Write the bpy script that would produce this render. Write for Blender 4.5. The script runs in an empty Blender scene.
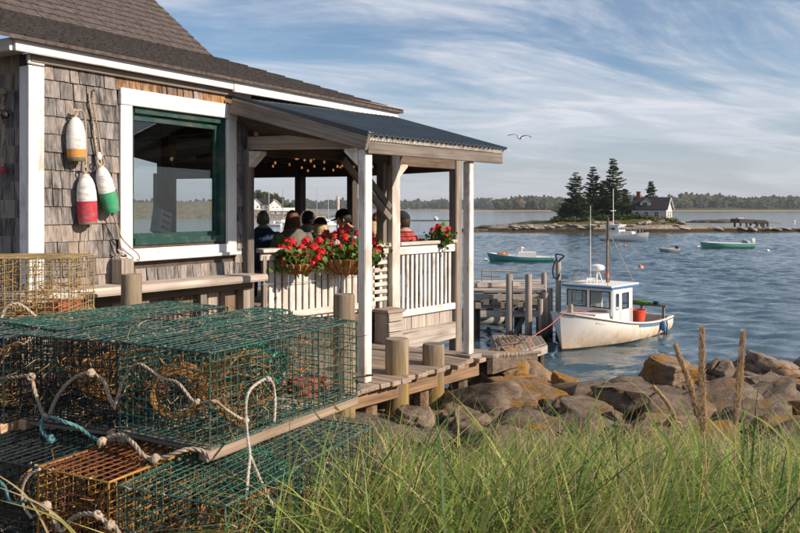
import bpy, bmesh, math, random
from mathutils import Vector, Matrix, noise, Euler
V = Vector
rnd = random.Random(7)
S = bpy.context.scene
COL = S.collection
# ---------------------------------------------------------------- camera
CAMZ = 1.6
HOR = 208.0          # photo row of the horizon
cam_d = bpy.data.cameras.new('camera'); cam = bpy.data.objects.new('camera', cam_d)
COL.objects.link(cam); S.camera = cam
cam.location = (0, 0, CAMZ); cam.rotation_euler = (math.pi/2, 0, 0)
cam_d.sensor_width = 36; cam_d.lens = 36; cam_d.shift_y = -(266.5-HOR)/800
cam_d.clip_start = 0.05; cam_d.clip_end = 20000
# ---------------------------------------------------------------- light
SUN_AZ = V((0.93, -0.37, 0)).normalized(); SUN_EL = math.radians(27)
sun_dir = V((SUN_AZ.x*math.cos(SUN_EL), SUN_AZ.y*math.cos(SUN_EL), math.sin(SUN_EL)))
sd = bpy.data.lights.new('sun', 'SUN'); sun = bpy.data.objects.new('sun', sd); COL.objects.link(sun)
sun.rotation_euler = sun_dir.to_track_quat('Z', 'Y').to_euler()
sun.location = (20, -8, 20)
sd.energy = 4.7; sd.angle = math.radians(0.6); sd.color = (1.0, 0.84, 0.68)
SKX, SKY_ = 6.0, 2.5
w = bpy.data.worlds.new('World'); S.world = w; w.use_nodes = True
nt = w.node_tree; nt.nodes.clear()
def wn(t, **k):
    n = nt.nodes.new(t)
    for a, b in k.items(): setattr(n, a, b)
    return n
out = wn('ShaderNodeOutputWorld'); sky = wn('ShaderNodeTexSky', sky_type='NISHITA', sun_disc=False)
sky.sun_elevation = SUN_EL; sky.sun_rotation = math.atan2(sun_dir.x, sun_dir.y)
sky.air_density = 1.0; sky.dust_density = 0.35; sky.ozone_density = 3.5
bg = wn('ShaderNodeBackground'); bg.inputs[1].default_value = 0.080
bgc = wn('ShaderNodeBackground'); bgc.inputs[0].default_value = (0.66, 0.68, 0.74, 1); bgc.inputs[1].default_value = 0.80
mixs = wn('ShaderNodeMixShader')
tc = wn('ShaderNodeTexCoord'); sep = wn('ShaderNodeSeparateXYZ')
L = nt.links.new
def wmath(op, a, b=None, clamp=False):
    n = wn('ShaderNodeMath', operation=op, use_clamp=clamp)
    for i, x in enumerate((a, b)):
        if x is None: continue
        if isinstance(x, (int, float)): n.inputs[i].default_value = x
        else: L(x, n.inputs[i])
    return n.outputs[0]
L(tc.outputs['Generated'], sep.inputs[0])
zz = wmath('ADD', wmath('MAXIMUM', sep.outputs[2], 0.0), 0.13)
cmb = wn('ShaderNodeCombineXYZ'); L(wmath('DIVIDE', sep.outputs[0], zz), cmb.inputs[0]); L(wmath('DIVIDE', sep.outputs[1], zz), cmb.inputs[1])
def cloud(scale, rot, sx, sy, lo, hi, off, det=9, dist=0.6, rough=0.62):
    mp = wn('ShaderNodeMapping', vector_type='TEXTURE'); mp.inputs['Rotation'].default_value = (0, 0, math.radians(rot)); mp.inputs['Scale'].default_value = (sx, sy, 1)
    mp.inputs['Location'].default_value = off; L(cmb.outputs[0], mp.inputs[0])
    nz = wn('ShaderNodeTexNoise'); nz.inputs['Scale'].default_value = scale; nz.inputs['Detail'].default_value = det
    nz.inputs['Roughness'].default_value = rough; nz.inputs['Distortion'].default_value = dist
    L(mp.outputs[0], nz.inputs['Vector'])
    mr = wn('ShaderNodeMapRange', interpolation_type='SMOOTHSTEP'); mr.inputs[1].default_value = lo; mr.inputs[2].default_value = hi
    L(nz.outputs['Fac'], mr.inputs[0]); return mr.outputs[0]
c1 = cloud(0.85, 24, 1.9, 0.85, 0.40, 0.58, (SKX, SKY_, 0))
c2 = cloud(2.2, 18, 1.7, 0.75, 0.38, 0.70, (1.4, 5.2, 0), 10, 1.0, 0.62)
c3 = wmath('ADD', wmath('MULTIPLY', c2, 0.50), 0.50)
cm = wmath('ADD', wmath('MULTIPLY', c1, c3), wmath('MULTIPLY', c2, 0.16), True)
# thin veil toward the horizon
veil = wn('ShaderNodeMapRange'); veil.inputs[1].default_value = 0.17; veil.inputs[2].default_value = 0.0; veil.inputs[3].default_value = 0.0; veil.inputs[4].default_value = 0.85
L(sep.outputs[2], veil.inputs[0])
low = wn('ShaderNodeMapRange'); low.inputs[1].default_value = 0.01; low.inputs[2].default_value = 0.12; low.inputs[3].default_value = 0.30; low.inputs[4].default_value = 1.0
L(sep.outputs[2], low.inputs[0])
cm2 = wmath('MULTIPLY', cm, low.outputs[0])
fac = wmath('MULTIPLY', cm2, 0.95, True)
bgh = wn('ShaderNodeBackground'); bgh.inputs[0].default_value = (0.385, 0.395, 0.465, 1); bgh.inputs[1].default_value = 0.88
mixh = wn('ShaderNodeMixShader')
L(sky.outputs[0], bg.inputs[0])
L(veil.outputs[0], mixh.inputs[0]); L(bg.outputs[0], mixh.inputs[1]); L(bgh.outputs[0], mixh.inputs[2])
L(fac, mixs.inputs[0]); L(mixh.outputs[0], mixs.inputs[1]); L(bgc.outputs[0], mixs.inputs[2]); L(mixs.outputs[0], out.inputs[0])
S.view_settings.view_transform = 'Standard'; S.view_settings.look = 'None'; S.view_settings.gamma = 1
S.view_settings.exposure = 0.52; S.view_settings.use_curve_mapping = False
S.render.engine = 'CYCLES'
S.cycles.max_bounces = 6; S.cycles.diffuse_bounces = 3; S.cycles.glossy_bounces = 3; S.cycles.volume_bounces = 0; S.cycles.transparent_max_bounces = 8

# ---------------------------------------------------------------- helpers
def P(u, v, d):      # photo pixel (800 wide) at depth d -> world
    return V(((u-400)/800*d, d, CAMZ-(v-HOR)/800*d))
def PZ(u, v, z):     # photo pixel on the level z
    return P(u, v, (CAMZ-z)*800/(v-HOR))
def ray_plane(u, v, p0, n, off=0.0):
    r = P(u, v, 1.0) - V((0, 0, CAMZ)); n = V(n).normalized(); q = V(p0)+n*off-V((0, 0, CAMZ))
    return V((0, 0, CAMZ)) + r*(q.dot(n)/r.dot(n))
WM = {}
def place(o, world, parent=None):
    COL.objects.link(o)
    if parent is not None:
        o.parent = parent; o.matrix_basis = WM[parent.name].inverted() @ world
    else: o.matrix_basis = world
    WM[o.name] = world.copy()
    return o
def thing(name, label, cat, loc=(0, 0, 0), rz=0, group=None):
    o = bpy.data.objects.new(name, None); o.empty_display_size = 0.1
    place(o, Matrix.Translation(V(loc)) @ Matrix.Rotation(rz, 4, 'Z'))
    return tag(o, label, cat, group)
def tag(o, label=None, cat=None, group=None, kind=None):
    if label: o['label'] = label
    if cat: o['category'] = cat
    if group: o['group'] = group
    if kind: o['kind'] = kind
    return o
class MB:
    def __init__(s): s.v = []; s.f = []; s.m = []
    def add(s, vs, fs, mi=0):
        b = len(s.v); s.v += [V(x) for x in vs]; s.f += [tuple(i+b for i in q) for q in fs]; s.m += [mi]*len(fs); return s
    def box(s, c, size, rot=None, mi=0, jit=0):
        hx, hy, hz = size[0]/2, size[1]/2, size[2]/2
        vs = [V((x*hx, y*hy, z*hz)) for x in (-1, 1) for y in (-1, 1) for z in (-1, 1)]
        if jit: vs = [q+V((rnd.uniform(-jit, jit), rnd.uniform(-jit, jit), rnd.uniform(-jit, jit))) for q in vs]
        if rot is not None: vs = [rot @ q for q in vs]
        return s.add([q+V(c) for q in vs], [(0, 1, 3, 2), (4, 6, 7, 5), (0, 4, 5, 1), (2, 3, 7, 6), (0, 2, 6, 4), (1, 5, 7, 3)], mi)
    def bar(s, a, b, w_, h_, up=(0, 0, 1), mi=0):
        a = V(a); b = V(b); R, l = frame(a, b, up); return s.box((a+b)/2, (l, w_, h_), R, mi)
    def tube(s, pts, r, n=6, cap=True, mi=0):
        pts = [V(p) for p in pts]; k = len(pts); rs = r if isinstance(r, (list, tuple)) else [r]*k
        vs = []; fs = []; prev = None
        for i, p in enumerate(pts):
            t = (pts[min(i+1, k-1)]-pts[max(i-1, 0)])
            t = t.normalized() if t.length > 1e-9 else V((0, 0, 1))
            if prev is None:
                a = t.cross(V((0, 0, 1)));
                if a.length < 1e-3: a = t.cross(V((0, 1, 0)))
            else: a = prev - t*prev.dot(t)
            a.normalize(); prev = a; bb = t.cross(a)
            for j in range(n):
                an = 2*math.pi*j/n; vs.append(p+(a*math.cos(an)+bb*math.sin(an))*rs[i])
        for i in range(k-1):
            for j in range(n):
                fs.append((i*n+j, i*n+(j+1) % n, (i+1)*n+(j+1) % n, (i+1)*n+j))
        if cap: fs.append(tuple(range(n-1, -1, -1))); fs.append(tuple((k-1)*n+j for j in range(n)))
        return s.add(vs, fs, mi)
    def lathe(s, prof, n=16, M=None, mi=0):     # prof: (r, z)
        vs = []; fs = []; k = len(prof)
        for r, z in prof:
            for j in range(n):
                a = 2*math.pi*j/n; q = V((r*math.cos(a), r*math.sin(a), z)); vs.append(M @ q if M else q)
        mm = mi if isinstance(mi, (list, tuple)) else [mi]*(k-1)
        b = len(s.v); s.v += vs
        for i in range(k-1):
            for j in range(n):
                s.f.append((b+i*n+j, b+i*n+(j+1) % n, b+(i+1)*n+(j+1) % n, b+(i+1)*n+j)); s.m.append(mm[i])
        s.f.append(tuple(b+j for j in range(n-1, -1, -1))); s.m.append(mm[0])
        s.f.append(tuple(b+(k-1)*n+j for j in range(n))); s.m.append(mm[-1])
        return s
    def ell(s, c, r, sub=2, rot=None, mi=0, nz=0, seed=0):
        bm = bmesh.new(); bmesh.ops.create_icosphere(bm, subdivisions=sub, radius=1)
        vs = []
        for q in bm.verts:
            p = q.co.copy()
            if nz: p *= 1+nz*noise.noise(p*2+V((seed, seed*1.7, 0)))
            p = V((p.x*r[0], p.y*r[1], p.z*r[2]))
            vs.append((rot @ p if rot else p)+V(c))
        s.add(vs, [tuple(q.index for q in f.verts) for f in bm.faces], mi); bm.free(); return s
    def quad(s, a, b, c, d, mi=0): return s.add([a, b, c, d], [(0, 1, 2, 3)], mi)
    def slab(s, pts, th, mi=0):      # polygon pts (top), extruded down by th
        n = len(pts); t = [V(p) for p in pts]; lo = [p-V((0, 0, th)) for p in t]
        return s.add(t+lo, [tuple(range(n)), tuple(range(2*n-1, n-1, -1))]+[(i, i+n, (i+1) % n+n, (i+1) % n) for i in range(n)], mi)
    def build(s, name, mats, parent=None, smooth=False, M=None, centre=True, **kw):
        me = bpy.data.meshes.new(name)
        vs = s.v
        if M is None:
            if centre and vs:
                lo = V((min(q.x for q in vs), min(q.y for q in vs), min(q.z for q in vs))); hi = V((max(q.x for q in vs), max(q.y for q in vs), max(q.z for q in vs)))
                c = V(((lo.x+hi.x)/2, (lo.y+hi.y)/2, lo.z)); vs = [q-c for q in vs]; M = Matrix.Translation(c)
            else: M = Matrix.Identity(4)
        me.from_pydata([tuple(q) for q in vs], [], s.f)
        if not isinstance(mats, (list, tuple)): mats = [mats]
        for q in mats: me.materials.append(q)
        if any(s.m): me.polygons.foreach_set('material_index', s.m)
        if smooth is True: me.polygons.foreach_set('use_smooth', [True]*len(s.f))
        me.update()
        if smooth and smooth is not True: me.polygons.foreach_set('use_smooth', [True]*len(s.f)); me.set_sharp_from_angle(angle=math.radians(smooth))
        o = bpy.data.objects.new(name, me)
        place(o, M, parent)
        return tag(o, **kw)
def frame(a, b, up=(0, 0, 1)):
    x = (V(b)-V(a)); l = x.length; x.normalize(); y = V(up).cross(x)
    if y.length < 1e-4: y = V((0, 1, 0)).cross(x)
    y.normalize(); z = x.cross(y)
    return Matrix((x, y, z)).transposed(), l
CB = {}
def chambox(l, w_, h_, c):
    key = (round(l, 2), round(w_, 3), round(h_, 3), round(c, 4), rnd.randint(0, 2))
    if key in CB: return CB[key], key[0]
    c = min(c, w_*.3, h_*.3); bm = bmesh.new(); l = key[0]
    bmesh.ops.create_cube(bm, size=1)
    for q in bm.verts: q.co = V((q.co.x*l, q.co.y*w_, q.co.z*h_))
    bmesh.ops.bevel(bm, geom=list(bm.edges), offset=c, segments=1, affect='EDGES')
    for q in bm.verts:
        q.co += V((rnd.uniform(-1, 1)*c*.6, rnd.uniform(-1, 1)*c*.35, rnd.uniform(-1, 1)*c*.35))
    me = bpy.data.meshes.new('board'); bm.to_mesh(me); bm.free(); CB[key] = me
    return me, l
MC = {}
def plank(name, a, b, w_, h_, mat, parent=None, up=(0, 0, 1), c=0.006, roll=0, **kw):
    """one board from a to b, local x along its length; alike boards share mesh data"""
    a = V(a); b = V(b); R, l = frame(a, b, up)
    me0, ll = chambox(l, w_, h_, c)
    key = (me0.name, mat.name)
    if key not in MC:
        me = me0.copy(); me.materials.append(mat); MC[key] = me
    o = bpy.data.objects.new(name, MC[key])
    M = Matrix.Translation((a+b)/2) @ R.to_4x4() @ Matrix.Rotation(roll, 4, 'X') @ Matrix.Scale(l/ll, 4, (1, 0, 0))
    place(o, M, parent); return tag(o, **kw)
def spline(pts, seg=6):
    pts = [V(p) for p in pts]; out_ = []; n = len(pts)
    for i in range(n-1):
        p0, p1, p2, p3 = pts[max(i-1, 0)], pts[i], pts[i+1], pts[min(i+2, n-1)]
        for k in range(seg):
            t = k/seg
            out_.append(0.5*((2*p1)+(p2-p0)*t+(2*p0-5*p1+4*p2-p3)*t*t+(3*p1-p0-3*p2+p3)*t**3))
    out_.append(pts[-1]); return out_
def remesh(mb, vox, it=4):
    me = bpy.data.meshes.new('tmp'); me.from_pydata([tuple(q) for q in mb.v], [], mb.f); me.update()
    o = bpy.data.objects.new('tmp', me); COL.objects.link(o)
    m = o.modifiers.new('r', 'REMESH'); m.mode = 'VOXEL'; m.voxel_size = vox
    s_ = o.modifiers.new('s', 'SMOOTH'); s_.iterations = it; s_.factor = 0.5
    dg = bpy.context.evaluated_depsgraph_get(); r = bpy.data.meshes.new_from_object(o.evaluated_get(dg))
    COL.objects.unlink(o); bpy.data.objects.remove(o); r.materials.clear(); return r

# ---------------------------------------------------------------- materials
class NT:
    def __init__(s, name, rough=0.8, spec=0.3):
        s.m = bpy.data.materials.new(name); s.m.use_nodes = True; s.t = s.m.node_tree; s.b = s.t.nodes['Principled BSDF']
        s.b.inputs['Roughness'].default_value = rough; s.b.inputs['Specular IOR Level'].default_value = spec
        s.co = s.n('ShaderNodeTexCoord')
    def n(s, t, **k):
        q = s.t.nodes.new(t)
        for a, b in k.items(): setattr(q, a, b)
        return q
    def l(s, a, b): s.t.links.new(a, b)
    def vec(s, scale=(1, 1, 1), space='Object', rand=True, rot=(0, 0, 0)):
        mp = s.n('ShaderNodeMapping'); mp.inputs['Scale'].default_value = scale; mp.inputs['Rotation'].default_value = rot
        s.l(s.co.outputs[space], mp.inputs[0])
        if rand:
            oi = s.n('ShaderNodeObjectInfo'); mu = s.n('ShaderNodeVectorMath', operation='SCALE'); mu.inputs[0].default_value = (37, 53, 71)
            s.l(oi.outputs['Random'], mu.inputs['Scale']); s.l(mu.outputs[0], mp.inputs['Location'])
        return mp.outputs[0]
    def noise(s, vec, scale, detail=5, rough=0.6, dist=0.0):
        q = s.n('ShaderNodeTexNoise'); q.inputs['Scale'].default_value = scale; q.inputs['Detail'].default_value = detail
        q.inputs['Roughness'].default_value = rough; q.inputs['Distortion'].default_value = dist
        if vec is not None: s.l(vec, q.inputs['Vector'])
        return q.outputs['Fac']
    def ramp(s, fac, stops):
        q = s.n('ShaderNodeValToRGB'); e = q.color_ramp.elements
        while len(e) < len(stops): e.new(0.5)
        for x, (p, c) in zip(e, stops): x.position = p; x.color = (c, c, c, 1) if isinstance(c, (int, float)) else (*c, 1)
        s.l(fac, q.inputs[0]); return q.outputs[0]
    def mix(s, fac, a, b, mode='MIX'):
        q = s.n('ShaderNodeMix', data_type='RGBA', blend_type=mode)
        for i, x in ((0, fac), (6, a), (7, b)):
            if isinstance(x, (int, float)): q.inputs[i].default_value = x
            elif isinstance(x, tuple): q.inputs[i].default_value = (*x, 1)
            else: s.l(x, q.inputs[i])
        return q.outputs[2]
    def math(s, op, a, b=None):
        q = s.n('ShaderNodeMath', operation=op)
        for i, x in enumerate((a, b)):
            if x is None: continue
            if isinstance(x, (int, float)): q.inputs[i].default_value = x
            else: s.l(x, q.inputs[i])
        return q.outputs[0]
    def rand(s): return s.n('ShaderNodeObjectInfo').outputs['Random']
    def hsv(s, col, h=0.5, sat=1.0, val=1.0):
        q = s.n('ShaderNodeHueSaturation')
        for nme, x in (('Hue', h), ('Saturation', sat), ('Value', val)):
            if isinstance(x, (int, float)): q.inputs[nme].default_value = x
            else: s.l(x, q.inputs[nme])
        s.l(col, q.inputs['Color']); return q.outputs[0]
    def val(s, lo, hi):       # per-object random range
        q = s.n('ShaderNodeMapRange'); q.inputs[3].default_value = lo; q.inputs[4].default_value = hi; s.l(s.rand(), q.inputs[0]); return q.outputs[0]
    def bump(s, h, strength=0.3, dist=0.01, prev=None):
        q = s.n('ShaderNodeBump'); q.inputs['Strength'].default_value = strength; q.inputs['Distance'].default_value = dist
        s.l(h, q.inputs['Height'])
        if prev is not None: s.l(prev, q.inputs['Normal'])
        s.l(q.outputs[0], s.b.inputs['Normal']); return q.outputs[0]
    def col(s, c):
        if isinstance(c, tuple): s.b.inputs['Base Color'].default_value = (*c, 1)
        else: s.l(c, s.b.inputs['Base Color'])
        return s
def wood(name, dark, light, stain=None, var=0.35, rough=0.85, grain=45, bump=0.35):
    t = NT(name, rough, 0.2)
    g = t.noise(t.vec((1.2, grain, grain)), 1.0, 7, 0.65, 0.5)
    c = t.ramp(g, [(0.28, dark), (0.5, tuple((a+b)/2 for a, b in zip(dark, light))), (0.72, light)])
    blot = t.noise(t.vec((1.5, 6, 6)), 1.3, 4)
    c = t.mix(t.ramp(blot, [(0.45, 0.0), (0.75, 0.6)]), c, stain or tuple(x*.5 for x in dark))
    c = t.hsv(c, 0.5, t.val(0.75, 1.15), t.val(1-var, 1+var))
    t.col(c); t.bump(g, bump, 0.006); return t.m
def shingle_mat(name, dark, mid, light, warm):
    t = NT(name, 0.9, 0.15)
    g = t.noise(t.vec((95, 95, 3.0)), 1.0, 8, 0.75, 0.5)
    c = t.ramp(g, [(0.30, dark), (0.5, mid), (0.70, light)])
    st = t.noise(t.vec((22, 22, 5)), 1.0, 4, 0.6)
    c = t.mix(t.ramp(st, [(0.46, 0.0), (0.68, 0.85)]), c, tuple(x*.35 for x in dark))
    wm = t.ramp(t.rand(), [(0.78, 0.0), (1.0, 0.5)])
    c = t.mix(wm, c, warm)
    c = t.hsv(c, 0.5, t.val(0.7, 1.25), t.val(0.66, 1.3))
    t.col(c); t.bump(g, 0.8, 0.010); return t.m
def paint(name, c, worn, amt=0.45, rough=0.55, scale=9, dirt=(0.22, 0.18, 0.13)):
    t = NT(name, rough, 0.35)
    n1 = t.noise(t.vec((scale*.25, scale, scale)), 1.0, 8, 0.7, 0.3)
    k = t.mix(t.ramp(n1, [(amt, 1.0), (amt+0.10, 0.0)]), c, worn)
    n2 = t.noise(t.vec((2, 2, 2)), 1.5, 4)
    k = t.mix(t.ramp(n2, [(0.5, 0.0), (0.8, 0.35)]), k, dirt)
    t.col(k); t.bump(n1, 0.25, 0.003); return t.m
def simple(name, c, rough=0.6, spec=0.3, var=0.2, sc=8, metal=0, bump=0.0):
    t = NT(name, rough, spec); n1 = t.noise(t.vec((1, 1, 1)), sc, 5)
    k = t.mix(t.ramp(n1, [(0.3, 0.0), (0.7, 1.0)]), tuple(x*(1-var) for x in c), tuple(min(1, x*(1+var)) for x in c))
    t.col(k); t.b.inputs['Metallic'].default_value = metal
    if bump: t.bump(n1, bump, 0.004)
    return t.m
def leafmat(name, c1, c2, trans=0.35, rough=0.55, sc=1.5):
    t = NT(name, rough, 0.25)
    n1 = t.noise(t.vec((1, 1, 1)), sc, 4); k = t.ramp(n1, [(0.3, c1), (0.7, c2)]); t.col(k)
    tr = t.n('ShaderNodeBsdfTranslucent'); t.l(k, tr.inputs[0]); ms = t.n('ShaderNodeMixShader'); ms.inputs[0].default_value = trans
    t.l(t.b.outputs[0], ms.inputs[1]); t.l(tr.outputs[0], ms.inputs[2]); t.l(ms.outputs[0], t.t.nodes['Material Output'].inputs[0]); return t.m
def glassmat(name, tint=(0.75, 0.8, 0.8), rough=0.02, refl=0.12):
    t = NT(name); nt_ = t.t; tr = t.n('ShaderNodeBsdfTransparent'); tr.inputs[0].default_value = (*tint, 1)
    gl = t.n('ShaderNodeBsdfGlossy'); gl.inputs['Roughness'].default_value = rough; gl.inputs[0].default_value = (1, 1, 1, 1)
    fr = t.n('ShaderNodeFresnel'); ge = t.n('ShaderNodeNewGeometry'); io = t.n('ShaderNodeMapRange'); io.inputs[3].default_value = 1.5; io.inputs[4].default_value = 1/1.5; t.l(ge.outputs['Backfacing'], io.inputs[0]); t.l(io.outputs[0], fr.inputs[0])
    f2 = t.math('ADD', fr.outputs[0], refl-0.04); ms = t.n('ShaderNodeMixShader')
    t.l(f2, ms.inputs[0]); t.l(tr.outputs[0], ms.inputs[1]); t.l(gl.outputs[0], ms.inputs[2]); t.l(ms.outputs[0], nt_.nodes['Material Output'].inputs[0]); return t.m
M = {}
M['grey_wood'] = wood('weathered_grey_wood', (0.15, 0.12, 0.10), (0.38, 0.33, 0.28))
M['pale_wood'] = wood('pale_bleached_wood', (0.26, 0.22, 0.19), (0.55, 0.49, 0.43), var=0.22)
M['brown_wood'] = wood('brown_wood', (0.10, 0.065, 0.04), (0.27, 0.19, 0.13))
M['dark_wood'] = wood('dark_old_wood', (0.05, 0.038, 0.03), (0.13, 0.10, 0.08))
M['deck_wood'] = wood('deck_wood', (0.17, 0.13, 0.10), (0.40, 0.32, 0.25), var=0.28)
M['white_paint'] = paint('worn_white_paint', (0.68, 0.665, 0.64), (0.44, 0.395, 0.35), 0.37)
M['white_rail'] = paint('weathered_white_rail', (0.62, 0.59, 0.55), (0.46, 0.41, 0.36), 0.44)
M['white_trim'] = paint('white_trim_paint', (0.72, 0.71, 0.69), (0.48, 0.43, 0.38), 0.33)
M['green_paint'] = paint('dark_green_window_paint', (0.012, 0.052, 0.045), (0.05, 0.08, 0.07), 0.38, 0.45)
M['shingle'] = shingle_mat('cedar_shingle', (0.085, 0.073, 0.068), (0.25, 0.228, 0.216), (0.43, 0.40, 0.385), (0.28, 0.225, 0.18))
M['roof_shingle'] = simple('asphalt_shingle', (0.088, 0.072, 0.068), 0.95, 0.2, 0.5, 18, bump=0.5)
M['skirt_shingle'] = simple('dark_asphalt_shingle', (0.042, 0.038, 0.037), 0.95, 0.2, 0.5, 22, bump=0.6)
M['metal_roof'] = simple('blue_black_corrugated_sheet', (0.028, 0.042, 0.055), 0.42, 0.5, 0.3, 3)
M['glass'] = glassmat('window_glass', (0.80, 0.84, 0.84), 0.01, 0.05)
M['clear_glass'] = glassmat('clear_glass', (0.85, 0.88, 0.88), 0.02, 0.06)
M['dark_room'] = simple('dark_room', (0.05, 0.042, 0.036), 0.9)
M['iron'] = simple('rusty_iron', (0.06, 0.04, 0.03), 0.7, 0.4, 0.5, 20)
# ================================================================ the setting
WZ = -3.0            # water level
def lerp_tab(tab, x):
    if x <= tab[0][0]: return tab[0][1]
    for (a, b), (c, d) in zip(tab, tab[1:]):
        if x <= c: return b+(d-b)*(x-a)/(c-a)
    return tab[-1][1]
TL = [(-40, 1.2), (-8, .45), (0, .32), (4.4, .27), (6, .1), (8, -.35), (10, -.7), (14, -1.3), (17, -2.6), (24, -4.4)]
TR = [(-40, 1.2), (-8, .45), (0, .28), (2.5, .16), (3.5, .03), (5, -.14), (6, -.26), (8, -.45), (9, -.62), (10, -.85), (12, -1.3), (14, -1.85), (16, -2.4), (19, -3.15), (25, -4.6)]
def ground(x, y):
    k = min(1, max(0, (x+1.0)/1.4)); k = k*k*(3-2*k)
    z = lerp_tab(TL, y)*(1-k)+lerp_tab(TR, y)*k
    if x > 11: z -= 0  # shore goes on to the right
    amp = 0.05+0.22*min(1, max(0, (y-7)/5))
    return z+amp*noise.fractal(V((x*.55, y*.55, 3)), 1.0, 2.0, 4)
# water
t = NT('sea_water', 0.07, 1.0); t.col((0.048, 0.088, 0.112)); t.b.inputs['IOR'].default_value = 1.333
pos = t.co.outputs['Object']
def wnoise(sx, sy, sc, det, rot=0):
    mp = t.n('ShaderNodeMapping'); mp.inputs['Scale'].default_value = (sx, sy, 1); mp.inputs['Rotation'].default_value = (0, 0, rot); t.l(pos, mp.inputs[0])
    return t.noise(mp.outputs[0], sc, det, 0.55, 0.4)
n1 = wnoise(.45, 1.0, 0.22, 3, .25); n2 = wnoise(.5, 1.0, 1.0, 5, -.2); n3 = wnoise(.7, 1, 3.6, 4, .1)
b1 = t.bump(n1, 1.0, 0.12); b2 = t.bump(n2, 1.0, 0.09, b1); t.bump(n3, 1.0, 0.016, b2)
M['water'] = t.m
import numpy as np
rs = np.random.RandomState(4); gx = np.arange(-24, 84.01, .27); gy = np.concatenate([np.arange(13, 60, .2), np.arange(60, 150.01, .33)])
X_, Y_ = np.meshgrid(gx, gy); Z_ = np.zeros_like(X_)
patch = np.zeros_like(X_)
for k in range(5):
    a = rs.uniform(0, 6.28); l_ = rs.uniform(14, 40); patch += np.sin((X_*np.cos(a)+Y_*np.sin(a))*6.28/l_+rs.uniform(0, 6.28))
patch = np.clip(.75+.22*patch, .25, 1.5)
for k in range(46):
    lam = float(np.exp(rs.uniform(np.log(.55), np.log(3.2)))); a = math.radians(-100)+rs.normal(0, .55); kx, ky = np.cos(a)*6.283/lam, np.sin(a)*6.283/lam
    ph = X_*kx+Y_*ky+rs.uniform(0, 6.28)+.6*np.sin(X_*rs.uniform(-.12, .12)+Y_*rs.uniform(-.12, .12)+rs.uniform(0, 6))
    s_ = .0062*lam*(1 if lam < 3 else .7); Z_ += s_*(np.sin(ph)+.35*np.sin(2*ph+.4))*(patch if lam < 2.2 else 1)
edge = np.clip(np.minimum.reduce([X_-gx[0], gx[-1]-X_, Y_-gy[0], (gy[-1]-Y_)/3])/6, 0, 1); Z_ = Z_*edge+WZ
nx, ny = len(gx), len(gy); idx = np.arange(nx*ny).reshape(ny, nx)
fc = np.stack([idx[:-1, :-1], idx[:-1, 1:], idx[1:, 1:], idx[1:, :-1]], -1).reshape(-1, 4)
r = 9000; ax, bx2, ay, by = gx[0], gx[-1], gy[0], gy[-1]; n0 = nx*ny
ext = [(-r, -60), (r, -60), (r, ay), (bx2, ay), (ax, ay), (-r, ay), (-r, by), (ax, by), (bx2, by), (r, by), (r, r), (-r, r)]
vv = np.concatenate([np.stack([X_, Y_, Z_], -1).reshape(-1, 3), np.array([(x, y, WZ) for x, y in ext])])
ef = [(0, 1, 2, 3, 4, 5), (5, 4, 7, 6), (3, 2, 9, 8), (6, 7, 8, 9, 10, 11)]
me = bpy.data.meshes.new('water'); me.from_pydata(vv.tolist(), [], fc.tolist()+[tuple(q+n0 for q in f) for f in ef]); me.polygons.foreach_set('use_smooth', [True]*len(me.polygons)); me.materials.append(M['water'])
o = bpy.data.objects.new('water', me); place(o, Matrix.Identity(4)); tag(o, kind='structure')
# ground sheet
t = NT('shore_ground', 0.95, 0.15)
v0 = t.vec((1, 1, 1), rand=False); nA = t.noise(v0, 1.3, 8, 0.65); nB = t.noise(v0, 14, 6, 0.7); vo = t.n('ShaderNodeTexVoronoi'); vo.inputs['Scale'].default_value = 9; t.l(v0, vo.inputs['Vector'])
earth = t.ramp(nB, [(0.3, (0.035, 0.028, 0.018)), (0.7, (0.12, 0.095, 0.06))])
rock = t.ramp(nB, [(0.25, (0.04, 0.032, 0.026)), (0.5, (0.14, 0.115, 0.095)), (0.75, (0.24, 0.20, 0.165))])
sp = t.n('ShaderNodeSeparateXYZ'); t.l(t.co.outputs['Object'], sp.inputs[0])
mr = t.n('ShaderNodeMapRange'); mr.inputs[1].default_value = 5.5; mr.inputs[2].default_value = 7.5; t.l(t.math('ADD', sp.outputs[1], t.math('MULTIPLY', nA, 1.5)), mr.inputs[0])
kk = t.mix(mr.outputs[0], earth, rock)
t.col(kk); t.bump(t.math('ADD', nB, vo.outputs['Distance']), 0.8, 0.05); M['ground'] = t.m
def axis(a, b, st): return [a+st*i for i in range(int(round((b-a)/st))+1)]
xs = [-60, -40, -25, -16, -11]+axis(-8, 14, .2)+[16, 18, 21, 25, 30, 40, 60]
ys = [-40, -20, -10, -5, -2]+axis(0, 22, .2)+[25]
mb = MB(); mb.v = [V((x, y, ground(x, y))) for y in ys for x in xs]; nx = len(xs)
for j in range(len(ys)-1):
    for i in range(nx-1): mb.f.append((j*nx+i, j*nx+i+1, (j+1)*nx+i+1, (j+1)*nx+i)); mb.m.append(0)
mb.build('ground', M['ground'], kind='structure', smooth=True, centre=False)

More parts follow.
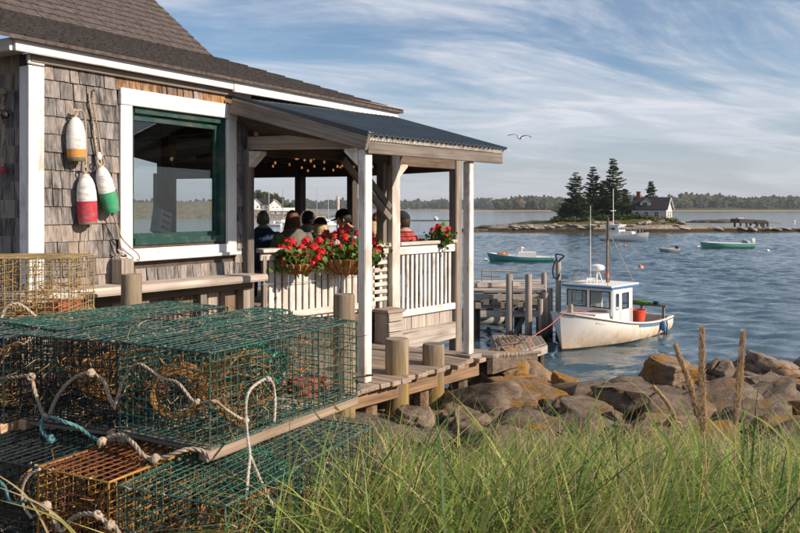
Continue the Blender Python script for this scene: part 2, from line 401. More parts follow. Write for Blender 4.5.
# ---- boulders
def rockmat(name, lichen, tone=1.0, warm=1.0):
    t = NT(name, 0.92, 0.2)
    v0 = t.vec((1, 1, 1)); nA = t.noise(v0, 2.2, 9, 0.68, .3); nB = t.noise(v0, 28, 5, 0.7); nC = t.noise(t.vec((.6, .6, 3)), 2.6, 6, .6, .6)
    c = t.ramp(nA, [(0.28, (0.05*tone, 0.037*tone, 0.027*tone)), (0.5, (0.22*tone*warm, 0.165*tone, 0.12*tone)), (0.74, (0.42*tone*warm, 0.335*tone, 0.255*tone))])
    c = t.mix(t.ramp(nB, [(0.35, 0.0), (0.7, 0.55)]), c, (0.11*tone, 0.085*tone, 0.066*tone))
    if lichen:
        m_ = t.ramp(t.noise(v0, 1.7, 6, .65), [(1-lichen-.12, 0.0), (1-lichen+.05, 1.0)])
        c = t.mix(m_, c, t.ramp(nB, [(0.3, (0.16, 0.07, 0.008)), (0.7, (0.40, 0.20, 0.03))]))
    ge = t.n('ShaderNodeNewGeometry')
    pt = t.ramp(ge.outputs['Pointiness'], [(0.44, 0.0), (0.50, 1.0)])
    c = t.mix(pt, t.mix(0.75, c, (0.022, 0.018, 0.014)), c)  # concave creases darkened: crevice shade mixed into the rock colour
    sp = t.n('ShaderNodeSeparateXYZ'); t.l(ge.outputs['Position'], sp.inputs[0]); tide = t.n('ShaderNodeMapRange'); tide.inputs[1].default_value = WZ+1.0; tide.inputs[2].default_value = WZ+.45
    t.l(t.math('ADD', sp.outputs[2], t.math('MULTIPLY', nA, .5)), tide.inputs[0]); c = t.mix(tide.outputs[0], c, (0.035, 0.026, 0.014))
    sp_k = t.ramp(t.noise(v0, 70, 3, .6), [(0.60, 0.0), (0.68, .6)]); c = t.mix(sp_k, c, (0.42, 0.39, 0.34))
    hgt = t.math('ADD', t.math('ADD', t.math('MULTIPLY', nA, 1.2), t.math('MULTIPLY', nB, .5)), t.math('MULTIPLY', nC, 1.1))
    t.col(c); t.bump(hgt, 1.0, 0.06); return t.m
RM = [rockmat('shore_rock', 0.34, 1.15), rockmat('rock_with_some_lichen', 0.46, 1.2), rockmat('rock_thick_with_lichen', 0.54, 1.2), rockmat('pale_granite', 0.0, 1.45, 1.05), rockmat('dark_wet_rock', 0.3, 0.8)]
def boulder_mesh(seed, sub=4, cuts=13, strata=0.0, smooth=0.0):
    """angular ledge rock: a ball cut by planes, split by fracture sets, then weathered"""
    r_ = random.Random(seed); bm = bmesh.new(); bmesh.ops.create_icosphere(bm, subdivisions=sub, radius=1)
    pl = []
    for i in range(cuts):
        n = V((r_.gauss(0, 1), r_.gauss(0, 1), r_.gauss(0, .7))).normalized(); pl.append((n, r_.uniform(.48, .85)))
    pl.append((V((r_.gauss(0, .15), r_.gauss(0, .15), 1)).normalized(), .55))
    so = V((seed*3.1 % 50, seed*1.7 % 50, 0)); fr_ = []
    for k in range(3 if strata else 2):
        n = V((r_.gauss(0, 1), r_.gauss(0, 1), r_.gauss(0, .3))).normalized() if k else V((r_.gauss(0, .25), r_.gauss(0, .25), 1)).normalized()
        fr_.append((n, (r_.uniform(.34, .55) if k == 0 and strata else r_.uniform(.6, 1.1)), r_.uniform(0, 1), .19 if strata else .09))
    for q in bm.verts:
        p = q.co.copy()
        for n, d in pl:
            e = p.dot(n)-d
            if e > 0: p -= n*e*(.95-smooth)
        p0 = p.copy(); p *= 1+.10*noise.fractal(p0*1.2+so, 1.0, 2.0, 5)
        g = 0.0
        for n, sp_i, of, dep in fr_:
            a = p0.dot(n)/sp_i+of+.22*noise.noise(p0*1.7+so); f = abs((a % 1.0)-.5)*2*sp_i      # distance from the joint
            blk = math.floor(a); f2 = (1-(a % 1.0)-0)*sp_i
            dj = min(a % 1.0, 1-(a % 1.0))*sp_i; g += dep*max(0, 1-dj/.075)**1.3*(1-smooth*2)
            g -= .05*(noise.noise(V((blk*3.7, seed*.77, of*9)))) if strata else 0
        p *= 1-g
        p *= 1+.045*noise.fractal(p0*4.5+so, .9, 2.1, 4)
        q.co = p
    me = bpy.data.meshes.new('rock'); bm.to_mesh(me); bm.free()
    me.polygons.foreach_set('use_smooth', [True]*len(me.polygons)); return me
def boulder(name, u0, u1, ytop, d, label, mi, seed, depth=None, rz=0, strata=0.0, tilt=0, smooth=0.0, sink=.25, group='boulders along the shore'):
    a = P(u0, ytop, d); b = P(u1, ytop, d); wdt = b.x-a.x; cx = (a.x+b.x)/2; ztop = a.z
    dep = depth or wdt*.8
    zb = min(ground(cx, d), ztop-.2)-sink; hz = (ztop-zb)/2
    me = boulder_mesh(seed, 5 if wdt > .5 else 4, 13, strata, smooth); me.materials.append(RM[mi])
    R = Matrix.Rotation(rz, 3, 'Z'); lo = V((9, 9, 9)); hi = -lo
    for q in me.vertices:
        p = R @ q.co; lo = V(map(min, lo, p)); hi = V(map(max, hi, p))
    for q in me.vertices:
        p = R @ q.co; p = V((((p.x-lo.x)/(hi.x-lo.x)-.5)*wdt, ((p.y-lo.y)/(hi.y-lo.y)-.5)*dep, ((p.z-lo.z)/(hi.z-lo.z)-.5)*2*hz))
        if tilt: p.z -= tilt*p.x*(0.5+p.z/(2*hz))
        q.co = p
    o = bpy.data.objects.new(name, me); place(o, Matrix.Translation((cx, d+dep*.25, ztop-hz))); return tag(o, label, 'rock', group)
BL = [
 # u0 u1 ytop d mat seed depth strata tilt label
 (480, 578, 359, 13.2, 1, 11, 2.6, .28, .34, 'long layered slab of brown rock below the low landing'),
 (498, 548, 374, 12.2, 1, 12, 1.4, .22, .15, 'cracked brown rock with orange lichen in front of the layered slab'),
 (553, 591, 379, 12.4, 2, 13, 1.2, 0, .2, 'squarish rock thick with orange lichen at the water edge'),
 (520, 566, 386, 11.2, 2, 14, 1.0, .15, .1, 'lichen covered rock left of the squarish orange one'),
 (470, 490, 373, 11.6, 0, 15, .5, 0, 0, 'rounded cobble under the gangway, left of its twin'),
 (486, 504, 375, 11.4, 0, 16, .5, 0, 0, 'rounded cobble under the gangway beside the layered slab'),
 (428, 480, 396, 9.2, 0, 17, 1.0, .1, .15, 'low dark grey rock just right of the short pile'),
 (462, 532, 402, 8.9, 4, 18, 1.2, .25, .2, 'dark wedge of rock in the hollow behind the tan boulder'),
 (505, 566, 407, 9.4, 0, 19, 1.1, .2, .1, 'grey brown ledge between the lichen rocks and the tan boulder'),
 (553, 600, 409, 7.3, 3, 20, .55, 0, .05, 'rounded tan boulder rising out of the grass'),
 (497, 542, 424, 6.6, 3, 21, .5, 0, .1, 'pale flat stone half hidden in grass left of the tan boulder'),
 (586, 662, 391, 16.5, 0, 22, 2.2, .3, .05, 'broad flat ledge in the middle running into the water'),
 (600, 688, 400, 13.2, 1, 23, 1.7, .3, .1, 'flat ledge with a yellow lichen patch before the broad ledge'),
 (650, 704, 360, 15.8, 1, 24, 1.5, 0, .05, 'tall rounded brown boulder at the water with a split face'),
 (700, 757, 363, 16.5, 4, 25, 1.5, .12, 0, 'dark squat boulder right of the tall split boulder'),
 (746, 822, 358, 16.8, 0, 26, 2.0, .25, .2, 'wide sloping brown slab at the right edge of the shore'),
 (792, 850, 356, 19.0, 0, 27, 1.6, 0, 0, 'boulder tip behind the sloping slab at the picture edge'),
 (704, 733, 383, 13.3, 3, 28, .7, 0, 0, 'smooth tan boulder nested between the dark boulders'),
 (742, 806, 381, 14.2, 4, 29, 1.5, .2, .1, 'dark cracked boulder below the sloping slab'),
 (712, 772, 395, 11.8, 0, 30, 1.2, .2, .1, 'grey brown boulder with a slanting top behind the right seed head'),
 (764, 850, 398, 11.3, 0, 31, 1.6, .25, .1, 'long brown ledge at the right edge below the dark boulder'),
 (642, 706, 404, 10.8, 0, 32, 1.1, .2, .1, 'rough brown boulder behind the left seed heads'),
 (596, 650, 411, 9.6, 0, 33, .9, .2, .1, 'flat brown stone right of the tan boulder'),
 (650, 700, 420, 8.6, 0, 37, .8, .1, .1, 'brown stone in shade behind the leaning seed head'),
 (690, 744, 423, 7.6, 3, 34, .7, 0, .1, 'pale smooth stone between the two tall seed heads'),
 (728, 830, 437, 6.8, 3, 35, 1.1, .1, 0, 'pale grey ledge at the grass edge on the right'),
 (410, 452, 399, 8.3, 0, 36, .6, 0, 0, 'grey rock at the foot of the two short piles'),
 (770, 850, 416, 8.9, 4, 38, 1.1, .2, 0, 'dark rock behind the pale grey ledge on the right'),
]
BL += [
 (438, 500, 408, 7.9, 0, 51, .9, .25, .1, 'brown ledge below the farther mossy pile'),
 (498, 556, 415, 8.1, 1, 52, .9, .25, .15, 'split brown ledge in front of the dark wedge rock'),
 (452, 520, 415, 7.0, 0, 53, .7, .2, .05, 'flat brown rock at the grass edge left of centre'),
 (596, 650, 424, 7.5, 0, 54, .7, .2, .1, 'low brown rock right behind the grass, right of the tan boulder'),
 (640, 704, 433, 6.8, 1, 55, .7, .2, .05, 'brown rock with lichen flecks at the grass edge'),
 (565, 640, 402, 11.5, 1, 56, 1.2, .3, .1, 'long low ledge with lichen behind the tan boulder'),
 (392, 440, 411, 7.2, 0, 57, .5, .1, .05, 'rock in front of the nearer mossy pile'),
 (536, 600, 430, 6.2, 0, 58, .5, .15, 0, 'brown stone at the foot of the tan boulder'),
 (675, 735, 392, 13.0, 4, 59, 1.3, .2, .1, 'dark angular rock below the tall split boulder'),
 (628, 668, 383, 17.5, 0, 60, 1.2, .2, 0, 'low wet rock left of the tall split boulder'),
]
for (u0, u1, yt, d, mi, sd_, dep, st, ti, lb) in BL:
    boulder('boulder', u0, u1, yt, d, lb, mi, sd_, dep, rz=sd_*.7, strata=st, tilt=ti, smooth=.25 if mi == 3 else 0)
small = []
for k in range(4):
    me = boulder_mesh(100+k, 3, 9, .1); me.materials.append(RM[[0, 4, 1, 0][k]]); small.append(me)
r2 = random.Random(5); cnt = 0
while cnt < 230:
    x = r2.uniform(-.4, 15); y = r2.uniform(5.4, 19.3) if cnt < 130 else r2.uniform(5.4, 9.5); s_ = r2.choice((.1, .14, .2, .3, .42))*r2.uniform(.8, 1.25)
    if x/y > .56 or (y > 6.9 and y < 11.3 and x < (y-8)*.8+.6) or (y <= 6.9 and x < .5): continue
    o = bpy.data.objects.new('shore_stone', small[cnt % 4])
    place(o, Matrix.Translation((x, y, ground(x, y)+s_*.15)) @ Euler((r2.uniform(-.3, .3), r2.uniform(-.3, .3), r2.uniform(0, 6))).to_matrix().to_4x4() @ Matrix.Diagonal((s_*1.3, s_, s_*.7, 1)))
    tag(o, 'small loose stone lying among the larger shore boulders', 'stone', 'loose stones on the shore'); cnt += 1

# ---- foliage tools
M['spruce'] = leafmat('spruce_needles', (0.026, 0.050, 0.024), (0.085, 0.115, 0.05), .25, .7, .9)
M['bark'] = simple('bark', (0.09, 0.07, 0.055), .95, .1, .4, 6)
M['bush'] = leafmat('bush_leaves', (0.03, 0.05, 0.015), (0.09, 0.11, 0.035), .25, .7, .5)
M['bush_dry'] = leafmat('dry_bush_leaves', (0.09, 0.08, 0.02), (0.18, 0.14, 0.04), .25, .7, .5)
M['wood_a'] = leafmat('mixed_wood_leaves', (0.03, 0.055, 0.03), (0.085, 0.10, 0.045), .2, .8, .012)
M['wood_b'] = leafmat('autumn_wood_leaves', (0.07, 0.07, 0.03), (0.15, 0.11, 0.05), .2, .8, .02)
M['headland_leaf'] = leafmat('headland_leaves', (0.05, 0.065, 0.022), (0.12, 0.12, 0.045), .2, .8, .08)
def leafball(mb, c, rad, n, size, r_, mi=0, shell=.55):
    for i in range(n):
        d = V((r_.gauss(0, 1), r_.gauss(0, 1), r_.gauss(0, 1))).normalized(); k = r_.uniform(shell, 1.05)
        f = 1+.25*noise.noise(d*2.3+V(c)*.7)
        p = V(c)+V((d.x*rad[0], d.y*rad[1], d.z*rad[2]))*k*f
        a = V((r_.gauss(0, 1), r_.gauss(0, 1), r_.gauss(0, .7))).normalized(); b = a.cross(d+V((.01, .02, .3))).normalized(); s_ = size*r_.uniform(.6, 1.4)
        mb.add([p-a*s_*.5, p+b*s_*.4, p+a*s_*.5, p-b*s_*.4], [(0, 1, 2, 3)], mi)
def spruce(base, h, wid, seed, label, lean=0, dens=1.0):
    r_ = random.Random(seed); b = V(base)
    t_ = thing('spruce_tree', label, 'tree', b, 0, 'spruces on the island')
    mb = MB(); mb.tube([b, b+V((lean*.3, 0, h*.5)), b+V((lean, 0, h*.98))], [h*.018, h*.011, .03], 7); mb.build('trunk', M['bark'], t_)
    mb = MB(); z = h*.05; br = MB()
    while z < h*.985:
        f = z/h; L0 = wid*(1-f)**.82*(.86+.14*math.sin(f*37+seed))*(.8 if f < .08 else 1)+.15
        for k in range(r_.randint(5, 7)):
            if r_.random() > dens*(.9 if f > .12 else .6): continue
            an = r_.uniform(0, 6.283); L_ = L0*r_.uniform(.4, 1.28); dr = r_.uniform(-.05, .28)
            d = V((math.cos(an), math.sin(an), 0)); sd2 = V((-d.y, d.x, 0)); p0 = b+V((lean*f*f, 0, z))
            pts = [p0+d*L_*q+V((0, 0, -dr*L_*q+.22*L_*q*q)) for q in (0, .5, 1)]
            br.tube(pts, [.04, .025, .01], 3, False)
            n_ = max(4, int(L_*6.5))
            for i in range(n_):
                q = (i+.6)/n_; p = p0+d*L_*q+V((0, 0, -dr*L_*q+.22*L_*q*q)); wq = (.30+.26*L_*(1-q))*r_.uniform(.5, 1.4)
                for sgn in (-1, 1):
                    tip = p+(sd2*sgn*.8+d*.5).normalized()*wq+V((0, 0, r_.uniform(-.3, .02)*wq-.04))
                    mb.add([p-d*.16-V((0, 0, .06)), p+d*.16+V((0, 0, .05)), tip+V((0, 0, .04)), tip-V((0, 0, .07))], [(0, 1, 2, 3)])
                mb.add([p-sd2*.14, p+sd2*.14+V((0, 0, .05)), p+d*.34+V((0, 0, r_.uniform(-.42, .1)))], [(0, 1, 2)])
        z += h*.026*r_.uniform(.7, 1.5)
    cr = mb.build('crown', M['spruce'], t_); tag(br.build('branches', M['bark'], t_), kind='stuff'); return t_

# ---- the island (153 m off)
DI = 153.0
def ipx(u, d=DI): return (u-400)/800*d
island_c = [(ipx(478), .15), (ipx(500), .5), (ipx(560), 1.2), (ipx(600), 1.5), (ipx(650), 1.7), (ipx(690), 1.2), (ipx(720), .75), (ipx(760), .55), (ipx(800), .5), (ipx(900), .5), (ipx(980), .1)]
def island_h(x, y):      # y relative to DI front
    top = lerp_tab(island_c, x); dep = 34 if x < ipx(690) else 10
    if not 0 <= y <= dep: return -1
    e = min(1, y/5.0, (dep-y)/5.0); ex = min(1, max(0, (x-ipx(476))/4)); ex2 = min(1, max(0, (ipx(985)-x)/5))
    nzv = noise.fractal(V((x*.35, y*.35, 9)), 1, 2, 5)
    return -1+(top*1.35+1)*min(e**.45, ex**.6, ex2)+nzv*.35
xs = axis(ipx(474), ipx(990), .6); ys = axis(-.5, 35, .6); mb = MB()
mb.v = [V((x, DI+y+2.2*noise.noise(V((x*.09, 4, 0))), WZ+island_h(x, max(0, y)))) for y in ys for x in xs]; nx = len(xs)
for j in range(len(ys)-1):
    for i in range(nx-1): mb.f.append((j*nx+i, j*nx+i+1, (j+1)*nx+i+1, (j+1)*nx+i)); mb.m.append(0)
t = NT('island_ground', .95, .1); v0 = t.vec((1, 1, 1), rand=False); nA = t.noise(v0, .5, 8, .7); nB = t.noise(v0, 2.5, 6, .7)
sp = t.n('ShaderNodeSeparateXYZ'); t.l(t.co.outputs['Object'], sp.inputs[0])
rk = t.ramp(nB, [(.3, (.10, .085, .07)), (.55, (.30, .26, .22)), (.7, (.50, .45, .39))])
wd = t.n('ShaderNodeMapRange'); wd.inputs[1].default_value = WZ+.62; wd.inputs[2].default_value = WZ+.85; t.l(t.math('ADD', sp.outputs[2], t.math('MULTIPLY', nA, .3)), wd.inputs[0])
kelp = t.ramp(nB, [(.3, (.02, .015, .008)), (.7, (.09, .055, .02))])
c = t.mix(wd.outputs[0], kelp, rk)
gr = t.n('ShaderNodeMapRange'); gr.inputs[1].default_value = WZ+1.35; gr.inputs[2].default_value = WZ+1.7; t.l(t.math('ADD', sp.outputs[2], t.math('MULTIPLY', nB, .4)), gr.inputs[0])
c = t.mix(gr.outputs[0], c, t.ramp(nB, [(.3, (.05, .055, .018)), (.7, (.13, .12, .04))]))
t.col(c); t.bump(nB, .8, .3); M['island'] = t.m
mb.build('island', M['island'], kind='structure', smooth=True, centre=False)
def itop(u, dy): x = ipx(u, DI+dy); return V((x, DI+dy, WZ+max(.2, island_h(x, dy))-.15))
spruce(itop(576, 11), 10.6, 4.6, 21, 'leftmost dark spruce of the island clump, shortest of the three')
spruce(itop(593, 13), 11.4, 4.0, 22, 'narrow middle spruce of the island clump')
spruce(itop(613, 12), 13.1, 5.0, 23, 'tallest and widest spruce, rightmost of the island clump')
spruce(itop(651, 22), 9.2, 2.8, 24, 'lone slim spruce standing behind the grey island cottage')
spruce(itop(603, 17), 8.6, 2.8, 25, 'low spruce half hidden between the two tallest island spruces')
spruce(itop(625, 16), 6.6, 2.4, 26, 'short spruce at the cottage end of the island clump')
spruce(itop(565, 14), 4.2, 2.6, 27, 'stubby young spruce at the left foot of the island clump')
r_ = random.Random(3)
for i, (u, dy, rw, rh, lb, dry) in enumerate([
    (558, 8, 1.7, .8, 'low green bush at the left tip of the spruce clump', 0), (572, 7, 1.8, .9, 'green bush under the shortest clump spruce', 0), (588, 7, 1.9, .9, 'green bush under the narrow middle spruce', 0),
    (603, 7, 2.0, 1.0, 'green bush under the tallest island spruce', 0), (618, 7, 1.8, 1.1, 'green bush at the right foot of the tallest spruce', 0), (632, 7, 1.9, 1.0, 'rounded green bush left of the cottage front', 0),
    (643, 6.0, 1.7, .8, 'rounded green bush below the cottage dormer', 0), (656, 5, 1.9, .7, 'yellowing bush below the cottage corner', 1), (668, 5.5, 2.1, .8, 'yellow brush below the lit cottage gable', 1), (679, 9, 1.5, 1.0, 'dry brush right of the cottage', 1)]):
    b = itop(u, dy); bt = thing('island_bush', lb, 'bush', b, 0, 'bushes on the island')
    mb = MB(); mb.tube([b, b+V((0, 0, rh*.5))], [.08, .04], 5); mb.build('stem', M['bark'], bt)
    mb = MB(); leafball(mb, b+V((0, 0, rh*.55)), (rw, rw*.7, rh), 420, .42, r_, 0, .2); leafball(mb, b+V((rw*.5, 0, rh*.4)), (rw*.6, rw*.5, rh*.8), 200, .4, r_, 0, .2)
    mb.build('foliage', M['bush_dry'] if dry else M['bush'], bt)
# shoreline rocks of the island
r_ = random.Random(8); ism = []
for k in range(4):
    me = boulder_mesh(200+k, 3, 9, .15); me.materials.append(M['island']); ism.append(me)
ipal = simple('island_rock', (.33, .29, .25), .95, .1, .45, 2.5, bump=.6)
for k in range(4): ism[k].materials.clear(); ism[k].materials.append(ipal)
for k in range(60):
    u = r_.uniform(486, 812); x = ipx(u); yy = r_.uniform(1.6, 4.2); s_ = r_.uniform(.35, 1.1)
    o = bpy.data.objects.new('island_rock', ism[k % 4]); yw = DI+yy+2.2*noise.noise(V((x*.09, 4, 0)))
    place(o, Matrix.Translation((x, yw, WZ+max(.55, island_h(x, yy))+.05)) @ Euler((r_.uniform(-.2, .2), r_.uniform(-.2, .2), r_.uniform(0, 6))).to_matrix().to_4x4() @ Matrix.Diagonal((s_*1.8, s_, s_*.38, 1)))
    tag(o, 'pale weathered rock on the island shoreline', 'rock', 'pale rocks along the island shore')
# cottage
M['cottage_wall'] = simple('pale_grey_clapboard', (.50, .49, .465), .8, .2, .1, 1)
M['cottage_roof'] = simple('dark_cottage_roof', (.035, .033, .035), .9, .2, .3, 2)
M['house_white'] = simple('white_house_paint', (.74, .73, .70), .7, .2, .08, 1)
M['pane_dark'] = simple('dark_pane', (.03, .04, .05), .15, .5, .2, 1)
M['brick'] = simple('red_brick', (.30, .10, .06), .9, .1, .3, 3)
def gable_house(name, label, base, lx, ly, wall_h, roof_h, rz, wallm, roofm, wins_front, wins_gable, chimney=None, dormer=False, cat='house', group=None, trim=True):
    """ridge along local x; the gable end with windows at +x, long front at -y"""
    t_ = thing(name, label, cat, base, rz, group); MX = WM[t_.name]
    def bld(mb, nm, m, par=t_): mb.v = [MX @ q for q in mb.v]; return mb.build(nm, m, par)
    hx, hy = lx/2, ly/2
    mb = MB(); pr = [(-hy, 0), (hy, 0), (hy, wall_h), (0, wall_h+roof_h), (-hy, wall_h)]
    mb.add([(-hx, y, z) for y, z in pr]+[(hx, y, z) for y, z in pr], [(0, 1, 2, 3, 4), (9, 8, 7, 6, 5)]+[(i, i+5, (i+1) % 5+5, (i+1) % 5) for i in range(5) if i not in (2, 3)]); bld(mb, 'wall', wallm)
    ov = .3; sl = roof_h/hy; mb = MB()
    for s_ in (-1, 1):
        e = [(-hx-ov, s_*(hy+ov), wall_h-sl*ov), (hx+ov, s_*(hy+ov), wall_h-sl*ov), (hx+ov, 0, wall_h+roof_h), (-hx-ov, 0, wall_h+roof_h)]
        up = [(x, y, z+.14) for x, y, z in e]; mb.add(e+up, [(0, 1, 2, 3), (4, 5, 6, 7), (0, 1, 5, 4), (1, 2, 6, 5), (3, 0, 4, 7)])
    rf = bld(mb, 'roof', roofm)
    if trim:
        mb = MB()
        for s_ in (-1, 1): mb.bar((hx+ov+.03, s_*(hy+ov), wall_h-sl*ov), (hx+ov+.03, 0, wall_h+roof_h), .06, .24, (1, 0, 0))
        bld(mb, 'gable_trim', M['house_white'])
    for (x, z, w_, h_) in wins_front:
        mb = MB(); mb.box((x, -hy-.03, z), (w_+.2, .06, h_+.2)); f_ = bld(mb, 'window', M['house_white'])
        mb = MB()
        for sx in (-1, 1):
            for sz in (-1, 1): mb.box((x+sx*w_*.26, -hy-.07, z+sz*h_*.26), (w_*.46, .03, h_*.46))
        bld(mb, 'pane', M['pane_dark'], f_)
    for (y, z, w_, h_) in wins_gable:
        mb = MB(); mb.box((hx+.03, y, z), (.06, w_+.2, h_+.2)); f_ = bld(mb, 'window', M['house_white'])
        mb = MB()
        for sz in (-1, 1): mb.box((hx+.07, y, z+sz*h_*.26), (.03, w_*.9, h_*.46))
        bld(mb, 'pane', M['pane_dark'], f_)
    if chimney is not None:
        mb = MB(); mb.box((chimney, 0, wall_h+roof_h+.35), (.75, .6, 1.7)); mb.box((chimney, 0, wall_h+roof_h+1.25), (.85, .7, .14)); bld(mb, 'chimney', M['brick'], rf)
    if dormer:
        dw = 2.0; y0 = -hy*.75; zb = wall_h+roof_h*.25; mb = MB()
        pr = [(-dw/2, zb-.3), (dw/2, zb-.3), (dw/2, zb+.7), (0, zb+1.5), (-dw/2, zb+.7)]
        mb.add([(-.9+x, y0, z) for x, z in pr]+[(-.9+x, 0, z) for x, z in pr], [(0, 1, 2, 3, 4)]+[(i, i+5, (i+1) % 5+5, (i+1) % 5) for i in range(5)]); dm = bld(mb, 'dormer', wallm)
        mb = MB()
        for s_ in (-1, 1): mb.add([(-.9+s_*(dw/2+.2), y0-.2, zb+.6), (-.9, y0-.2, zb+1.62), (-.9, .2, zb+1.62), (-.9+s_*(dw/2+.2), .2, zb+.6)], [(0, 1, 2, 3)])
        bld(mb, 'dormer_roof', roofm, dm)
        mb = MB(); mb.box((-.9, y0-.03, zb+.3), (.8, .06, .8)); bld(mb, 'dormer_window', M['pane_dark'], dm)
    return t_
cb = itop(652, 10); cb.z = WZ+2.25
gable_house('cottage', 'grey clapboard cottage with dark roof and brick chimney on the island', cb, 6.8, 5.6, 2.2, 2.2, math.radians(-30), M['cottage_wall'], M['cottage_roof'],
   [(-2.3, 1.1, .8, 1.0), (-.5, 1.1, .8, 1.0), (1.5, 1.1, .8, 1.0)], [(-1.1, 1.15, .75, 1.05), (1.0, 1.15, .75, 1.05)], chimney=-2.7, dormer=True)
# small derelict landing stage on the low reef
dq = 160.0
lt = thing('old_wharf', 'grey collapsed wharf standing on the low reef at right', 'wharf', (ipx(750, dq), dq, WZ))
mb = MB(); a = V((ipx(735, dq), dq, WZ+2.05)); b = V((ipx(764, dq), dq+1, WZ+1.75)); mb.bar(a, b, 3.2, .8); mb.build('platform', M['dark_wood'], lt)
for u in (738, 744, 754, 761, 765):
    for y in (-1.2, 1.6):
        mb = MB(); x = ipx(u, dq); mb.tube([(x, dq+y, WZ-.6), (x, dq+y, WZ+1.9)], .22, 6); mb.build('post', M['dark_wood'], lt)
mb = MB(); mb.bar((ipx(764, dq), dq, WZ+1.9), (ipx(780, dq), dq, WZ+1.55), .9, .22); mb.build('gangplank', M['grey_wood'], lt)
mb = MB(); mb.box((ipx(740, dq), dq, WZ+2.55), (1.2, 1.0, .3)); mb.build('deck_box', M['cottage_wall'], lt)

# ---- small rocks/reefs off the porch
reefm = simple('weedy_reef_rock', (.10, .075, .05), .95, .1, .6, 1.2, bump=.5)
def reef(u0, u1, v, h, seed, label):
    z = WZ; a = PZ(u0, v, z); b = PZ(u1, v, z); me = boulder_mesh(seed, 4, 8, .2); me.materials.append(reefm)
    Lx = abs(b.x-a.x)/2
    for q in me.vertices: q.co = V((q.co.x*Lx, q.co.y*Lx*.35, q.co.z*h))
    o = bpy.data.objects.new('reef', me); place(o, Matrix.Translation(((a.x+b.x)/2, a.y+Lx*.35, WZ))); tag(o, label, 'reef', 'reefs breaking the water')
reef(455, 494, 231.5, .75, 301, 'low brown reef showing just right of the porch posts')
reef(683, 748, 222.5, 1.4, 303, 'low brown spit behind the island reef left of the old wharf')
reef(385, 470, 221, .5, 302, 'long thin reef seen through the porch opening')

# ---- far shore, 1.2 km
def shore_strip(name, u0, u1, d, hs, seed, mat, depth=120):
    xs = [ipx(u, d) for u in axis(u0, u1, 4)]; mb = MB(); k = len(xs)
    for i, x in enumerate(xs):
        h = lerp_tab(hs, 400+x/d*800)*(1+.1*noise.noise(V((x*.01, seed, 0))))
        for y, z in ((0, -1), (6, .8), (30, h*.55), (depth, h)): mb.v.append(V((x, d+y+14*noise.noise(V((x*.006, seed, 1))), WZ+z)))
    for i in range(k-1):
        for j in range(3): mb.f.append((i*4+j, (i+1)*4+j, (i+1)*4+j+1, i*4+j+1)); mb.m.append(0)
    mb.build(name, mat, kind='structure', centre=False)
    def H(u, y):
        h = lerp_tab(hs, u); x = ipx(u, d); return h*(.55 if y < 60 else .85)
    return H
t = NT('far_shore', .95, .1); sp = t.n('ShaderNodeSeparateXYZ'); t.l(t.co.outputs['Object'], sp.inputs[0])
mr = t.n('ShaderNodeMapRange'); mr.inputs[1].default_value = WZ+.9; mr.inputs[2].default_value = WZ+1.6; t.l(sp.outputs[2], mr.inputs[0])
t.col(t.mix(mr.outputs[0], (.34, .24, .17), (.06, .07, .03))); M['far_shore'] = t.m
def forest(name, u0, u1, d, hs, seed, H, label, n, th, mats, y0=22):
    r_ = random.Random(seed); mb = MB()
    for i in range(n):
        u = r_.uniform(u0, u1); y = r_.uniform(y0, 120); x = ipx(u, d)
        hh = th*r_.uniform(.7, 1.25)*(1.0+.35*noise.noise(V((x*.012, seed, 0)))); z = WZ+H(u, y)*(y/120)**.4
        conif = r_.random() < .3; rr = hh*(.24 if conif else .42); mi = 1 if (not conif and r_.random() < .3) else 0
        c = V((x, d+y, z+hh*.55)); nn = 46
        for q in range(nn):
            dd = V((r_.gauss(0, 1), r_.gauss(0, 1)-.4, r_.gauss(0, 1))).normalized(); kz = dd.z*.5
            sc = (1-(.5+kz))*1.3 if conif else 1
            p = c+V((dd.x*rr*sc, dd.y*rr*sc, kz*hh*(1.05 if conif else .85)))*r_.uniform(.75, 1.05); a = V((r_.gauss(0, 1), r_.gauss(0, .6), r_.gauss(0, .8))).normalized(); b = a.cross(V((.1, -1, .4))).normalized(); s_ = hh*.12*r_.uniform(.6, 1.5)
            mb.add([p-a*s_, p+b*s_*.8, p+a*s_, p-b*s_*.8], [(0, 1, 2, 3)], mi)
    o = mb.build(name, mats, kind='stuff'); tag(o, label, 'woodland'); return o
hs1 = [(455, .5), (500, 3), (560, 6), (640, 7), (700, 9), (760, 10), (860, 10), (1000, 9)]
H = shore_strip('far_shore', 440, 1000, 1150, hs1, 4, M['far_shore']); forest('far_woodland', 505, 960, 1150, hs1, 41, H, 'hazy wooded shore across the bay behind the island', 950, 14, [M['wood_a'], M['wood_b']])
hs2 = [(60, 4), (300, 6), (370, 5), (420, 2), (440, 4), (520, 8), (600, 8)]
H = shore_strip('distant_shore', 60, 640, 1900, hs2, 5, M['far_shore']); forest('distant_woodland', 80, 640, 1900, hs2, 42, H, 'faint distant wooded shore seen through the porch opening', 700, 19, [M['wood_a'], M['wood_a']])

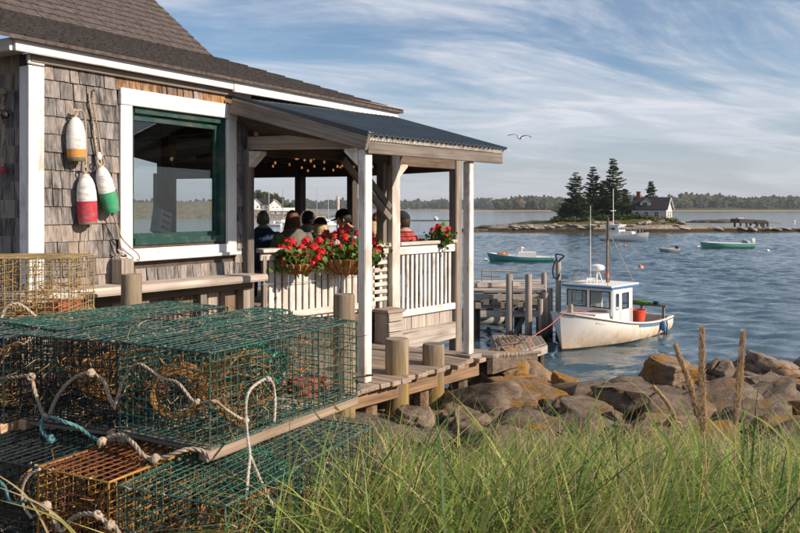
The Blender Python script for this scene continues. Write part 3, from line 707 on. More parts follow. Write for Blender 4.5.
# ---- headland with white houses, behind the porch (370 m)
DH = 372.0
hh_ = [(40, 7), (180, 8), (240, 6), (275, 4.5), (292, 2.2), (305, 1.2), (320, .4)]
xs = axis(ipx(40, DH), ipx(322, DH), 3); ys = [0, 3, 8, 16, 30, 60, 110]; mb = MB()
for y in ys:
    for x in xs:
        u = 400+x/DH*800; h = lerp_tab(hh_, u); k = [-.2, .12, .25, .42, .7, 1, 1.1][ys.index(y)]
        mb.v.append(V((x, DH+y+4*noise.noise(V((x*.03, 2, 0))), WZ+h*k+.5*noise.noise(V((x*.2, y*.2, 0))))))
nx = len(xs)
for j in range(len(ys)-1):
    for i in range(nx-1): mb.f.append((j*nx+i, j*nx+i+1, (j+1)*nx+i+1, (j+1)*nx+i)); mb.m.append(0)
mb.build('headland', simple('headland_ground', (.20, .17, .11), .95, .1, .5, .4), kind='structure', smooth=True, centre=False)
def hp(u, y): x = ipx(u, DH+y); return V((x, DH+y, WZ+lerp_tab(hh_, u)*lerp_tab([(0, -.2), (3, .12), (8, .25), (16, .42), (30, .7), (60, 1), (110, 1.1)], y)-.2))
for i, (u, lx, ly, lb) in enumerate([(255.5, 5, 5.2, 'white gabled house on the headland nearest the shingled wall'), (265.5, 8, 4.6, 'grey roofed white house in the middle of the headland row'), (275, 6, 5.6, 'white gabled house at the right end of the headland row')]):
    p = hp(u, 26); p.z += .6
    gable_house('headland_house', lb, p, lx, ly, 3.0, 2.6, math.radians(-78 if i != 1 else -12), M['house_white'], M['cottage_roof'] if i == 1 else M['cottage_wall'],
                [(-1.3, 1.5, .8, 1.1), (1.2, 1.5, .8, 1.1)], [(-1.1, 1.4, .7, 1.1), (1.0, 1.4, .7, 1.1)], group='houses on the headland')
p = hp(283, 14); p.z += .4
gable_house('boat_shed', 'low white waterfront shed on the headland below the houses', p, 11, 4, 1.8, 1.3, math.radians(-8), M['house_white'], M['house_white'], [(-3, .9, .9, .8), (0, .9, .9, .8), (3, .9, .9, .8)], [])
r_ = random.Random(19)
for i, (u, y, h, lb) in enumerate([(252, 66, 9, 'broad tree on the headland ridge nearest the shingled wall'), (259, 70, 10, 'tallest broad tree behind the headland houses'), (266, 64, 9.4, 'broad tree behind the middle headland house'), (273, 66, 8.8, 'broad tree behind the right headland house'), (280, 60, 7.4, 'smaller tree right of the headland houses'), (286, 55, 5.4, 'low tree at the sloping end of the headland wood'), (293.5, 40, 7.2, 'lone round tree standing apart at the headland tip')]):
    b = hp(u, y); tt = thing('headland_tree', lb, 'tree', b, 0, 'trees on the headland')
    mb = MB(); mb.tube([b, b+V((.2, 0, h*.5)), b+V((0, 0, h*.8))], [.3, .2, .08], 6)
    for k in range(5): an = k*1.3; mb.tube([b+V((.1, 0, h*.4)), b+V((math.cos(an)*h*.3, math.sin(an)*h*.3, h*.72))], [.12, .04], 4)
    mb.build('trunk', M['bark'], tt); mb = MB()
    for k in range(9):
        an = r_.uniform(0, 6.28); rr = h*r_.uniform(.05, .3); leafball(mb, b+V((math.cos(an)*rr, math.sin(an)*rr, h*r_.uniform(.42, .86))), (h*.19, h*.19, h*.15), 110, .75, r_, 0, .35)
    mb.build('crown', M['headland_leaf'], tt)
# wharf with piles at the headland foot
wt = thing('headland_wharf', 'long pale wharf on thin piles below the headland houses', 'wharf', hp(285, 0))
a = V((ipx(246, DH-6), DH-6, WZ+1.8)); b = V((ipx(330, DH-6), DH-6, WZ+1.6)); mb = MB(); mb.bar(a, b, 3, .35); mb.build('deck', M['pale_wood'], wt)
for i in range(20):
    q = a.lerp(b, i/19); mb = MB(); mb.tube([q+V((0, -1, -2.6)), q+V((0, -1, .7+(i % 3)*.5))], .17, 5); mb.build('pile', M['pale_wood'], wt)
# ================================================================ the shingled building
U = V((.522, .853, 0)); N = V((.853, -.522, 0)); W0 = V((-2.432, 6.9, 0)); ZV = V((0, 0, 1))
def wp(t_, z, off=0.0): return W0+U*t_+N*off+ZV*z
T0, T1 = -.828, 1.624          # corner, porch end
ZB, ZT = -.4, 2.80
bld = thing('shingled_building', 'weathered cedar shingled harbour building with white trimmed green window', 'building', wp(T0, ZB))
RW = Matrix((U, -N, ZV)).transposed()        # local x along wall, y into wall
RS = Matrix((N, U, ZV)).transposed()         # side wall (faces -U): local x = N
RL = Matrix((-N, -U, ZV)).transposed()
# window opening in t/z
wt0, wt1, wz0, wz1 = 0.0, 1.431, 1.13, 2.635
ot0, ot1, oz0, oz1 = .13, 1.30, 1.27, 2.50      # glazed opening
mb = MB()     # sheathing behind the shingles, with the opening
def wslab(t0, t1, z0, z1, o0=-.14, o1=-.012):
    c = wp((t0+t1)/2, (z0+z1)/2, (o0+o1)/2); mb.box(c, (t1-t0, o1-o0, z1-z0), RW)
wslab(T0, ot0, ZB, ZT); wslab(ot1, T1, ZB, ZT); wslab(ot0, ot1, ZB, oz0); wslab(ot0, ot1, oz1, ZT)
wall = mb.build('wall', M['dark_wood'], bld)
# side wall (in shade) runs from the corner along -N
C0 = wp(T0, 0, 0)
def sp_(s_, z, off=0.0): return C0-N*s_-U*off+ZV*z
mb = MB(); c = sp_(3.2, (ZB+ZT)/2, -.08); mb.box(c, (6.4, .12, ZT-ZB), RL); side = mb.build('side_wall', M['dark_wood'], bld)
# shingles
M['shingle_warm'] = shingle_mat('rust_washed_shingle', (.10, .06, .035), (.30, .19, .12), (.44, .31, .21), (.40, .22, .09))
SH = {}
def shingle(w_, h_, pos, R, par, mat=None):
    key = (round(w_/.02)*.02, rnd.randint(0, 2), mat is None); w2 = key[0]
    if key not in SH:
        m_ = MB(); x = w2/2-.002; j = lambda s_: rnd.uniform(-s_, s_); bl, br_ = j(.0025), j(.0025)
        vs = [(-x, -.021+j(.004), bl), (x, -.021+j(.004), br_), (x, -.002, br_), (-x, -.002, bl), (-x+j(.002), -.005, h_), (x, -.005, h_), (x, -.001, h_), (-x, -.001, h_)]
        vs2 = [(a_*.97, b_-.0, c_) for a_, b_, c_ in vs[:2]]
        m_.add(vs, [(0, 1, 5, 4), (3, 2, 1, 0), (1, 2, 6, 5), (0, 4, 7, 3), (4, 5, 6, 7), (2, 3, 7, 6)])
        me = bpy.data.meshes.new('shingle'); me.from_pydata([tuple(q) for q in m_.v], [], m_.f); me.materials.append(mat or M['shingle']); SH[key] = me
    o = bpy.data.objects.new('shingle', SH[key])
    place(o, Matrix.Translation(pos) @ (R @ Matrix.Rotation(rnd.uniform(-.005, .005), 3, 'Y')).to_4x4(), par)
EX = .143; z = .90; row = 0
while z < 2.74:
    x = T0+.105; top = min(z+EX+.02, 2.745)
    x += rnd.uniform(-.02, .0)
    while x < T1-.02:
        w_ = rnd.choice((.075, .09, .11, .13, .15, .18))+rnd.uniform(-.01, .01); w_ = min(w_, T1-x)
        if w_ < .03: break
        zc = z+EX/2; a, b = x, x+w_
        if wz0-.02 < zc < wz1-.04:      # stop at the trim
            if a < wt0 and b > wt0: b = wt0-.002
            elif a >= wt0-.005 and b <= wt1+.005: x = wt1; continue
            elif wt0 <= a < wt1 < b: a = wt1+.002
        if b-a > .03: shingle(b-a, top-z, wp((a+b)/2, z+rnd.uniform(-.002, .002), 0), RW, wall, M['shingle_warm'] if z > 2.55 and a > -.1 and rnd.random() < .85 else None)
        x += w_+.001
        if wz0-.02 < zc < wz1-.04 and b == wt0-.002: x = wt1+.002
    z += EX; row += 1
z = .5
mbs = MB()
while z < 2.74:
    x = .10
    while x < 2.2:
        w_ = rnd.choice((.1, .13, .16, .19))
        if x < .55: shingle(w_, EX+.018, sp_(x+w_/2, z, 0), RL, side)
        else: mbs.box(sp_(x+w_/2, z+EX/2, .009), (w_-.004, .012, EX), RL, jit=.002)
        x += w_+.003
    z += EX
tag(mbs.build('shingles', M['shingle'], side), kind='stuff')
# vertical boards under the ledge
x = T0+.02
while x < T1-.05:
    w_ = rnd.uniform(.14, .24); w_ = min(w_, T1-x); plank('board', wp(x+w_/2, -.35, .012), wp(x+w_/2, .80, .012), w_-.008, .022, M['brown_wood'] if rnd.random() < .6 else M['grey_wood'], bld, up=N); x += w_
# corner boards
plank('corner_board', wp(T0+.034, -.35, .018), wp(T0+.034, 2.70, .018), .138, .030, M['white_trim'], bld, up=N)
plank('corner_board', sp_(.045, -.35, .018), sp_(.045, 2.70, .018), .09, .030, M['white_trim'], bld, up=-U)
plank('corner_cap', wp(T0+.034, 2.71, .02), wp(T0+.034, 2.79, .02), .142, .034, M['white_trim'], bld, up=N)
# ledge along the wall
plank('ledge_board', wp(T0-.3, .935, .16), wp(T1-.02, .90, .16), .31, .065, M['pale_wood'], bld, c=.014)
plank('ledge_apron', wp(T0-.3, .845, .10), wp(T1-.02, .825, .10), .04, .09, M['brown_wood'], bld)
for q in (-.55, .2, .9, 1.5): plank('ledge_bracket', wp(q, -.35, .07), wp(q, .80, .07), .09, .09, M['grey_wood'], bld, up=N)
# window
win = MB()
wtz = [((wt0, 2.57), (wt1, 2.57), .13), ((wt0, 1.185), (wt1, 1.185), .11)]
wn_ = plank('window', wp(wt0-.004, 2.565, .022), wp(wt1+.004, 2.565, .022), .046, .14, M['white_trim'], bld, c=.006)
for tt in (wt0+.062, wt1-.062): plank('casing', wp(tt, 1.243, .020), wp(tt, 2.493, .020), .124, .042, M['white_trim'], wn_, up=N)
plank('casing', wp(wt0, 1.20, .020), wp(wt1, 1.20, .020), .042, .085, M['white_trim'], wn_)
plank('sill', wp(wt0-.03, 1.145, .035), wp(wt1+.03, 1.145, .035), .085, .03, M['white_trim'], wn_)
fr = MB()
for (a, b, z0, z1) in ((ot0, ot0+.035, oz0, oz1), (ot1-.06, ot1, oz0, oz1)): fr.box(wp((a+b)/2, (z0+z1)/2, -.03), (b-a, .07, z1-z0), RW)
fr.box(wp((ot0+ot1)/2, oz1-.03, -.03), (ot1-ot0-.1, .066, .06), RW); fr.box(wp((ot0+ot1)/2, oz0+.03, -.03), (ot1-ot0-.1, .066, .06), RW)
fr.build('frame', M['green_paint'], wn_)
fr = MB()
fr.box(wp(ot0+.045, 1.89, -.06), (.03, .04, 1.12), RW); fr.box(wp(ot1-.075, 1.89, -.06), (.045, .04, 1.12), RW); fr.box(wp((ot0+ot1)/2, 2.405, -.06), (ot1-ot0-.1, .044, .05), RW); fr.box(wp((ot0+ot1)/2, 1.35, -.06), (ot1-ot0-.1, .044, .045), RW)
fr.build('sash', M['green_paint'], wn_)
fr = MB(); fr.box(wp((ot0+ot1)/2, 1.89, -.07), (ot1-ot0-.10, .006, 1.10), RW); fr.build('pane', M['glass'], wn_)
# room behind the window, with a window in its far wall
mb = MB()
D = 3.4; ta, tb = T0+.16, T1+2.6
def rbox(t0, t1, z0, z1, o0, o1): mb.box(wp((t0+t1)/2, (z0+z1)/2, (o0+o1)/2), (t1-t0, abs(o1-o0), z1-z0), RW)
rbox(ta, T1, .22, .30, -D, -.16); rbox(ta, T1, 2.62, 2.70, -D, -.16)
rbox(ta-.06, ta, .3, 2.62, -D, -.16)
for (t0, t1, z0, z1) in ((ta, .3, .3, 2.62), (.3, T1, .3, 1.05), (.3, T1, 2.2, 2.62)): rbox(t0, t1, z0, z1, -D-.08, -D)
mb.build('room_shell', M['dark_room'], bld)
for q in (-1.1, -2.3): plank('interior_post', wp(T1-.05, .3, q), wp(T1-.05, 2.62, q), .12, .12, M['dark_wood'], bld, up=N)
plank('interior_beam', wp(T1-.05, 2.5, -.16), wp(T1-.05, 2.5, -D), .10, .22, M['dark_wood'], bld)
ct = thing('window_counter', 'dark counter with cluttered top just inside the green window', 'counter', wp(.7, .3, -.9))
mb = MB(); mb.box(wp(.75, 1.28, -.9), (1.5, .5, .06), RW); mb.build('top', M['dark_wood'], ct)
for q in (.1, 1.4): mb = MB(); mb.box(wp(q, .77, -.9), (.07, .45, .95), RW); mb.build('leg', M['dark_wood'], ct)
cr = thing('paper_box', 'white lettered box tilted on the counter inside the window', 'box', wp(1.2, 1.31, -.8))
mb = MB(); Rb = RW @ Euler((0, .25, .3)).to_matrix(); mb.box(wp(1.2, 1.45, -.8), (.22, .1, .24), Rb); mb.build('box', simple('cream_card', (.62, .58, .5)), cr)
mb = MB()
for k in range(3): mb.box(wp(1.2, 1.45, -.8)+Rb @ V((.0, -.053, .07-k*.065)), (.16-.03*(k % 2), .004, .02), Rb)
mb.build('lettering', simple('dark_ink', (.05, .06, .08)), cr)
for (q, zz_, h_, lb) in ((.55, 1.31, .30, 'tall dark jar on the counter inside the window'), (.72, 1.31, .22, 'short dark jar on the counter inside the window')):
    mb = MB(); mb.lathe([(.05, 0), (.055, h_*.6), (.03, h_*.8), (.03, h_)], 12, Matrix.Translation(wp(q, zz_, -.85))); tag(mb.build('jar', simple('dark_glass', (.03, .035, .03), .2, .5), smooth=40), lb, 'jar')
# frieze, fascia, soffit
plank('frieze_board', wp(T0-.02, 2.765, .03), wp(T1+.02, 2.765, .03), .034, .075, M['grey_wood'], bld)
mb = MB(); mb.box(wp(1.8, 2.812, .055), (5.3, .11, .014), RW); mb.build('soffit', M['white_trim'], bld)
plank('fascia', wp(T0-.20, 2.825, .105), wp(1.302, 2.825, .105), .03, .095, M['white_trim'], bld)
plank('fascia', wp(1.305, 2.81, .112), wp(4.40, 2.835, .112), .03, .115, M['white_trim'], bld)
plank('fascia', wp(T0-.21, 2.825, .09), wp(T0-.21, 2.825, -2.0), .03, .095, M['white_trim'], bld)
mb = MB(); mb.box(wp(T0-.10, 2.81, -.95), (.2, 1.88, .014), RW); mb.build('soffit', M['white_trim'], bld)
plank('eave_strip', wp(1.0, 2.880, .125), wp(4.42, 2.905, .125), .025, .035, M['grey_wood'], bld)
# roof: low skirt + steep upper slope
E = lambda t_: wp(t_, 2.885, .17); Tj = lambda t_: wp(t_, 3.40, -1.2); TE = 2.352
UPD = (-N*1.0+ZV*.8).normalized()
rf = MB(); tl = -2.6
def roofslab(pts, th): 
    n = len(pts); lo = [p-ZV*th for p in pts]
    rf.add(pts+lo, [tuple(range(n)), tuple(range(2*n-1, n-1, -1))]+[(i, i+n, (i+1) % n+n, (i+1) % n) for i in range(n)])
roofslab([E(tl), E(4.47), Tj(TE), Tj(tl)], .03)
roofslab([Tj(tl), Tj(TE), Tj(TE)+UPD*4.4, Tj(tl)+UPD*4.4], .05)
roofslab([E(4.47), wp(4.47, 2.9, -4.5), wp(TE, 3.4, -4.5), Tj(TE)], .03)
roof = rf.build('roof', M['roof_shingle'], bld)
# shingle courses
def course_shingle(p, along, upv, w_, exp_, th, mbx=None):
    nrm = along.cross(upv).normalized(); a = p; b = p+along*(w_-.006); k = .004
    vs = [a+nrm*th, b+nrm*th, b+upv*exp_*1.05+nrm*k, a+upv*exp_*1.05+nrm*k, a+nrm*.001, b+nrm*.001, b+upv*exp_*1.05, a+upv*exp_*1.05]
    fs = [(0, 1, 2, 3), (4, 5, 1, 0), (1, 5, 6, 2), (4, 0, 3, 7)]
    if mbx is not None: mbx.add(vs, fs); return
    m_ = MB(); m_.add(vs, fs); m_.build('roof_shingle', M['roof_shingle'], roof)
ex_, sw = .135, .30; cnt = 0; rest = MB()
j = 0
while j*ex_ < 4.2:
    s_ = j*ex_; q = tl+(.0 if j % 2 else -.15)+rnd.uniform(-.03, .03)
    while q < TE-.02:
        w_ = min(sw*rnd.choice((.7, 1, 1)), TE-q); p = Tj(q)+UPD*s_
        pr = P(0, 0, 1); vis = p.y > 0 and -30 < 400+p.x/p.y*800 < 240 and -25 < HOR-(p.z-CAMZ)/p.y*800
        if vis and cnt < 300: course_shingle(p, U, UPD, w_, ex_, .016); cnt += 1
        else: course_shingle(p, U, UPD, w_, ex_, .016, rest)
        q += w_
    j += 1
LOW = (Tj(0)-E(0)); ll = LOW.length; LOW.normalize(); j = 0
low_rest = MB()
while j*ex_ < ll-.02:
    s_ = j*ex_; tend = 4.47+(TE-4.47)*s_/ll; q = tl+rnd.uniform(-.15, 0)
    while q < tend-.03:
        w_ = min(sw*rnd.choice((.7, 1, 1)), tend-q); course_shingle(E(q)+LOW*s_+ZV*.001, U, LOW, w_, min(ex_, ll-s_), .017, low_rest); q += w_
    j += 1
tag(rest.build('roof_shingles', M['roof_shingle'], roof), kind='stuff'); tag(low_rest.build('skirt_shingles', M['skirt_shingle'], roof), kind='stuff')

# ================================================================ the porch
PD = V((.65, .76, 0)); PN = V((.76, -.65, 0))         # along the front, outward
post1 = PZ(365, 382, 0); post2 = PZ(468.5, 356, 0)
Q1 = V((-.10, 9.85, 0)); Q2 = V((.752, 10.85, 0)); WC = wp(T1, 0, 0)
F1 = V((-1.62, 13.0, 0)); F2 = V((-.76, 12.75, 0)); F0 = V((-4.2, 13.9, 0))
FL = .30
porch = thing('porch', 'open timber porch with corrugated roof, white posts and slatted railings', 'porch', post1)
def post(name, b, z0, z1, s_, m, rz, par=porch):
    return plank(name, V((b.x, b.y, z0)), V((b.x, b.y, z1)), s_, s_, m, par, up=(math.cos(rz), math.sin(rz), 0), c=.008)
az = math.atan2(PN.y, PN.x)
p1 = post('post', post1, 0, 2.145, .095, M['white_paint'], az); p2 = post('post', post2, .03, 2.10, .085, M['white_paint'], az)
plank('post_base', V((post2.x, post2.y, .004))-PD*.11, V((post2.x, post2.y, .004))+PD*.11, .2, .05, M['grey_wood'], porch)
p3 = post('post', Q1, -.3, 2.32, .15, M['white_rail'], az); p4 = post('post', Q2, -1.2, 2.30, .13, M['grey_wood'], az)
post('post', WC+N*.055-U*.035, -.3, 2.20, .085, M['grey_wood'], az)
post('post', F1, -1.6, 2.2, .13, M['dark_wood'], az); post('post', F2, -1.6, 2.2, .13, M['dark_wood'], az); post('post', F0, -1.6, 2.2, .13, M['dark_wood'], az)
# extra weathered half post beside Q1
post('post', Q1-PD*.12+V((-.03, .06, 0)), FL, 2.32, .12, M['grey_wood'], az)
# roof corners
RA = post1-PD*.06+PN*.12+ZV*2.27; RB = post2+PD*.58+PN*.12+ZV*2.27
RD = wp(1.32, 2.70, .10); RC = wp(4.25, 2.80, .10)
mb = MB(); ns = 120; nu = 10      # corrugated sheet, ribs run down the slope
for i in range(ns+1):
    a = RA.lerp(RB, i/ns); b = RD.lerp(RC, i/ns); hgt = .011*math.cos(i*math.pi/2)
    for k in range(nu+1):
        q = a.lerp(b, k/nu); mb.v.append(q+ZV*(hgt+.02*0))
for i in range(ns):
    for k in range(nu): mb.f.append((i*(nu+1)+k, (i+1)*(nu+1)+k, (i+1)*(nu+1)+k+1, i*(nu+1)+k+1)); mb.m.append(0)
lo = len(mb.v)
mb.v += [q-ZV*.012 for q in mb.v[:lo]]; mb.f += [tuple(x+lo for x in reversed(f)) for f in mb.f]; mb.m += [0]*len(mb.m)
for i in range(ns): mb.f.append((i*(nu+1), i*(nu+1)+lo, (i+1)*(nu+1)+lo, (i+1)*(nu+1))); mb.m.append(0)
for k in range(nu):
    for i in (0, ns): mb.f.append((i*(nu+1)+k, i*(nu+1)+k+1, i*(nu+1)+k+1+lo, i*(nu+1)+k+lo)); mb.m.append(0)
sheet = mb.build('corrugated_sheet', M['metal_roof'], porch)
# closure strip, eave beam, rake board
a = RA+PD*.02-PN*.03; b = RB-PD*.03-PN*.03
mb = MB(); ns = 160
for i in range(ns+1):
    q = a.lerp(b, i/ns); o_ = PN*(.012*math.cos(i*math.pi/1.5)); mb.v += [q+o_-ZV*.016, q+o_-ZV*.055]
for i in range(ns): mb.f.append((i*2, i*2+1, i*2+3, i*2+2)); mb.m.append(0)
mb.build('closure_strip', M['white_rail'], porch)
plank('eave_beam', a-PN*.035-ZV*.115, b-PN*.035-ZV*.115, .05, .115, M['grey_wood'], porch)
plank('rake_board', RA-PN*.02-ZV*.075-PD*.005, RD-ZV*.085-PD*.02, .045, .15, M['grey_wood'], porch)
plank('rake_flashing', RA+ZV*.004-PD*.022-PN*.0, RD+ZV*.004-PD*.022, .02, .05, M['metal_roof'], porch)
m1 = post1+ZV*2.215; m2 = WC+N*.05-U*.02+ZV*2.265
plank('tie_beam', m1+(m2-m1).normalized()*.07, m2, .07, .14, M['grey_wood'], porch)
# boarded gable above the tie beam
mb = MB(); e = m2+ZV*.07; f = RD-ZV*.17-PD*0; g = RA-PN*.2-ZV*.10; sh = PD*.05
mb.add([V(m1)+ZV*.07+sh, e+sh, f+sh, g+sh, V(m1)+ZV*.07+sh*1.6, e+sh*1.6, f+sh*1.6, g+sh*1.6], [(0, 1, 2, 3), (7, 6, 5, 4), (0, 4, 5, 1), (1, 5, 6, 2), (2, 6, 7, 3), (3, 7, 4, 0)])
mb.build('gable_board', M['dark_wood'], porch)
plank('gable_strut', V(e)-PD*.005+ZV*.0-N*.0+(m1-m2).normalized()*.12, V(e)+ZV*.33+(m1-m2).normalized()*.12, .05, .05, M['grey_wood'], porch, up=PD)
plank('block', m1-PD*.02+ZV*-.07, m1-PD*.02+ZV*.08, .135, .14, M['white_rail'], porch, up=PN)
# brackets at post heads
def bracket(b, d, z, m, s_=.16):
    mb = MB(); d = V(d).normalized(); sd_ = d.cross(ZV)*.045
    pts = [V((b.x, b.y, z)), V((b.x, b.y, z-s_*.35))+d*0, V((b.x, b.y, z-s_*.35)), V((b.x, b.y, z-s_))]
    prof = [(0.05, 0), (s_+.05, 0), (s_+.05, -.03), (.05, -s_)]
    vs = [V((b.x, b.y, z))+d*x+ZV*y+sd_*k for k in (-1, 1) for x, y in prof]
    mb.add(vs, [(0, 1, 2, 3), (7, 6, 5, 4), (0, 4, 5, 1), (1, 5, 6, 2), (2, 6, 7, 3), (3, 7, 4, 0)]); mb.build('bracket', m, porch)
bracket(post1, m2-m1, 2.145, M['white_paint']); bracket(Q1, PD, 2.14, M['white_rail'], .2); bracket(WC+N*.055-U*.035, m1-m2, 2.18, M['white_rail'], .16)
# interior beams, ceiling, header
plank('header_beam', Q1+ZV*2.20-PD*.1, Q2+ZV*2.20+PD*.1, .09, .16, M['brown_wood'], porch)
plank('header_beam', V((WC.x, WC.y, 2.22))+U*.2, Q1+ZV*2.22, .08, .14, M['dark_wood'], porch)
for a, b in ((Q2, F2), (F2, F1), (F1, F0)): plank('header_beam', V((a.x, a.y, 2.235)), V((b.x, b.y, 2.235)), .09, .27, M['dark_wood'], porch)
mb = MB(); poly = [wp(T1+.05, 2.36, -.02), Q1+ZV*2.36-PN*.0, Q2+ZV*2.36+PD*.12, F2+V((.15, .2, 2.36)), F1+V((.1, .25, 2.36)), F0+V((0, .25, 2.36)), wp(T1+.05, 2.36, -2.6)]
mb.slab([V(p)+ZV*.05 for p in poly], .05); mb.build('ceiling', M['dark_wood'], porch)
k = 0
for i in range(9):     # ceiling joists
    a = WC.lerp(Q2, (i+.6)/9.4)+ZV*2.325; a = V((WC+U*.2).lerp(Q2+PD*0, (i+.5)/9)); dd = V((-.62, .78, 0))
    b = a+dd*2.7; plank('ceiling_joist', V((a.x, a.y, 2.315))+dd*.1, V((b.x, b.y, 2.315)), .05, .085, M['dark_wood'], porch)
for i in range(6):     # rafters under the shed roof
    q = (i+.7)/6.2; a = RA.lerp(RB, q)-PN*.09-ZV*.075; b = RD.lerp(RC, q)-ZV*.06; plank('rafter', a, b, .045, .075, M['dark_wood'], porch)
# knee brace: two planks from the beam down to the corner post
dl = (V((WC.x, WC.y, 0))-V((Q1.x, Q1.y, 0))).normalized()
for k, (o_, dz) in enumerate(((0, 0), (.012, .13))):
    a = Q1+dl*.06+ZV*(1.47+dz)-PN*.0+V((.02, -.09, 0)); b = Q1+dl*(.84-k*.0)+ZV*(2.16+dz*1.25)+V((.02, -.09, 0)); plank('knee_brace', a, b, .05, .075, M['grey_wood'], porch)
# porch floor
mb = MB(); poly = [wp(T1+.02, FL, -.1), Q1+ZV*FL-PN*.08, Q2+ZV*FL-PN*.08, F2+ZV*FL, F1+ZV*FL, F0+ZV*FL, wp(T1+.02, FL, -2.7)]
mb.slab(poly, .06); mb.build('porch_floor', M['deck_wood'], porch)
for b in (F1, F2, V((-1.5, 11, 0)), V((-.3, 11.4, 0)), V((-2.6, 12.0, 0))):
    mb = MB(); mb.tube([(b.x, b.y, -1.9), (b.x, b.y, FL-.06)], .11, 8); mb.build('floor_pile', M['dark_wood'], porch)
# left railing  WC -> Q1
RT = 1.15
la = V((WC.x, WC.y, 0))+U*.14+N*.03; lb_ = Q1-(Q1-la).normalized()*.10; ld = (lb_-la).normalized(); ln = ld.cross(ZV); 
if ln.dot(PN) < 0: ln = -ln
rail = plank('railing', la+ZV*RT+ln*.02, lb_+ZV*RT+ln*.02, .14, .045, M['white_rail'], porch)
plank('rail_board', la+ZV*1.085+ln*.03, lb_+ZV*1.085+ln*.03, .03, .075, M['white_rail'], rail)
LL = (lb_-la).length; n_ = 17
for i in range(n_):
    q = la+ld*(LL*(.04+i/n_*.83)); plank('picket', q+ZV*.37+ln*.0, q+ZV*1.06+ln*.0, .072, .022, M['white_rail'], rail, up=ln)
plank('bottom_rail', la+ld*LL*.22+ZV*.45+ln*.035, la+ld*LL*.88+ZV*.45+ln*.035, .032, .07, M['white_rail'], rail)
plank('skirt_board', la+ZV*.31+ln*.01, lb_+ZV*.31+ln*.01, .04, .10, M['brown_wood'], rail)
plank('skirt_board', la+ZV*.06-ln*.02, lb_+ZV*.06-ln*.02, .03, .36, M['dark_wood'], rail)
plank('newel', la+ld*.05+ZV*.37+ln*.03, la+ld*.05+ZV*1.10+ln*.03, .05, .05, M['grey_wood'], rail, up=ln)
for i in range(7):      # horizontal slats next to the corner post
    zq = .50+i*.088; plank('slat', la+ld*LL*.885+ZV*zq+ln*.01, lb_+ZV*zq+ln*.01, .022, .05, M['white_rail'], rail)
for q in (.885, .955): plank('slat_post', la+ld*LL*q+ZV*.37-ln*.02, la+ld*LL*q+ZV*1.06-ln*.02, .05, .04, M['white_rail'], rail, up=ln)
# right railing  Q1 -> Q2
ra = Q1+PD*.08; rb = Q2-PD*.06; LR = (rb-ra).length
rail2 = plank('railing', ra+ZV*1.155+PN*.02, rb+ZV*1.155+PN*.02, .13, .04, M['white_rail'], porch)
plank('rail_board', ra+ZV*1.075+PN*.03, rb+ZV*1.075+PN*.03, .03, .115, M['white_paint'], rail2)
for i in range(13):
    q = ra+PD*(LR*(.035+i/13*.97)); plank('baluster', q+ZV*.30, q+ZV*1.03, .042, .03, M['white_paint'], rail2, up=PN)
plank('bottom_rail', ra+ZV*.285+PN*.03, rb+ZV*.285+PN*.03, .04, .085, M['white_paint'], rail2)
for i in range(4): plank('skirt_panel', ra+PD*(LR*(i+.5)/4)+ZV*.02-PN*.01, ra+PD*(LR*(i+.5)/4)+ZV*.245-PN*.01, LR/4-.008, .025, M['pale_wood'], rail2, up=PN)
plank('skirt_rail', ra+ZV*.055+PN*.03, rb+ZV*.055+PN*.03, .05, .035, M['pale_wood'], rail2)
plank('skirt_beam', ra-PD*.02-ZV*.075+PN*.02, rb-PD*.0-ZV*.05+PN*.02, .07, .20, M['pale_wood'], rail2)
# far rail
for a, b in ((Q2, F2), (F2, F1), (F1, F0)):
    r3 = plank('railing', V((a.x, a.y, 1.14)), V((b.x, b.y, 1.14)), .16, .045, M['dark_wood'], porch); n3 = int((b-a).length/.16)
    for i in range(1, n3): q = a.lerp(b, i/n3); plank('baluster', V((q.x, q.y, FL)), V((q.x, q.y, 1.11)), .04, .03, M['dark_wood'], r3, up=(1, 0, 0))
# string lights
M['bulb'] = NT('warm_bulb', .3).m; bb = M['bulb'].node_tree.nodes['Principled BSDF']; bb.inputs['Base Color'].default_value = (.8, .45, .2, 1); bb.inputs['Emission Color'].default_value = (1, .42, .14, 1); bb.inputs['Emission Strength'].default_value = .28
M['black'] = simple('black_rubber', (.015, .015, .015), .6)
LSTR = [((-1.35, 9.0), (.55, 10.75)), ((-1.5, 9.6), (.2, 11.2)), ((-1.7, 10.3), (-.2, 11.9)), ((-1.9, 11.2), (-.6, 12.4))]
LBL = ['string of warm bulbs nearest the front of the porch ceiling', 'second string of warm bulbs under the porch ceiling', 'third string of warm bulbs under the porch ceiling', 'string of warm bulbs farthest back under the porch ceiling']
for k, (a, b) in enumerate(LSTR):
    a = V((*a, 2.26)); b = V((*b, 2.26)); sl = thing('string_light', LBL[k], 'string light', a, 0, 'string lights in the porch'); pts = []
    n_ = 24
    for i in range(n_+1):
        f = i/n_; q = a.lerp(b, f); q.z -= .10*math.sin((f*4 % 1)*math.pi); pts.append(q)
    mb = MB(); mb.tube(pts, .003, 4); mb.build('cable', M['black'], sl)
    for i in range(1, 12):
        if rnd.random() < .3: continue
        q = pts[i*2]+V((rnd.uniform(-.05, .05), rnd.uniform(-.08, .08), rnd.uniform(-.02, .05))); mb = MB(); mb.lathe([(.004, 0), (.012, -.010), (.015, -.024), (.009, -.036), (.002, -.04)], 8, Matrix.Translation(q)); mb.build('bulb', M['bulb'], sl, smooth=True)
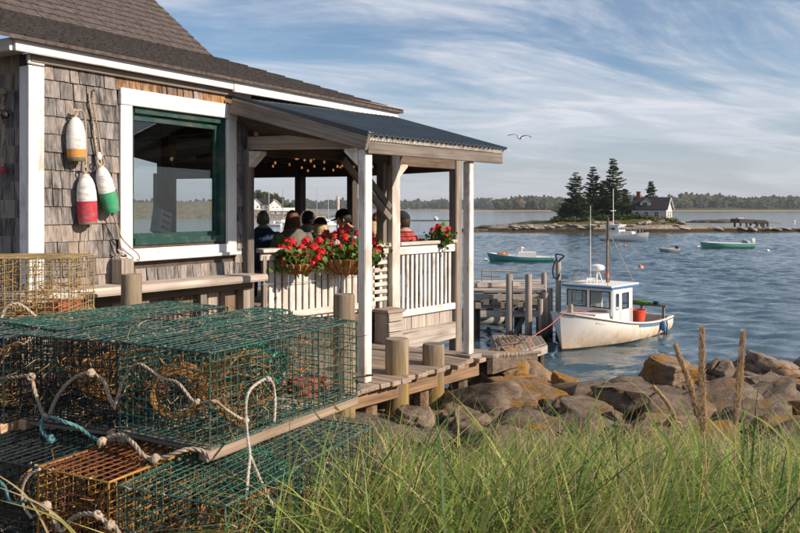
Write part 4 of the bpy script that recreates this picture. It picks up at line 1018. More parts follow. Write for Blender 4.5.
# ---------------------------------------------------------------- boardwalk in front
bw = thing('boardwalk', 'weathered plank boardwalk between the white posts and the porch railing', 'boardwalk', post1)
FE = .16                     # front edge beyond the post line
def line_hit(p, d, a, b):    # distance along d from p to the line a-b (2d)
    e = b-a; den = d.x*e.y-d.y*e.x
    return ((a.x-p.x)*e.y-(a.y-p.y)*e.x)/den
k = 0; s_ = -1.15
while s_ < 1.72:
    w_ = rnd.uniform(.125, .165); p = V((post1.x, post1.y, 0))+PD*(s_+w_/2)+PN*(FE+rnd.uniform(-.05, .09)+(.0 if s_ < 1.0 else -.03))
    d = -PN; h1 = line_hit(p, d, wp(0, 0, .02).to_2d().to_3d(), wp(1, 0, .02).to_2d().to_3d()); h2 = line_hit(p, d, Q1, Q2)-.06; h3 = line_hit(p, d, la, lb_)-.03
    hit = p+d*h1; ln_ = h1 if (hit-W0).dot(U) < T1+.05 else (h3 if (p+d*h3-la).dot(ld) < LL else h2)
    ln_ = min(ln_, 2.7)-.02
    plank('deck_board', p-ZV*.022, p+d*ln_-ZV*.022, w_-.008, .045, M['deck_wood'], bw, roll=rnd.uniform(-.012, .012), c=.007); s_ += w_
for o_ in (.02, -.9, -1.7): plank('joist', V((post1.x, post1.y, -.13))+PD*-1.1+PN*o_, V((post1.x, post1.y, -.13))+PD*1.75+PN*o_, .07, .16, M['brown_wood'], bw)
for s2 in (-.6, .15, .95, 1.6):
    b = V((post1.x, post1.y, 0))+PD*s2-PN*.1; mb = MB(); mb.tube([(b.x, b.y, -1.3), (b.x, b.y, -.21)], .09, 9); mb.build('support_post', M['brown_wood'], bw)
# mossy piles
t = NT('mossy_pile', .9, .2); v0 = t.vec((1, 1, 1)); g = t.noise(t.vec((18, 18, 1.2)), 1, 6, .65, .3); c = t.ramp(g, [(.3, (.10, .075, .05)), (.7, (.34, .28, .20))])
sp = t.n('ShaderNodeSeparateXYZ'); t.l(t.co.outputs['Object'], sp.inputs[0]); ms_ = t.noise(t.vec((1, 1, .45)), 6, 6, .7)
fz = t.n('ShaderNodeMapRange'); fz.inputs[1].default_value = 1.15; fz.inputs[2].default_value = .8; t.l(t.math('ADD', sp.outputs[2], t.math('MULTIPLY', ms_, -.0)), fz.inputs[0])
fm = t.math('MULTIPLY', fz.outputs[0], t.ramp(ms_, [(.34, 0.0), (.56, 1.0)])); c = t.mix(t.math('MULTIPLY', fm, .8), c, t.ramp(g, [(.3, (.16, .10, .02)), (.7, (.36, .23, .05))])); t.col(c); t.bump(g, .6, .012); M['pile'] = t.m
M['pile_top'] = wood('pile_end_grain', (.12, .10, .08), (.32, .28, .22))
def pile(u, vtop, d, wpx, zb, label, group='round wooden piles by the boardwalk', mat='pile', name='wooden_pile', lean=(0, 0), n=16, cat='pile', extra=None):
    tpt = P(u, vtop, d); rr = wpx/800*d/2; b = V((tpt.x, tpt.y, zb)); mb = MB(); H_ = tpt.z-zb; prof = []
    rs = [(rr*1.06, 0), (rr*1.03, H_*.3), (rr, H_*.65), (rr*.99, H_-.02), (rr*.93, H_)]
    mb.lathe(rs, n, None, [0, 0, 0, 0]); 
    for q in mb.v:
        a = math.atan2(q.y, q.x); f = 1+.035*noise.noise(V((math.cos(a)*1.5, math.sin(a)*1.5, q.z*.6+u))); q.x *= f; q.y *= f; q.x += lean[0]*q.z; q.y += lean[1]*q.z
    mb.m[-1] = 1
    return mb.build(name, [M[mat], M['pile_top']], smooth=50, M=Matrix.Translation(b), label=label, cat=cat, group=group)
pile(131.5, 274, 6.15, 20, -.3, 'round grey pile standing before the wall ledge under the window')
pile(344, 294, 7.0, 22, -.95, 'round pile just left of the near white porch post', )
pile(397, 338.5, 7.75, 24, -.9, 'mossy short pile at the deck edge, nearer and taller of the pair')
pile(433.5, 343.5, 8.2, 22, -1.0, 'mossy short pile at the deck edge, farther of the pair')
# square post stub on the ledge
sp1 = ray_plane(123, 275, wp(0, 0, .12), N)
tag(plank('post_stub', V((sp1.x, sp1.y, .955)), V((sp1.x, sp1.y, 1.17)), .13, .13, M['grey_wood'], None, up=N), 'short square grey post stub standing on the wall ledge', 'post')
# wooden box steps by the corner
bx_ = Q1-PD*.28+PN*.30; bt = thing('wooden_box', 'slanting wooden box leaning by the corner railing post', 'box', (bx_.x, bx_.y, 0))
for i in range(3): plank('board', bx_-ld*.12+ZV*(.08+i*.12), bx_+ld*.12+ZV*(.08+i*.12)+PN*.0, .03, .112, M['pale_wood'], bt)
for s2 in (-1, 1): plank('side', bx_+ld*.11*s2-PN*.12+ZV*.0, bx_+ld*.11*s2-PN*.12+ZV*.36, .2, .03, M['pale_wood'], bt, up=ld)
plank('top', bx_-ld*.15+ZV*.385-PN*.1, bx_+ld*.15+ZV*.385-PN*.1, .26, .04, M['grey_wood'], bt)
# ---------------------------------------------------------------- gangway and landing
gw = thing('gangway', 'plank gangway sloping from the boardwalk down to the landing', 'gangway', V((post2.x, post2.y, 0)))
LZ = -2.2
g0 = V((post2.x, post2.y, -.05))+PD*.14-PN*.42; g1 = V((2.75, 20.9, LZ+.06)); gd = (g1-g0); gl = gd.length; gd.normalize(); gs = gd.cross(ZV).normalized()
n_ = 62
for i in range(n_):
    q = g0+gd*(gl*(i+.5)/n_); wl = .52+.40*(i/n_); plank('tread', q-gs*wl, q+gs*wl*(1+rnd.uniform(-.03, .05)), gl/n_-.02, .04, M['deck_wood'], gw)
for s2 in (-1, 1): plank('stringer', g0+gs*.5*s2-ZV*.12, g1+gs*.8*s2-ZV*.12, .07, .18, M['brown_wood'], gw)
ld_ = thing('landing', 'low timber landing at the foot of the gangway', 'landing', (3.4, 22, WZ))
cA, cB, cC, cD = PZ(500, 358, LZ), PZ(546, 343, LZ), PZ(541, 336, LZ), PZ(492, 335, LZ)
n_ = 20
for i in range(n_):
    f0, f1 = (i+.03)/n_, (i+.97)/n_; mb = MB(); mb.slab([cA.lerp(cB, f0), cA.lerp(cB, f1), cD.lerp(cC, f1), cD.lerp(cC, f0)], .05); 
    for q in mb.v: q.z += ((i*7) % 5)*.003
    mb.build('board', M['deck_wood'], ld_)
plank('edge_beam', cA-ZV*.17, cB-ZV*.17, .1, .22, M['pale_wood'], ld_); plank('edge_beam', cB-ZV*.17, cC-ZV*.17, .1, .22, M['grey_wood'], ld_); plank('edge_beam', cA-ZV*.17, cD-ZV*.17, .1, .22, M['grey_wood'], ld_)
for q in (cA.lerp(cB, .1), cA.lerp(cB, .5), cA.lerp(cB, .88), cC.lerp(cD, .1), cC.lerp(cD, .8)):
    mb = MB(); mb.tube([V((q.x, q.y+.15, WZ-1)), V((q.x, q.y+.15, LZ-.06))], .11, 8); mb.build('pile', M['dark_wood'], ld_)
# old wooden grating lying on the landing
gt = thing('wooden_grating', 'loose wooden ladder grating lying on the landing', 'grating', cA.lerp(cC, .4))
ga = cA.lerp(cB, .06).lerp(cD.lerp(cC, .06), .55)+ZV*.06; gb = cA.lerp(cB, .6).lerp(cD.lerp(cC, .6), .6)+ZV*.06
for k in (-1, 1): plank('side_rail', ga+V((0, .45*k, 0)), gb+V((0, .45*k, 0)), .05, .05, M['brown_wood'], gt)
for i in range(6): q = ga.lerp(gb, (i+.5)/6); plank('rung', q+V((0, -.5, .05)), q+V((0, .5, .05)), .05, .03, M['brown_wood'], gt)
# ---------------------------------------------------------------- rear pier, 28 m
pr = thing('rear_pier', 'heavy timber crib pier with cross beams behind the landing', 'pier', P(505, 300, 29))
PZt = -1.35
def pp(u, d, z): return V(((u-400)/800*d, d, z))
for i in range(15):
    d = 28.0+i*.30; plank('deck_board', pp(463, d, PZt+rnd.uniform(0, .03)), pp(546-rnd.uniform(0, 4), d, PZt+rnd.uniform(0, .03)), .26, .07, M['pale_wood'] if i % 3 else M['grey_wood'], pr)
for k, (z, u1) in enumerate(((PZt-.16, 543), (PZt-.42, 540), (PZt-.70, 538))): plank('beam', pp(474+3*k, 27.9-.1*k, z), pp(u1, 27.9-.1*k, z), .25, .22, M['pale_wood'] if k != 1 else M['grey_wood'], pr)
for u in (478, 486, 495, 516, 521, 534): plank('cross_beam', pp(u, 27.55, PZt-.29-(u % 3)*.13), pp(u, 30.5, PZt-.29-(u % 3)*.13), .2, .2, M['grey_wood'], pr)
for u, d in ((476, 28.3), (490, 31.5), (518, 28.6), (540, 28.6), (540, 31.5), (505, 31.5)):
    mb = MB(); q = pp(u, d, 0); mb.tube([(q.x, q.y, WZ-1), (q.x, q.y, PZt-.1)], .14, 8); mb.build('crib_pile', M['dark_wood'], pr)
plank('diagonal_brace', pp(514, 28.2, WZ+.1), pp(527, 28.2, PZt-.7), .1, .14, M['grey_wood'], pr)
for a, b, z in ((481, 518, PZt+.55), (482, 500, PZt+.35)): 
    mb = MB(); mb.tube([pp(a, 30.5, z), pp(b, 30.5, z-.02)], .025, 5); mb.build('rail_pipe', M['grey_wood'], pr)
for u in (482, 492): mb = MB(); mb.tube([pp(u, 30.5, PZt), pp(u, 30.5, PZt+.6)], .025, 5); mb.build('rail_post', M['grey_wood'], pr)
# loose timber on the pier
for i, (a, b, d, lb) in enumerate(((476, 519, 29.2, 'long pale plank lying nearest on the rear pier'), (478, 512, 29.7, 'shorter pale plank lying behind on the rear pier'))):
    tag(plank('loose_plank', pp(a, d, PZt+.14), pp(b, d+.4, PZt+.14), .3, .15, M['pale_wood']), lb, 'plank', 'planks left on the pier')
gpl = 'piles of the rear pier'
M['bare_pile'] = wood('bare_pile', (.16, .13, .115), (.42, .36, .32)); 
def bp(u, vt, d, w_, zb, lb): pile(u, vt, d, w_, zb, lb, gpl, 'pier_pile', 'pier_pile')
t = NT('tidal_pile', .9, .2); g = t.noise(t.vec((14, 14, .8)), 1, 6, .65, .3); c = t.ramp(g, [(.3, (.15, .12, .10)), (.7, (.46, .39, .34))])
sp = t.n('ShaderNodeSeparateXYZ'); t.l(t.co.outputs['Object'], sp.inputs[0]); fz = t.n('ShaderNodeMapRange'); fz.inputs[1].default_value = 1.75; fz.inputs[2].default_value = 1.3; t.l(t.math('ADD', sp.outputs[2], t.math('MULTIPLY', g, .3)), fz.inputs[0]); c = t.mix(fz.outputs[0], c, (.03, .025, .015)); t.col(c); t.bump(g, .6, .02); M['pier_pile'] = t.m
bp(509.5, 274, 27.4, 7.2, WZ-1, 'bare pile in front of the pier, left of the tall pair')
bp(528.5, 274, 27.2, 7.0, WZ-1, 'bare pile in front of the pier, right of the tall pair')
bp(544, 272.5, 30.5, 5.6, WZ-1, 'greenish pile behind the pier near the boat')
bp(540.5, 299, 27.3, 5.0, WZ-1, 'short white topped pile near the bow of the boat')
bp(545.5, 293, 27.6, 5.2, WZ-1, 'short white topped pile beside the tall hooked pile')
bp(550, 288, 28.2, 5.6, WZ-1, 'thick grey pile between the short piles and the hooked pile')
hk = P(558, 270, 28.0)
pile(558.3, 262, 28.0, 5.4, WZ-1, 'tall slim pile with an iron hoist arm beside the boat', gpl, 'pier_pile', 'pier_pile')
ht = P(558.3, 262, 28.0); hh = thing('hoist_arm', 'black iron hoist arm with a dangling hook on the tall pile', 'hoist', ht)
mb = MB(); mb.tube(spline([ht+V((0, 0, -.15)), ht+V((-.06, 0, .12)), ht+V((-.07, 0, .27)), ht+V((.12, 0, .25)), ht+V((.2, 0, .2)), ht+V((.08, 0, .1)), ht+V((0, 0, .0))]), .03, 6); mb.build('arm', M['black'], hh)
mb = MB(); mb.tube(spline([ht+V((-.1, -.1, .1)), ht+V((-.2, -.1, -.2)), ht+V((-.18, -.1, -.5)), ht+V((-.05, -.1, -.58)), ht+V((.02, -.1, -.42))]), .028, 6); mb.build('hook', M['black'], hh)
# grey inflatable tied under the pier
ig = PZ(484, 323, WZ); it = thing('inflatable_dinghy', 'grey inflatable dinghy floating under the rear pier', 'dinghy', ig)
t_ = simple('grey_inflatable_tube', (.36, .34, .31), .6)
mb = MB(); pts = [ig+V(q) for q in ((-2.2, .5, .28), (-.2, .5, .28), (.5, .4, .30), (.85, .0, .36), (.5, -.5, .30), (-.2, -.7, .28), (-2.2, -.7, .28))]; mb.tube(spline(pts), .26, 12); mb.build('tube', t_, it, smooth=50)
mb = MB(); mb.slab([ig+V((-2.1, .4, .12)), ig+V((-2.1, -.6, .12)), ig+V((.4, -.45, .12)), ig+V((.4, .35, .12))], .05); mb.build('floor', M['dark_wood'], it)
mb = MB(); mb.tube(spline([ig+V((-.9, -.96, .30)), ig+V((-.2, -.97, .26)), ig+V((.5, -.78, .34))]), .02, 5); mb.build('grab_line', M['black'], it)
# ================================================================ boats
def interp(tab, x): return lerp_tab(tab, x)
def hull_mesh(L_, half, sheer, keel, cham, n=26, m=7):
    """local: x 0 stern .. L bow, y port +, z 0 waterline. half/sheer/keel: tables over x/L; returns list of rings port side (sheer..keel)"""
    rings = []
    for i in range(n+1):
        f = i/n; hb = interp(half, f); sh = interp(sheer, f); kz = interp(keel, f); cp = interp(cham, f); ring = []
        for k in range(m+1):
            g = k/m; z = sh+(kz-sh)*g; y = hb*((1-g**cp[0])**cp[1] if False else (1-g**cp)**.75)
            ring.append((f*L_, y, z))
        rings.append(ring)
    return rings
def smooth_tab(tab, n=40):
    x0, x1 = tab[0][0], tab[-1][0]; pts = spline([V((a, b, 0)) for a, b in tab], 10); return [(p.x, p.y) for p in pts]
def build_hull(t_, MX, L_, half, sheer, keel, cham, mat, inner, deck_z, deck_mat, stem_rake=.25, thick=.07, deck_from=None, stripe=None):
    half, sheer, keel = smooth_tab(half), smooth_tab(sheer), smooth_tab(keel)
    R = hull_mesh(L_, half, sheer, keel, cham); n = len(R)-1; m = len(R[0])-1; mb = MB()
    def rake(p):
        x, y, z = p; f = max(0, x/L_-.6)/.4; top = interp(sheer, 1.0); return V((x+stem_rake*f*f*(z/top), y, z))
    for s_ in (1, -1):
        b = len(mb.v); mb.v += [rake((x, y*s_, z)) for r_ in R for x, y, z in r_]
        for i in range(n):
            for k in range(m):
                q = (b+i*(m+1)+k, b+(i+1)*(m+1)+k, b+(i+1)*(m+1)+k+1, b+i*(m+1)+k+1); mb.f.append(q if s_ < 0 else q[::-1]); mb.m.append(0)
    def yat(i, z):
        r_ = R[i]
        for (x0, y0, z0), (x1, y1, z1) in zip(r_, r_[1:]):
            if z1 <= z <= z0: return y1+(y0-y1)*(z-z1)/(z0-z1+1e-9)
        return r_[0][1]
    # transom
    a = [V((0, y, z)) for x, y, z in R[0]]; c = [V((0, -y, z)) for x, y, z in R[0]]; mb.add(a+c[::-1], [tuple(range(len(a)*2))], 0)
    for k in range(m): mb.add([rake((R[-1][k][0], R[-1][k][1], R[-1][k][2])), rake((R[-1][k+1][0], R[-1][k+1][1], R[-1][k+1][2])), rake((R[-1][k+1][0], -R[-1][k+1][1], R[-1][k+1][2])), rake((R[-1][k][0], -R[-1][k][1], R[-1][k][2]))], [(0, 1, 2, 3)], 0)
    mb.v = [MX @ q for q in mb.v]; hull = mb.build('hull', mat, t_, smooth=45)
    mb = MB()       # gunwale cap + inside skin
    for s_ in (1, -1):
        b = len(mb.v)
        for i in range(n+1):
            x, y, z = R[i][0]; yi = max(0.0, y-thick); z2 = min(z-.02, deck_z(i/n)); yd = min(yi, yat(i, z2)-thick-.02)
            mb.v += [rake((x, (y+.02)*s_, z+.0)), rake((x, (y+.02)*s_, z+.05)), rake((x, yi*s_, z+.05)), rake((x, max(0, yd)*s_, z2))]
        for i in range(n):
            for k in range(3): q = (b+i*4+k, b+i*4+k+1, b+(i+1)*4+k+1, b+(i+1)*4+k); mb.f.append(q if s_ > 0 else q[::-1]); mb.m.append(0)
    hb = R[0][0][1]; zs = R[0][0][2]; mb.box((.03, 0, zs+.03), (.08, hb*2, .06))
    mb.v = [MX @ q for q in mb.v]; mb.build('gunwale', inner, t_)
    mb = MB()
    for i in range(n+1):
        x, y, z = R[i][0]; zd = min(z-.02, deck_z(i/n)); yd = max(0, yat(i, zd)-thick-.01); a = rake((x, yd, zd)); c = rake((x, -yd, zd)); mb.v += [a, c]
    for i in range(n): mb.f.append((i*2, i*2+1, i*2+3, i*2+2)); mb.m.append(0)
    mb.v = [MX @ q for q in mb.v]; mb.build('deck', deck_mat, t_)
    return R, rake, hull
# painted hull material: stains toward the waterline, dark boot top
def hullmat(name, col, stain, boot, boot_h, grime=.5):
    t = NT(name, .45, .4); sp = t.n('ShaderNodeSeparateXYZ'); t.l(t.co.outputs['Object'], sp.inputs[0])
    g = t.noise(t.vec((3, 3, 1), rand=False), 1.5, 7, .7); g2 = t.noise(t.vec((7, 7, .8), rand=False), 1, 5, .6)
    mr = t.n('ShaderNodeMapRange'); mr.inputs[1].default_value = boot_h+.75; mr.inputs[2].default_value = boot_h+.02; t.l(sp.outputs[2], mr.inputs[0])
    c = t.mix(t.math('MULTIPLY', mr.outputs[0], t.ramp(g, [(.3, 0.15), (.7, grime*1.6)])), col, stain)
    c = t.mix(t.ramp(g2, [(.58, 0.0), (.8, .28)]), c, tuple(x*.6 for x in stain))
    m2 = t.n('ShaderNodeMapRange'); m2.inputs[1].default_value = boot_h; m2.inputs[2].default_value = boot_h+.02; t.l(sp.outputs[2], m2.inputs[0])
    t.col(t.mix(m2.outputs[0], boot, c)); return t.m
def boat_thing(name, label, base, heading, cat='boat', group=None):
    o = thing(name, label, cat, base, heading, group); return o, WM[o.name]
M['boat_white'] = simple('boat_white_gelcoat', (.72, .71, .68), .4, .4, .08, 3)
M['blue_trim'] = simple('faded_blue_paint', (.05, .16, .34), .5, .3, .15)
M['red_plastic'] = simple('red_plastic', (.62, .07, .03), .45, .4, .12)
M['steel'] = simple('dull_steel', (.45, .45, .44), .4, .5, .2, 10, .6)
M['boat_deck'] = simple('boat_deck_paint', (.38, .37, .33), .7, .2, .25, 5)
M['rope_red'] = simple('faded_red_rope', (.42, .12, .10), .9)
M['rope'] = None
def ropemat(name, c1, c2):
    t = NT(name, .95, .1); n1 = t.noise(t.vec((1, 1, 1)), 60, 4, .7); n2 = t.noise(t.vec((1, 1, 1)), 7, 3)
    c = t.mix(t.ramp(n2, [(.4, 0.0), (.7, .6)]), t.ramp(n1, [(.3, c2), (.7, c1)]), tuple(x*.6 for x in c2)); t.col(c); t.bump(n1, .8, .004); return t.m
M['rope'] = ropemat('beige_rope', (.55, .46, .36), (.28, .21, .15)); M['rope_teal'] = ropemat('teal_rope', (.14, .34, .32), (.05, .14, .15)); M['rope_white'] = ropemat('pale_rope', (.62, .57, .50), (.34, .29, .24))
# ---- lobster boat
L_ = 6.3; hd = V((-.67, -.742, 0)); bow = V((5.2, 25.7, WZ)); st = bow-hd*L_
lb, MX = boat_thing('lobster_boat', 'white lobster boat with stained hull and blue roof edge tied up by the pier', st, math.atan2(hd.y, hd.x))
half = [(0, .98), (.25, 1.12), (.5, 1.16), (.7, 1.10), (.85, .90), (.95, .50), (1, .03)]
sheer = [(0, .56), (.2, .54), (.4, .60), (.6, .74), (.8, .96), (1, 1.24)]
keel = [(0, -.18), (.3, -.38), (.6, -.45), (.85, -.4), (1, -.3)]
cham = [(0, 4.0), (.4, 3.2), (.7, 2.0), (.9, 1.25), (1, 1.05)]
R, rake, hull = build_hull(lb, MX, L_, half, sheer, keel, cham, hullmat('lobster_hull', (.70, .685, .66), (.46, .29, .12), (.03, .03, .03), .52, .75), M['boat_white'], lambda f: .25 if f < .60 else .62+.42*max(0, (f-.6)/.4), M['boat_deck'], .18)
def mk(nm, mat, fn, par=None, smooth=False):
    mb = MB(); fn(mb); mb.v = [MX @ q for q in mb.v]; return mb.build(nm, mat, par or lb, smooth=smooth)
# trunk + wheelhouse (front wall at x = L-1.65)
xf = L_-1.75; xa = xf-1.4; hw = .86; zr = 1.93
def tapered(mb, x0, x1, w0, w1, z0, z1, ti=.0):
    mb.add([(x0, -w0, z0), (x0, w0, z0), (x1, w1, z0), (x1, -w1, z0), (x0, -w0, z1), (x0, w0, z1), (x1-ti, w1, z1), (x1-ti, -w1, z1)], [(0, 1, 2, 3), (7, 6, 5, 4), (0, 4, 5, 1), (1, 5, 6, 2), (2, 6, 7, 3), (3, 7, 4, 0)])
mk('trunk_cabin', M['boat_white'], lambda mb: tapered(mb, xf-.02, xf+.75, .80, .62, .6, 1.12, .06))
mk('trunk_vent', M['pane_dark'], lambda mb: mb.box((xf+.35, .72, .93), (.16, .07, .12)))
wh = mk('wheelhouse', M['boat_white'], lambda mb: (
    [mb.box((xf, y, (1.1+zr)/2), (.07, w_, zr-1.1)) for y, w_ in ((-hw+.06, .12), (0, .13), (hw-.06, .12))],
    mb.box((xf, 0, 1.15), (.068, hw*2-.02, .24)), mb.box((xf, 0, zr-.06), (.068, hw*2-.02, .12)),
    [(mb.box((xf-.10, s_*hw, 1.29), (.18, .06, 1.27)), mb.box((xf-.52, s_*hw, 1.29), (.22, .06, 1.27)), mb.box((xf-.9, s_*hw, .93), (.30+.74, .06, .50)), mb.box((xf-1.27, s_*hw, 1.29), (.26, .06, 1.27)), mb.box((xf-.7, s_*hw, zr-.09), (1.36, .058, .18)), mb.box((xf-.3, s_*hw, .9), (.5, .058, .8))) for s_ in (-1, 1)],
    mb.box((xa, -.55, 1.2), (.06, .6, 1.5))))
for s_ in (-1, 1):
    f_ = mk('windshield', M['black'], lambda mb: [mb.box((xf+.04, s_*.43+dy, zz), (.02, a, b)) for dy, zz, a, b in ((-.36, 1.54, .03, .56), (.36, 1.54, .03, .56), (0, 1.28, .72, .03), (0, 1.81, .72, .03))])
    mk('pane', M['clear_glass'], lambda mb: mb.box((xf+.03, s_*.43, 1.545), (.01, .70, .52)), f_)
    for xc, w_ in ((xf-.30, .20), (xf-.885, .48)):
        f_ = mk('side_window', M['black'], lambda mb: [mb.box((xc+dx, s_*(hw+.032), zz), (a, .015, b)) for dx, zz, a, b in ((-w_/2, 1.46, .025, .5), (w_/2, 1.46, .025, .5), (0, 1.22, w_, .025), (0, 1.70, w_, .025))])
        mk('pane', M['clear_glass'], lambda mb: mb.box((xc, s_*hw, 1.46), (w_, .01, .48)), f_)
rf = mk('cabin_roof', M['boat_white'], lambda mb: (tapered(mb, xa-.35, xf+.16, hw+.10, hw+.06, zr+.05, zr+.10)))
mk('roof_edge', M['blue_trim'], lambda mb: tapered(mb, xa-.37, xf+.18, hw+.12, hw+.08, zr-.01, zr+.05), rf)
mk('mast', M['brown_wood'], lambda mb: mb.tube([(xf-1.0, .18, zr+.1), (xf-1.0, .18, zr+2.35)], [.065, .045], 8))
mk('antenna', M['house_white'], lambda mb: mb.tube([(xf-.2, -.05, zr+.1), (xf-.2, -.05, zr+2.75)], [.016, .008], 5))
mk('radar_mount', M['boat_white'], lambda mb: (mb.tube([(xf-.55, -.02, zr+.1), (xf-.6, .0, zr+.55)], .03, 6), mb.tube([(xf-.75, -.15, zr+.1), (xf-.62, .0, zr+.55)], .02, 6), mb.tube([(xf-.75, .12, zr+.1), (xf-.62, .02, zr+.55)], .02, 6)))
mk('radar_dome', M['boat_white'], lambda mb: mb.lathe([(.10, 0), (.23, .03), (.25, .10), (.22, .17), (.10, .21), (.02, .22)], 16, Matrix.Translation((xf-.6, 0, zr+.53))), smooth=40)
mk('roof_rack', M['boat_white'], lambda mb: [mb.tube([(xf-.05, -.80, zr+.27), (xf-.05, -.1, zr+.27)], .025, 5), mb.tube([(xf-.6, -.80, zr+.27), (xf-.6, -.1, zr+.27)], .025, 5), mb.box((xf-.32, -.45, zr+.25), (.55, .68, .03))]+[mb.tube([(xf-a, -b, zr+.1), (xf-a, -b, zr+.27)], .02, 5) for a in (.05, .6) for b in (.78, .12)])
for k, (a, b) in enumerate((((xf-1.0, .18, zr+1.6), (xf+.1, .75, zr+.1)), ((xf-1.0, .18, zr+1.9), (xf-1.7, .8, zr+.1)), ((xf-1.0, .18, zr+1.6), (xf+.1, -.7, zr+.1)), ((xf-1.0, .18, zr+1.9), (xf-1.7, -.8, zr+.1)))): mk('stay', M['rope'], lambda mb: mb.tube([a, b], .012, 4))
mk('mast_lamp', M['rope_red'], lambda mb: mb.box((xf-.93, .18, zr+.35), (.09, .12, .16)))
mk('gunwale_stripe', M['blue_trim'], lambda mb: [mb.bar(rake((x0, interp(smooth_tab(half), x0/L_)*1.0+.012, interp(smooth_tab(sheer), x0/L_)-.08)), rake((x0+.25, interp(smooth_tab(half), (x0+.25)/L_)+.012, interp(smooth_tab(sheer), (x0+.25)/L_)-.08)), .02, .055) for x0 in [1.2+.25*i for i in range(8)]])
mk('rub_rail', simple('dark_rub_rail', (.10, .07, .05)), lambda mb: mb.tube([rake((L_*f, interp(smooth_tab(half), f)*1.0+.012, interp(smooth_tab(sheer), f)-.015)) for f in [i/24 for i in range(25)]], .022, 6))
mk('engine_box', M['grey_wood'], lambda mb: mb.box((1.1, -.2, .52), (.75, .9, .55)))
mk('stern_rail', M['grey_wood'], lambda mb: (mb.box((.55, 0, 1.0), (.10, 1.9, .07)), [mb.box((.55, y, .72), (.08, .08, .5)) for y in (-.85, .85, 0)]))
mk('pot_hauler', M['black'], lambda mb: mb.lathe([(.05, 0), (.16, .02), (.06, .06), (.16, .10), (.05, .12)], 14, Matrix.Translation((.55, .55, 1.036))))
mk('green_net_pile', simple('green_net', (.10, .22, .05), .9, .1, .5, 25), lambda mb: (mb.ell((.58, .0, 1.08), (.2, .35, .07), 3, nz=.5)))
mk('fender', M['blue_trim'], lambda mb: mb.lathe([(.02, -.2), (.10, -.15), (.11, 0), (.10, .12), (.02, .18)], 10, Matrix.Translation((1.35, 1.2, .40))), smooth=True)
mk('fender_line', M['rope'], lambda mb: mb.tube([(1.35, 1.2, .55), (1.35, 1.08, .66)], .012, 4))
for x0 in (.75, .95): mk('hull_strap', M['black'], lambda mb: mb.tube([(x0, 1.02, .66), (x0, 1.09, .35), (x0, 1.05, .02)], .022, 5))
mk('bow_name', simple('faint_hull_lettering', (.40, .40, .41)), lambda mb: [mb.box((5.12+k*.11, 0, 0), (.045+.02*(k % 2), .008, .07), None) for k in range(0)] or [mb.bar(rake((5.0+k*.085, interp(smooth_tab(half), (5.0+k*.085)/L_)*.955+.012, interp(smooth_tab(sheer), (5.0+k*.085)/L_)-.15)), rake((5.0+k*.085+.05, interp(smooth_tab(half), (5.05+k*.085)/L_)*.955+.012, interp(smooth_tab(sheer), (5.05+k*.085)/L_)-.15)), .006, .05 if k % 2 else .036) for k in range(6)])
mk('anchor_line', M['rope'], lambda mb: mb.tube(spline([(5.35, .60, 1.08), (5.5, .55, .75), (5.62, .42, .35), (5.75, .2, -.02)]), .014, 5))
mk('anchor_chain', M['iron'], lambda mb: mb.tube(spline([(5.1, .74, 1.02), (5.12, .72, .7), (5.14, .68, .35)]), .014, 5))
mk('foredeck_gear', simple('brown_net_pile', (.17, .13, .08), .95, .1, .5, 20), lambda mb: (mb.ell((xf+1.05, .1, 1.0), (.25, .45, .10), 2, nz=.5), mb.ell((xf+.9, -.35, 1.0), (.2, .25, .09), 2, nz=.5)))
mk('red_sling', M['rope_red'], lambda mb: (mb.tube(spline([(xf+.75, -.45, 1.12), (xf+.5, -.15, 1.18), (xf+.3, .1, 1.13), (xf+.12, .3, 1.17), (xf+.08, .7, 1.18)]), .028, 6)))
mk('winch_post', M['grey_wood'], lambda mb: mb.box((L_-.55, 0, 1.25), (.12, .12, .4)))
bk = MX @ V((xf-2.25, .66, .25)); bt = thing('red_bucket', 'large red plastic bucket standing in the lobster boat', 'bucket', bk)
mb = MB(); mb.lathe([(.24, 0), (.295, .50), (.31, .50), (.31, .55), (.285, .55), (.23, .05)], 20, Matrix.Translation(bk+V((0, 0, .22)))); mb.build('body', M['red_plastic'], bt, smooth=40)
mb = MB(); mb.lathe([(.24, 0), (.22, .22)], 14, Matrix.Translation(bk)); mb.build('stand', M['grey_wood'], bt)
# mooring line from bow to landing
ml = MB(); a = MX @ V((L_-.3, 0, 1.3)); b = cB.lerp(cA, .35)+V((0, 0, .25)); c_ = V((3.3, 20.2, LZ+.1)); ml.tube(spline([a, a.lerp(b, .5)-V((0, 0, .06)), b, c_]), .013, 5); tag(ml.build('mooring_line', M['rope_red'], smooth=True), 'faded red mooring line from the lobster boat bow to the landing', 'rope')
# ---- teal lobster boat
def moored(name, label, u0, u1, v, rz, L2, B, mat, sheer_k, cat='boat', bow_left=True):
    z = WZ; base = PZ((u0+u1)/2, v, z); o, X = boat_thing(name, label, base, rz, cat)
    X2 = X @ Matrix.Translation((-L2/2, 0, 0))
    half = [(0, B*.42), (.3, B*.49), (.6, B*.48), (.8, B*.36), (.93, B*.15), (1, .02)]; sh = [(f, s_*L2) for f, s_ in sheer_k]; kl = [(0, -.1), (.5, -.25), (1, -.2)]
    build_hull(o, X2, L2, half, sh, kl, [(0, 4), (.5, 3), (.8, 1.7), (1, 1.1)], mat, M['boat_white'], lambda f: .22, M['boat_deck'], .25, .06)
    return o, X2
def add(o, X, nm, mat, fn, smooth=False, par=None):
    mb = MB(); fn(mb); mb.v = [X @ q for q in mb.v]; return mb.build(nm, mat, par or o, smooth=smooth)
teal = (.05, .27, .27)
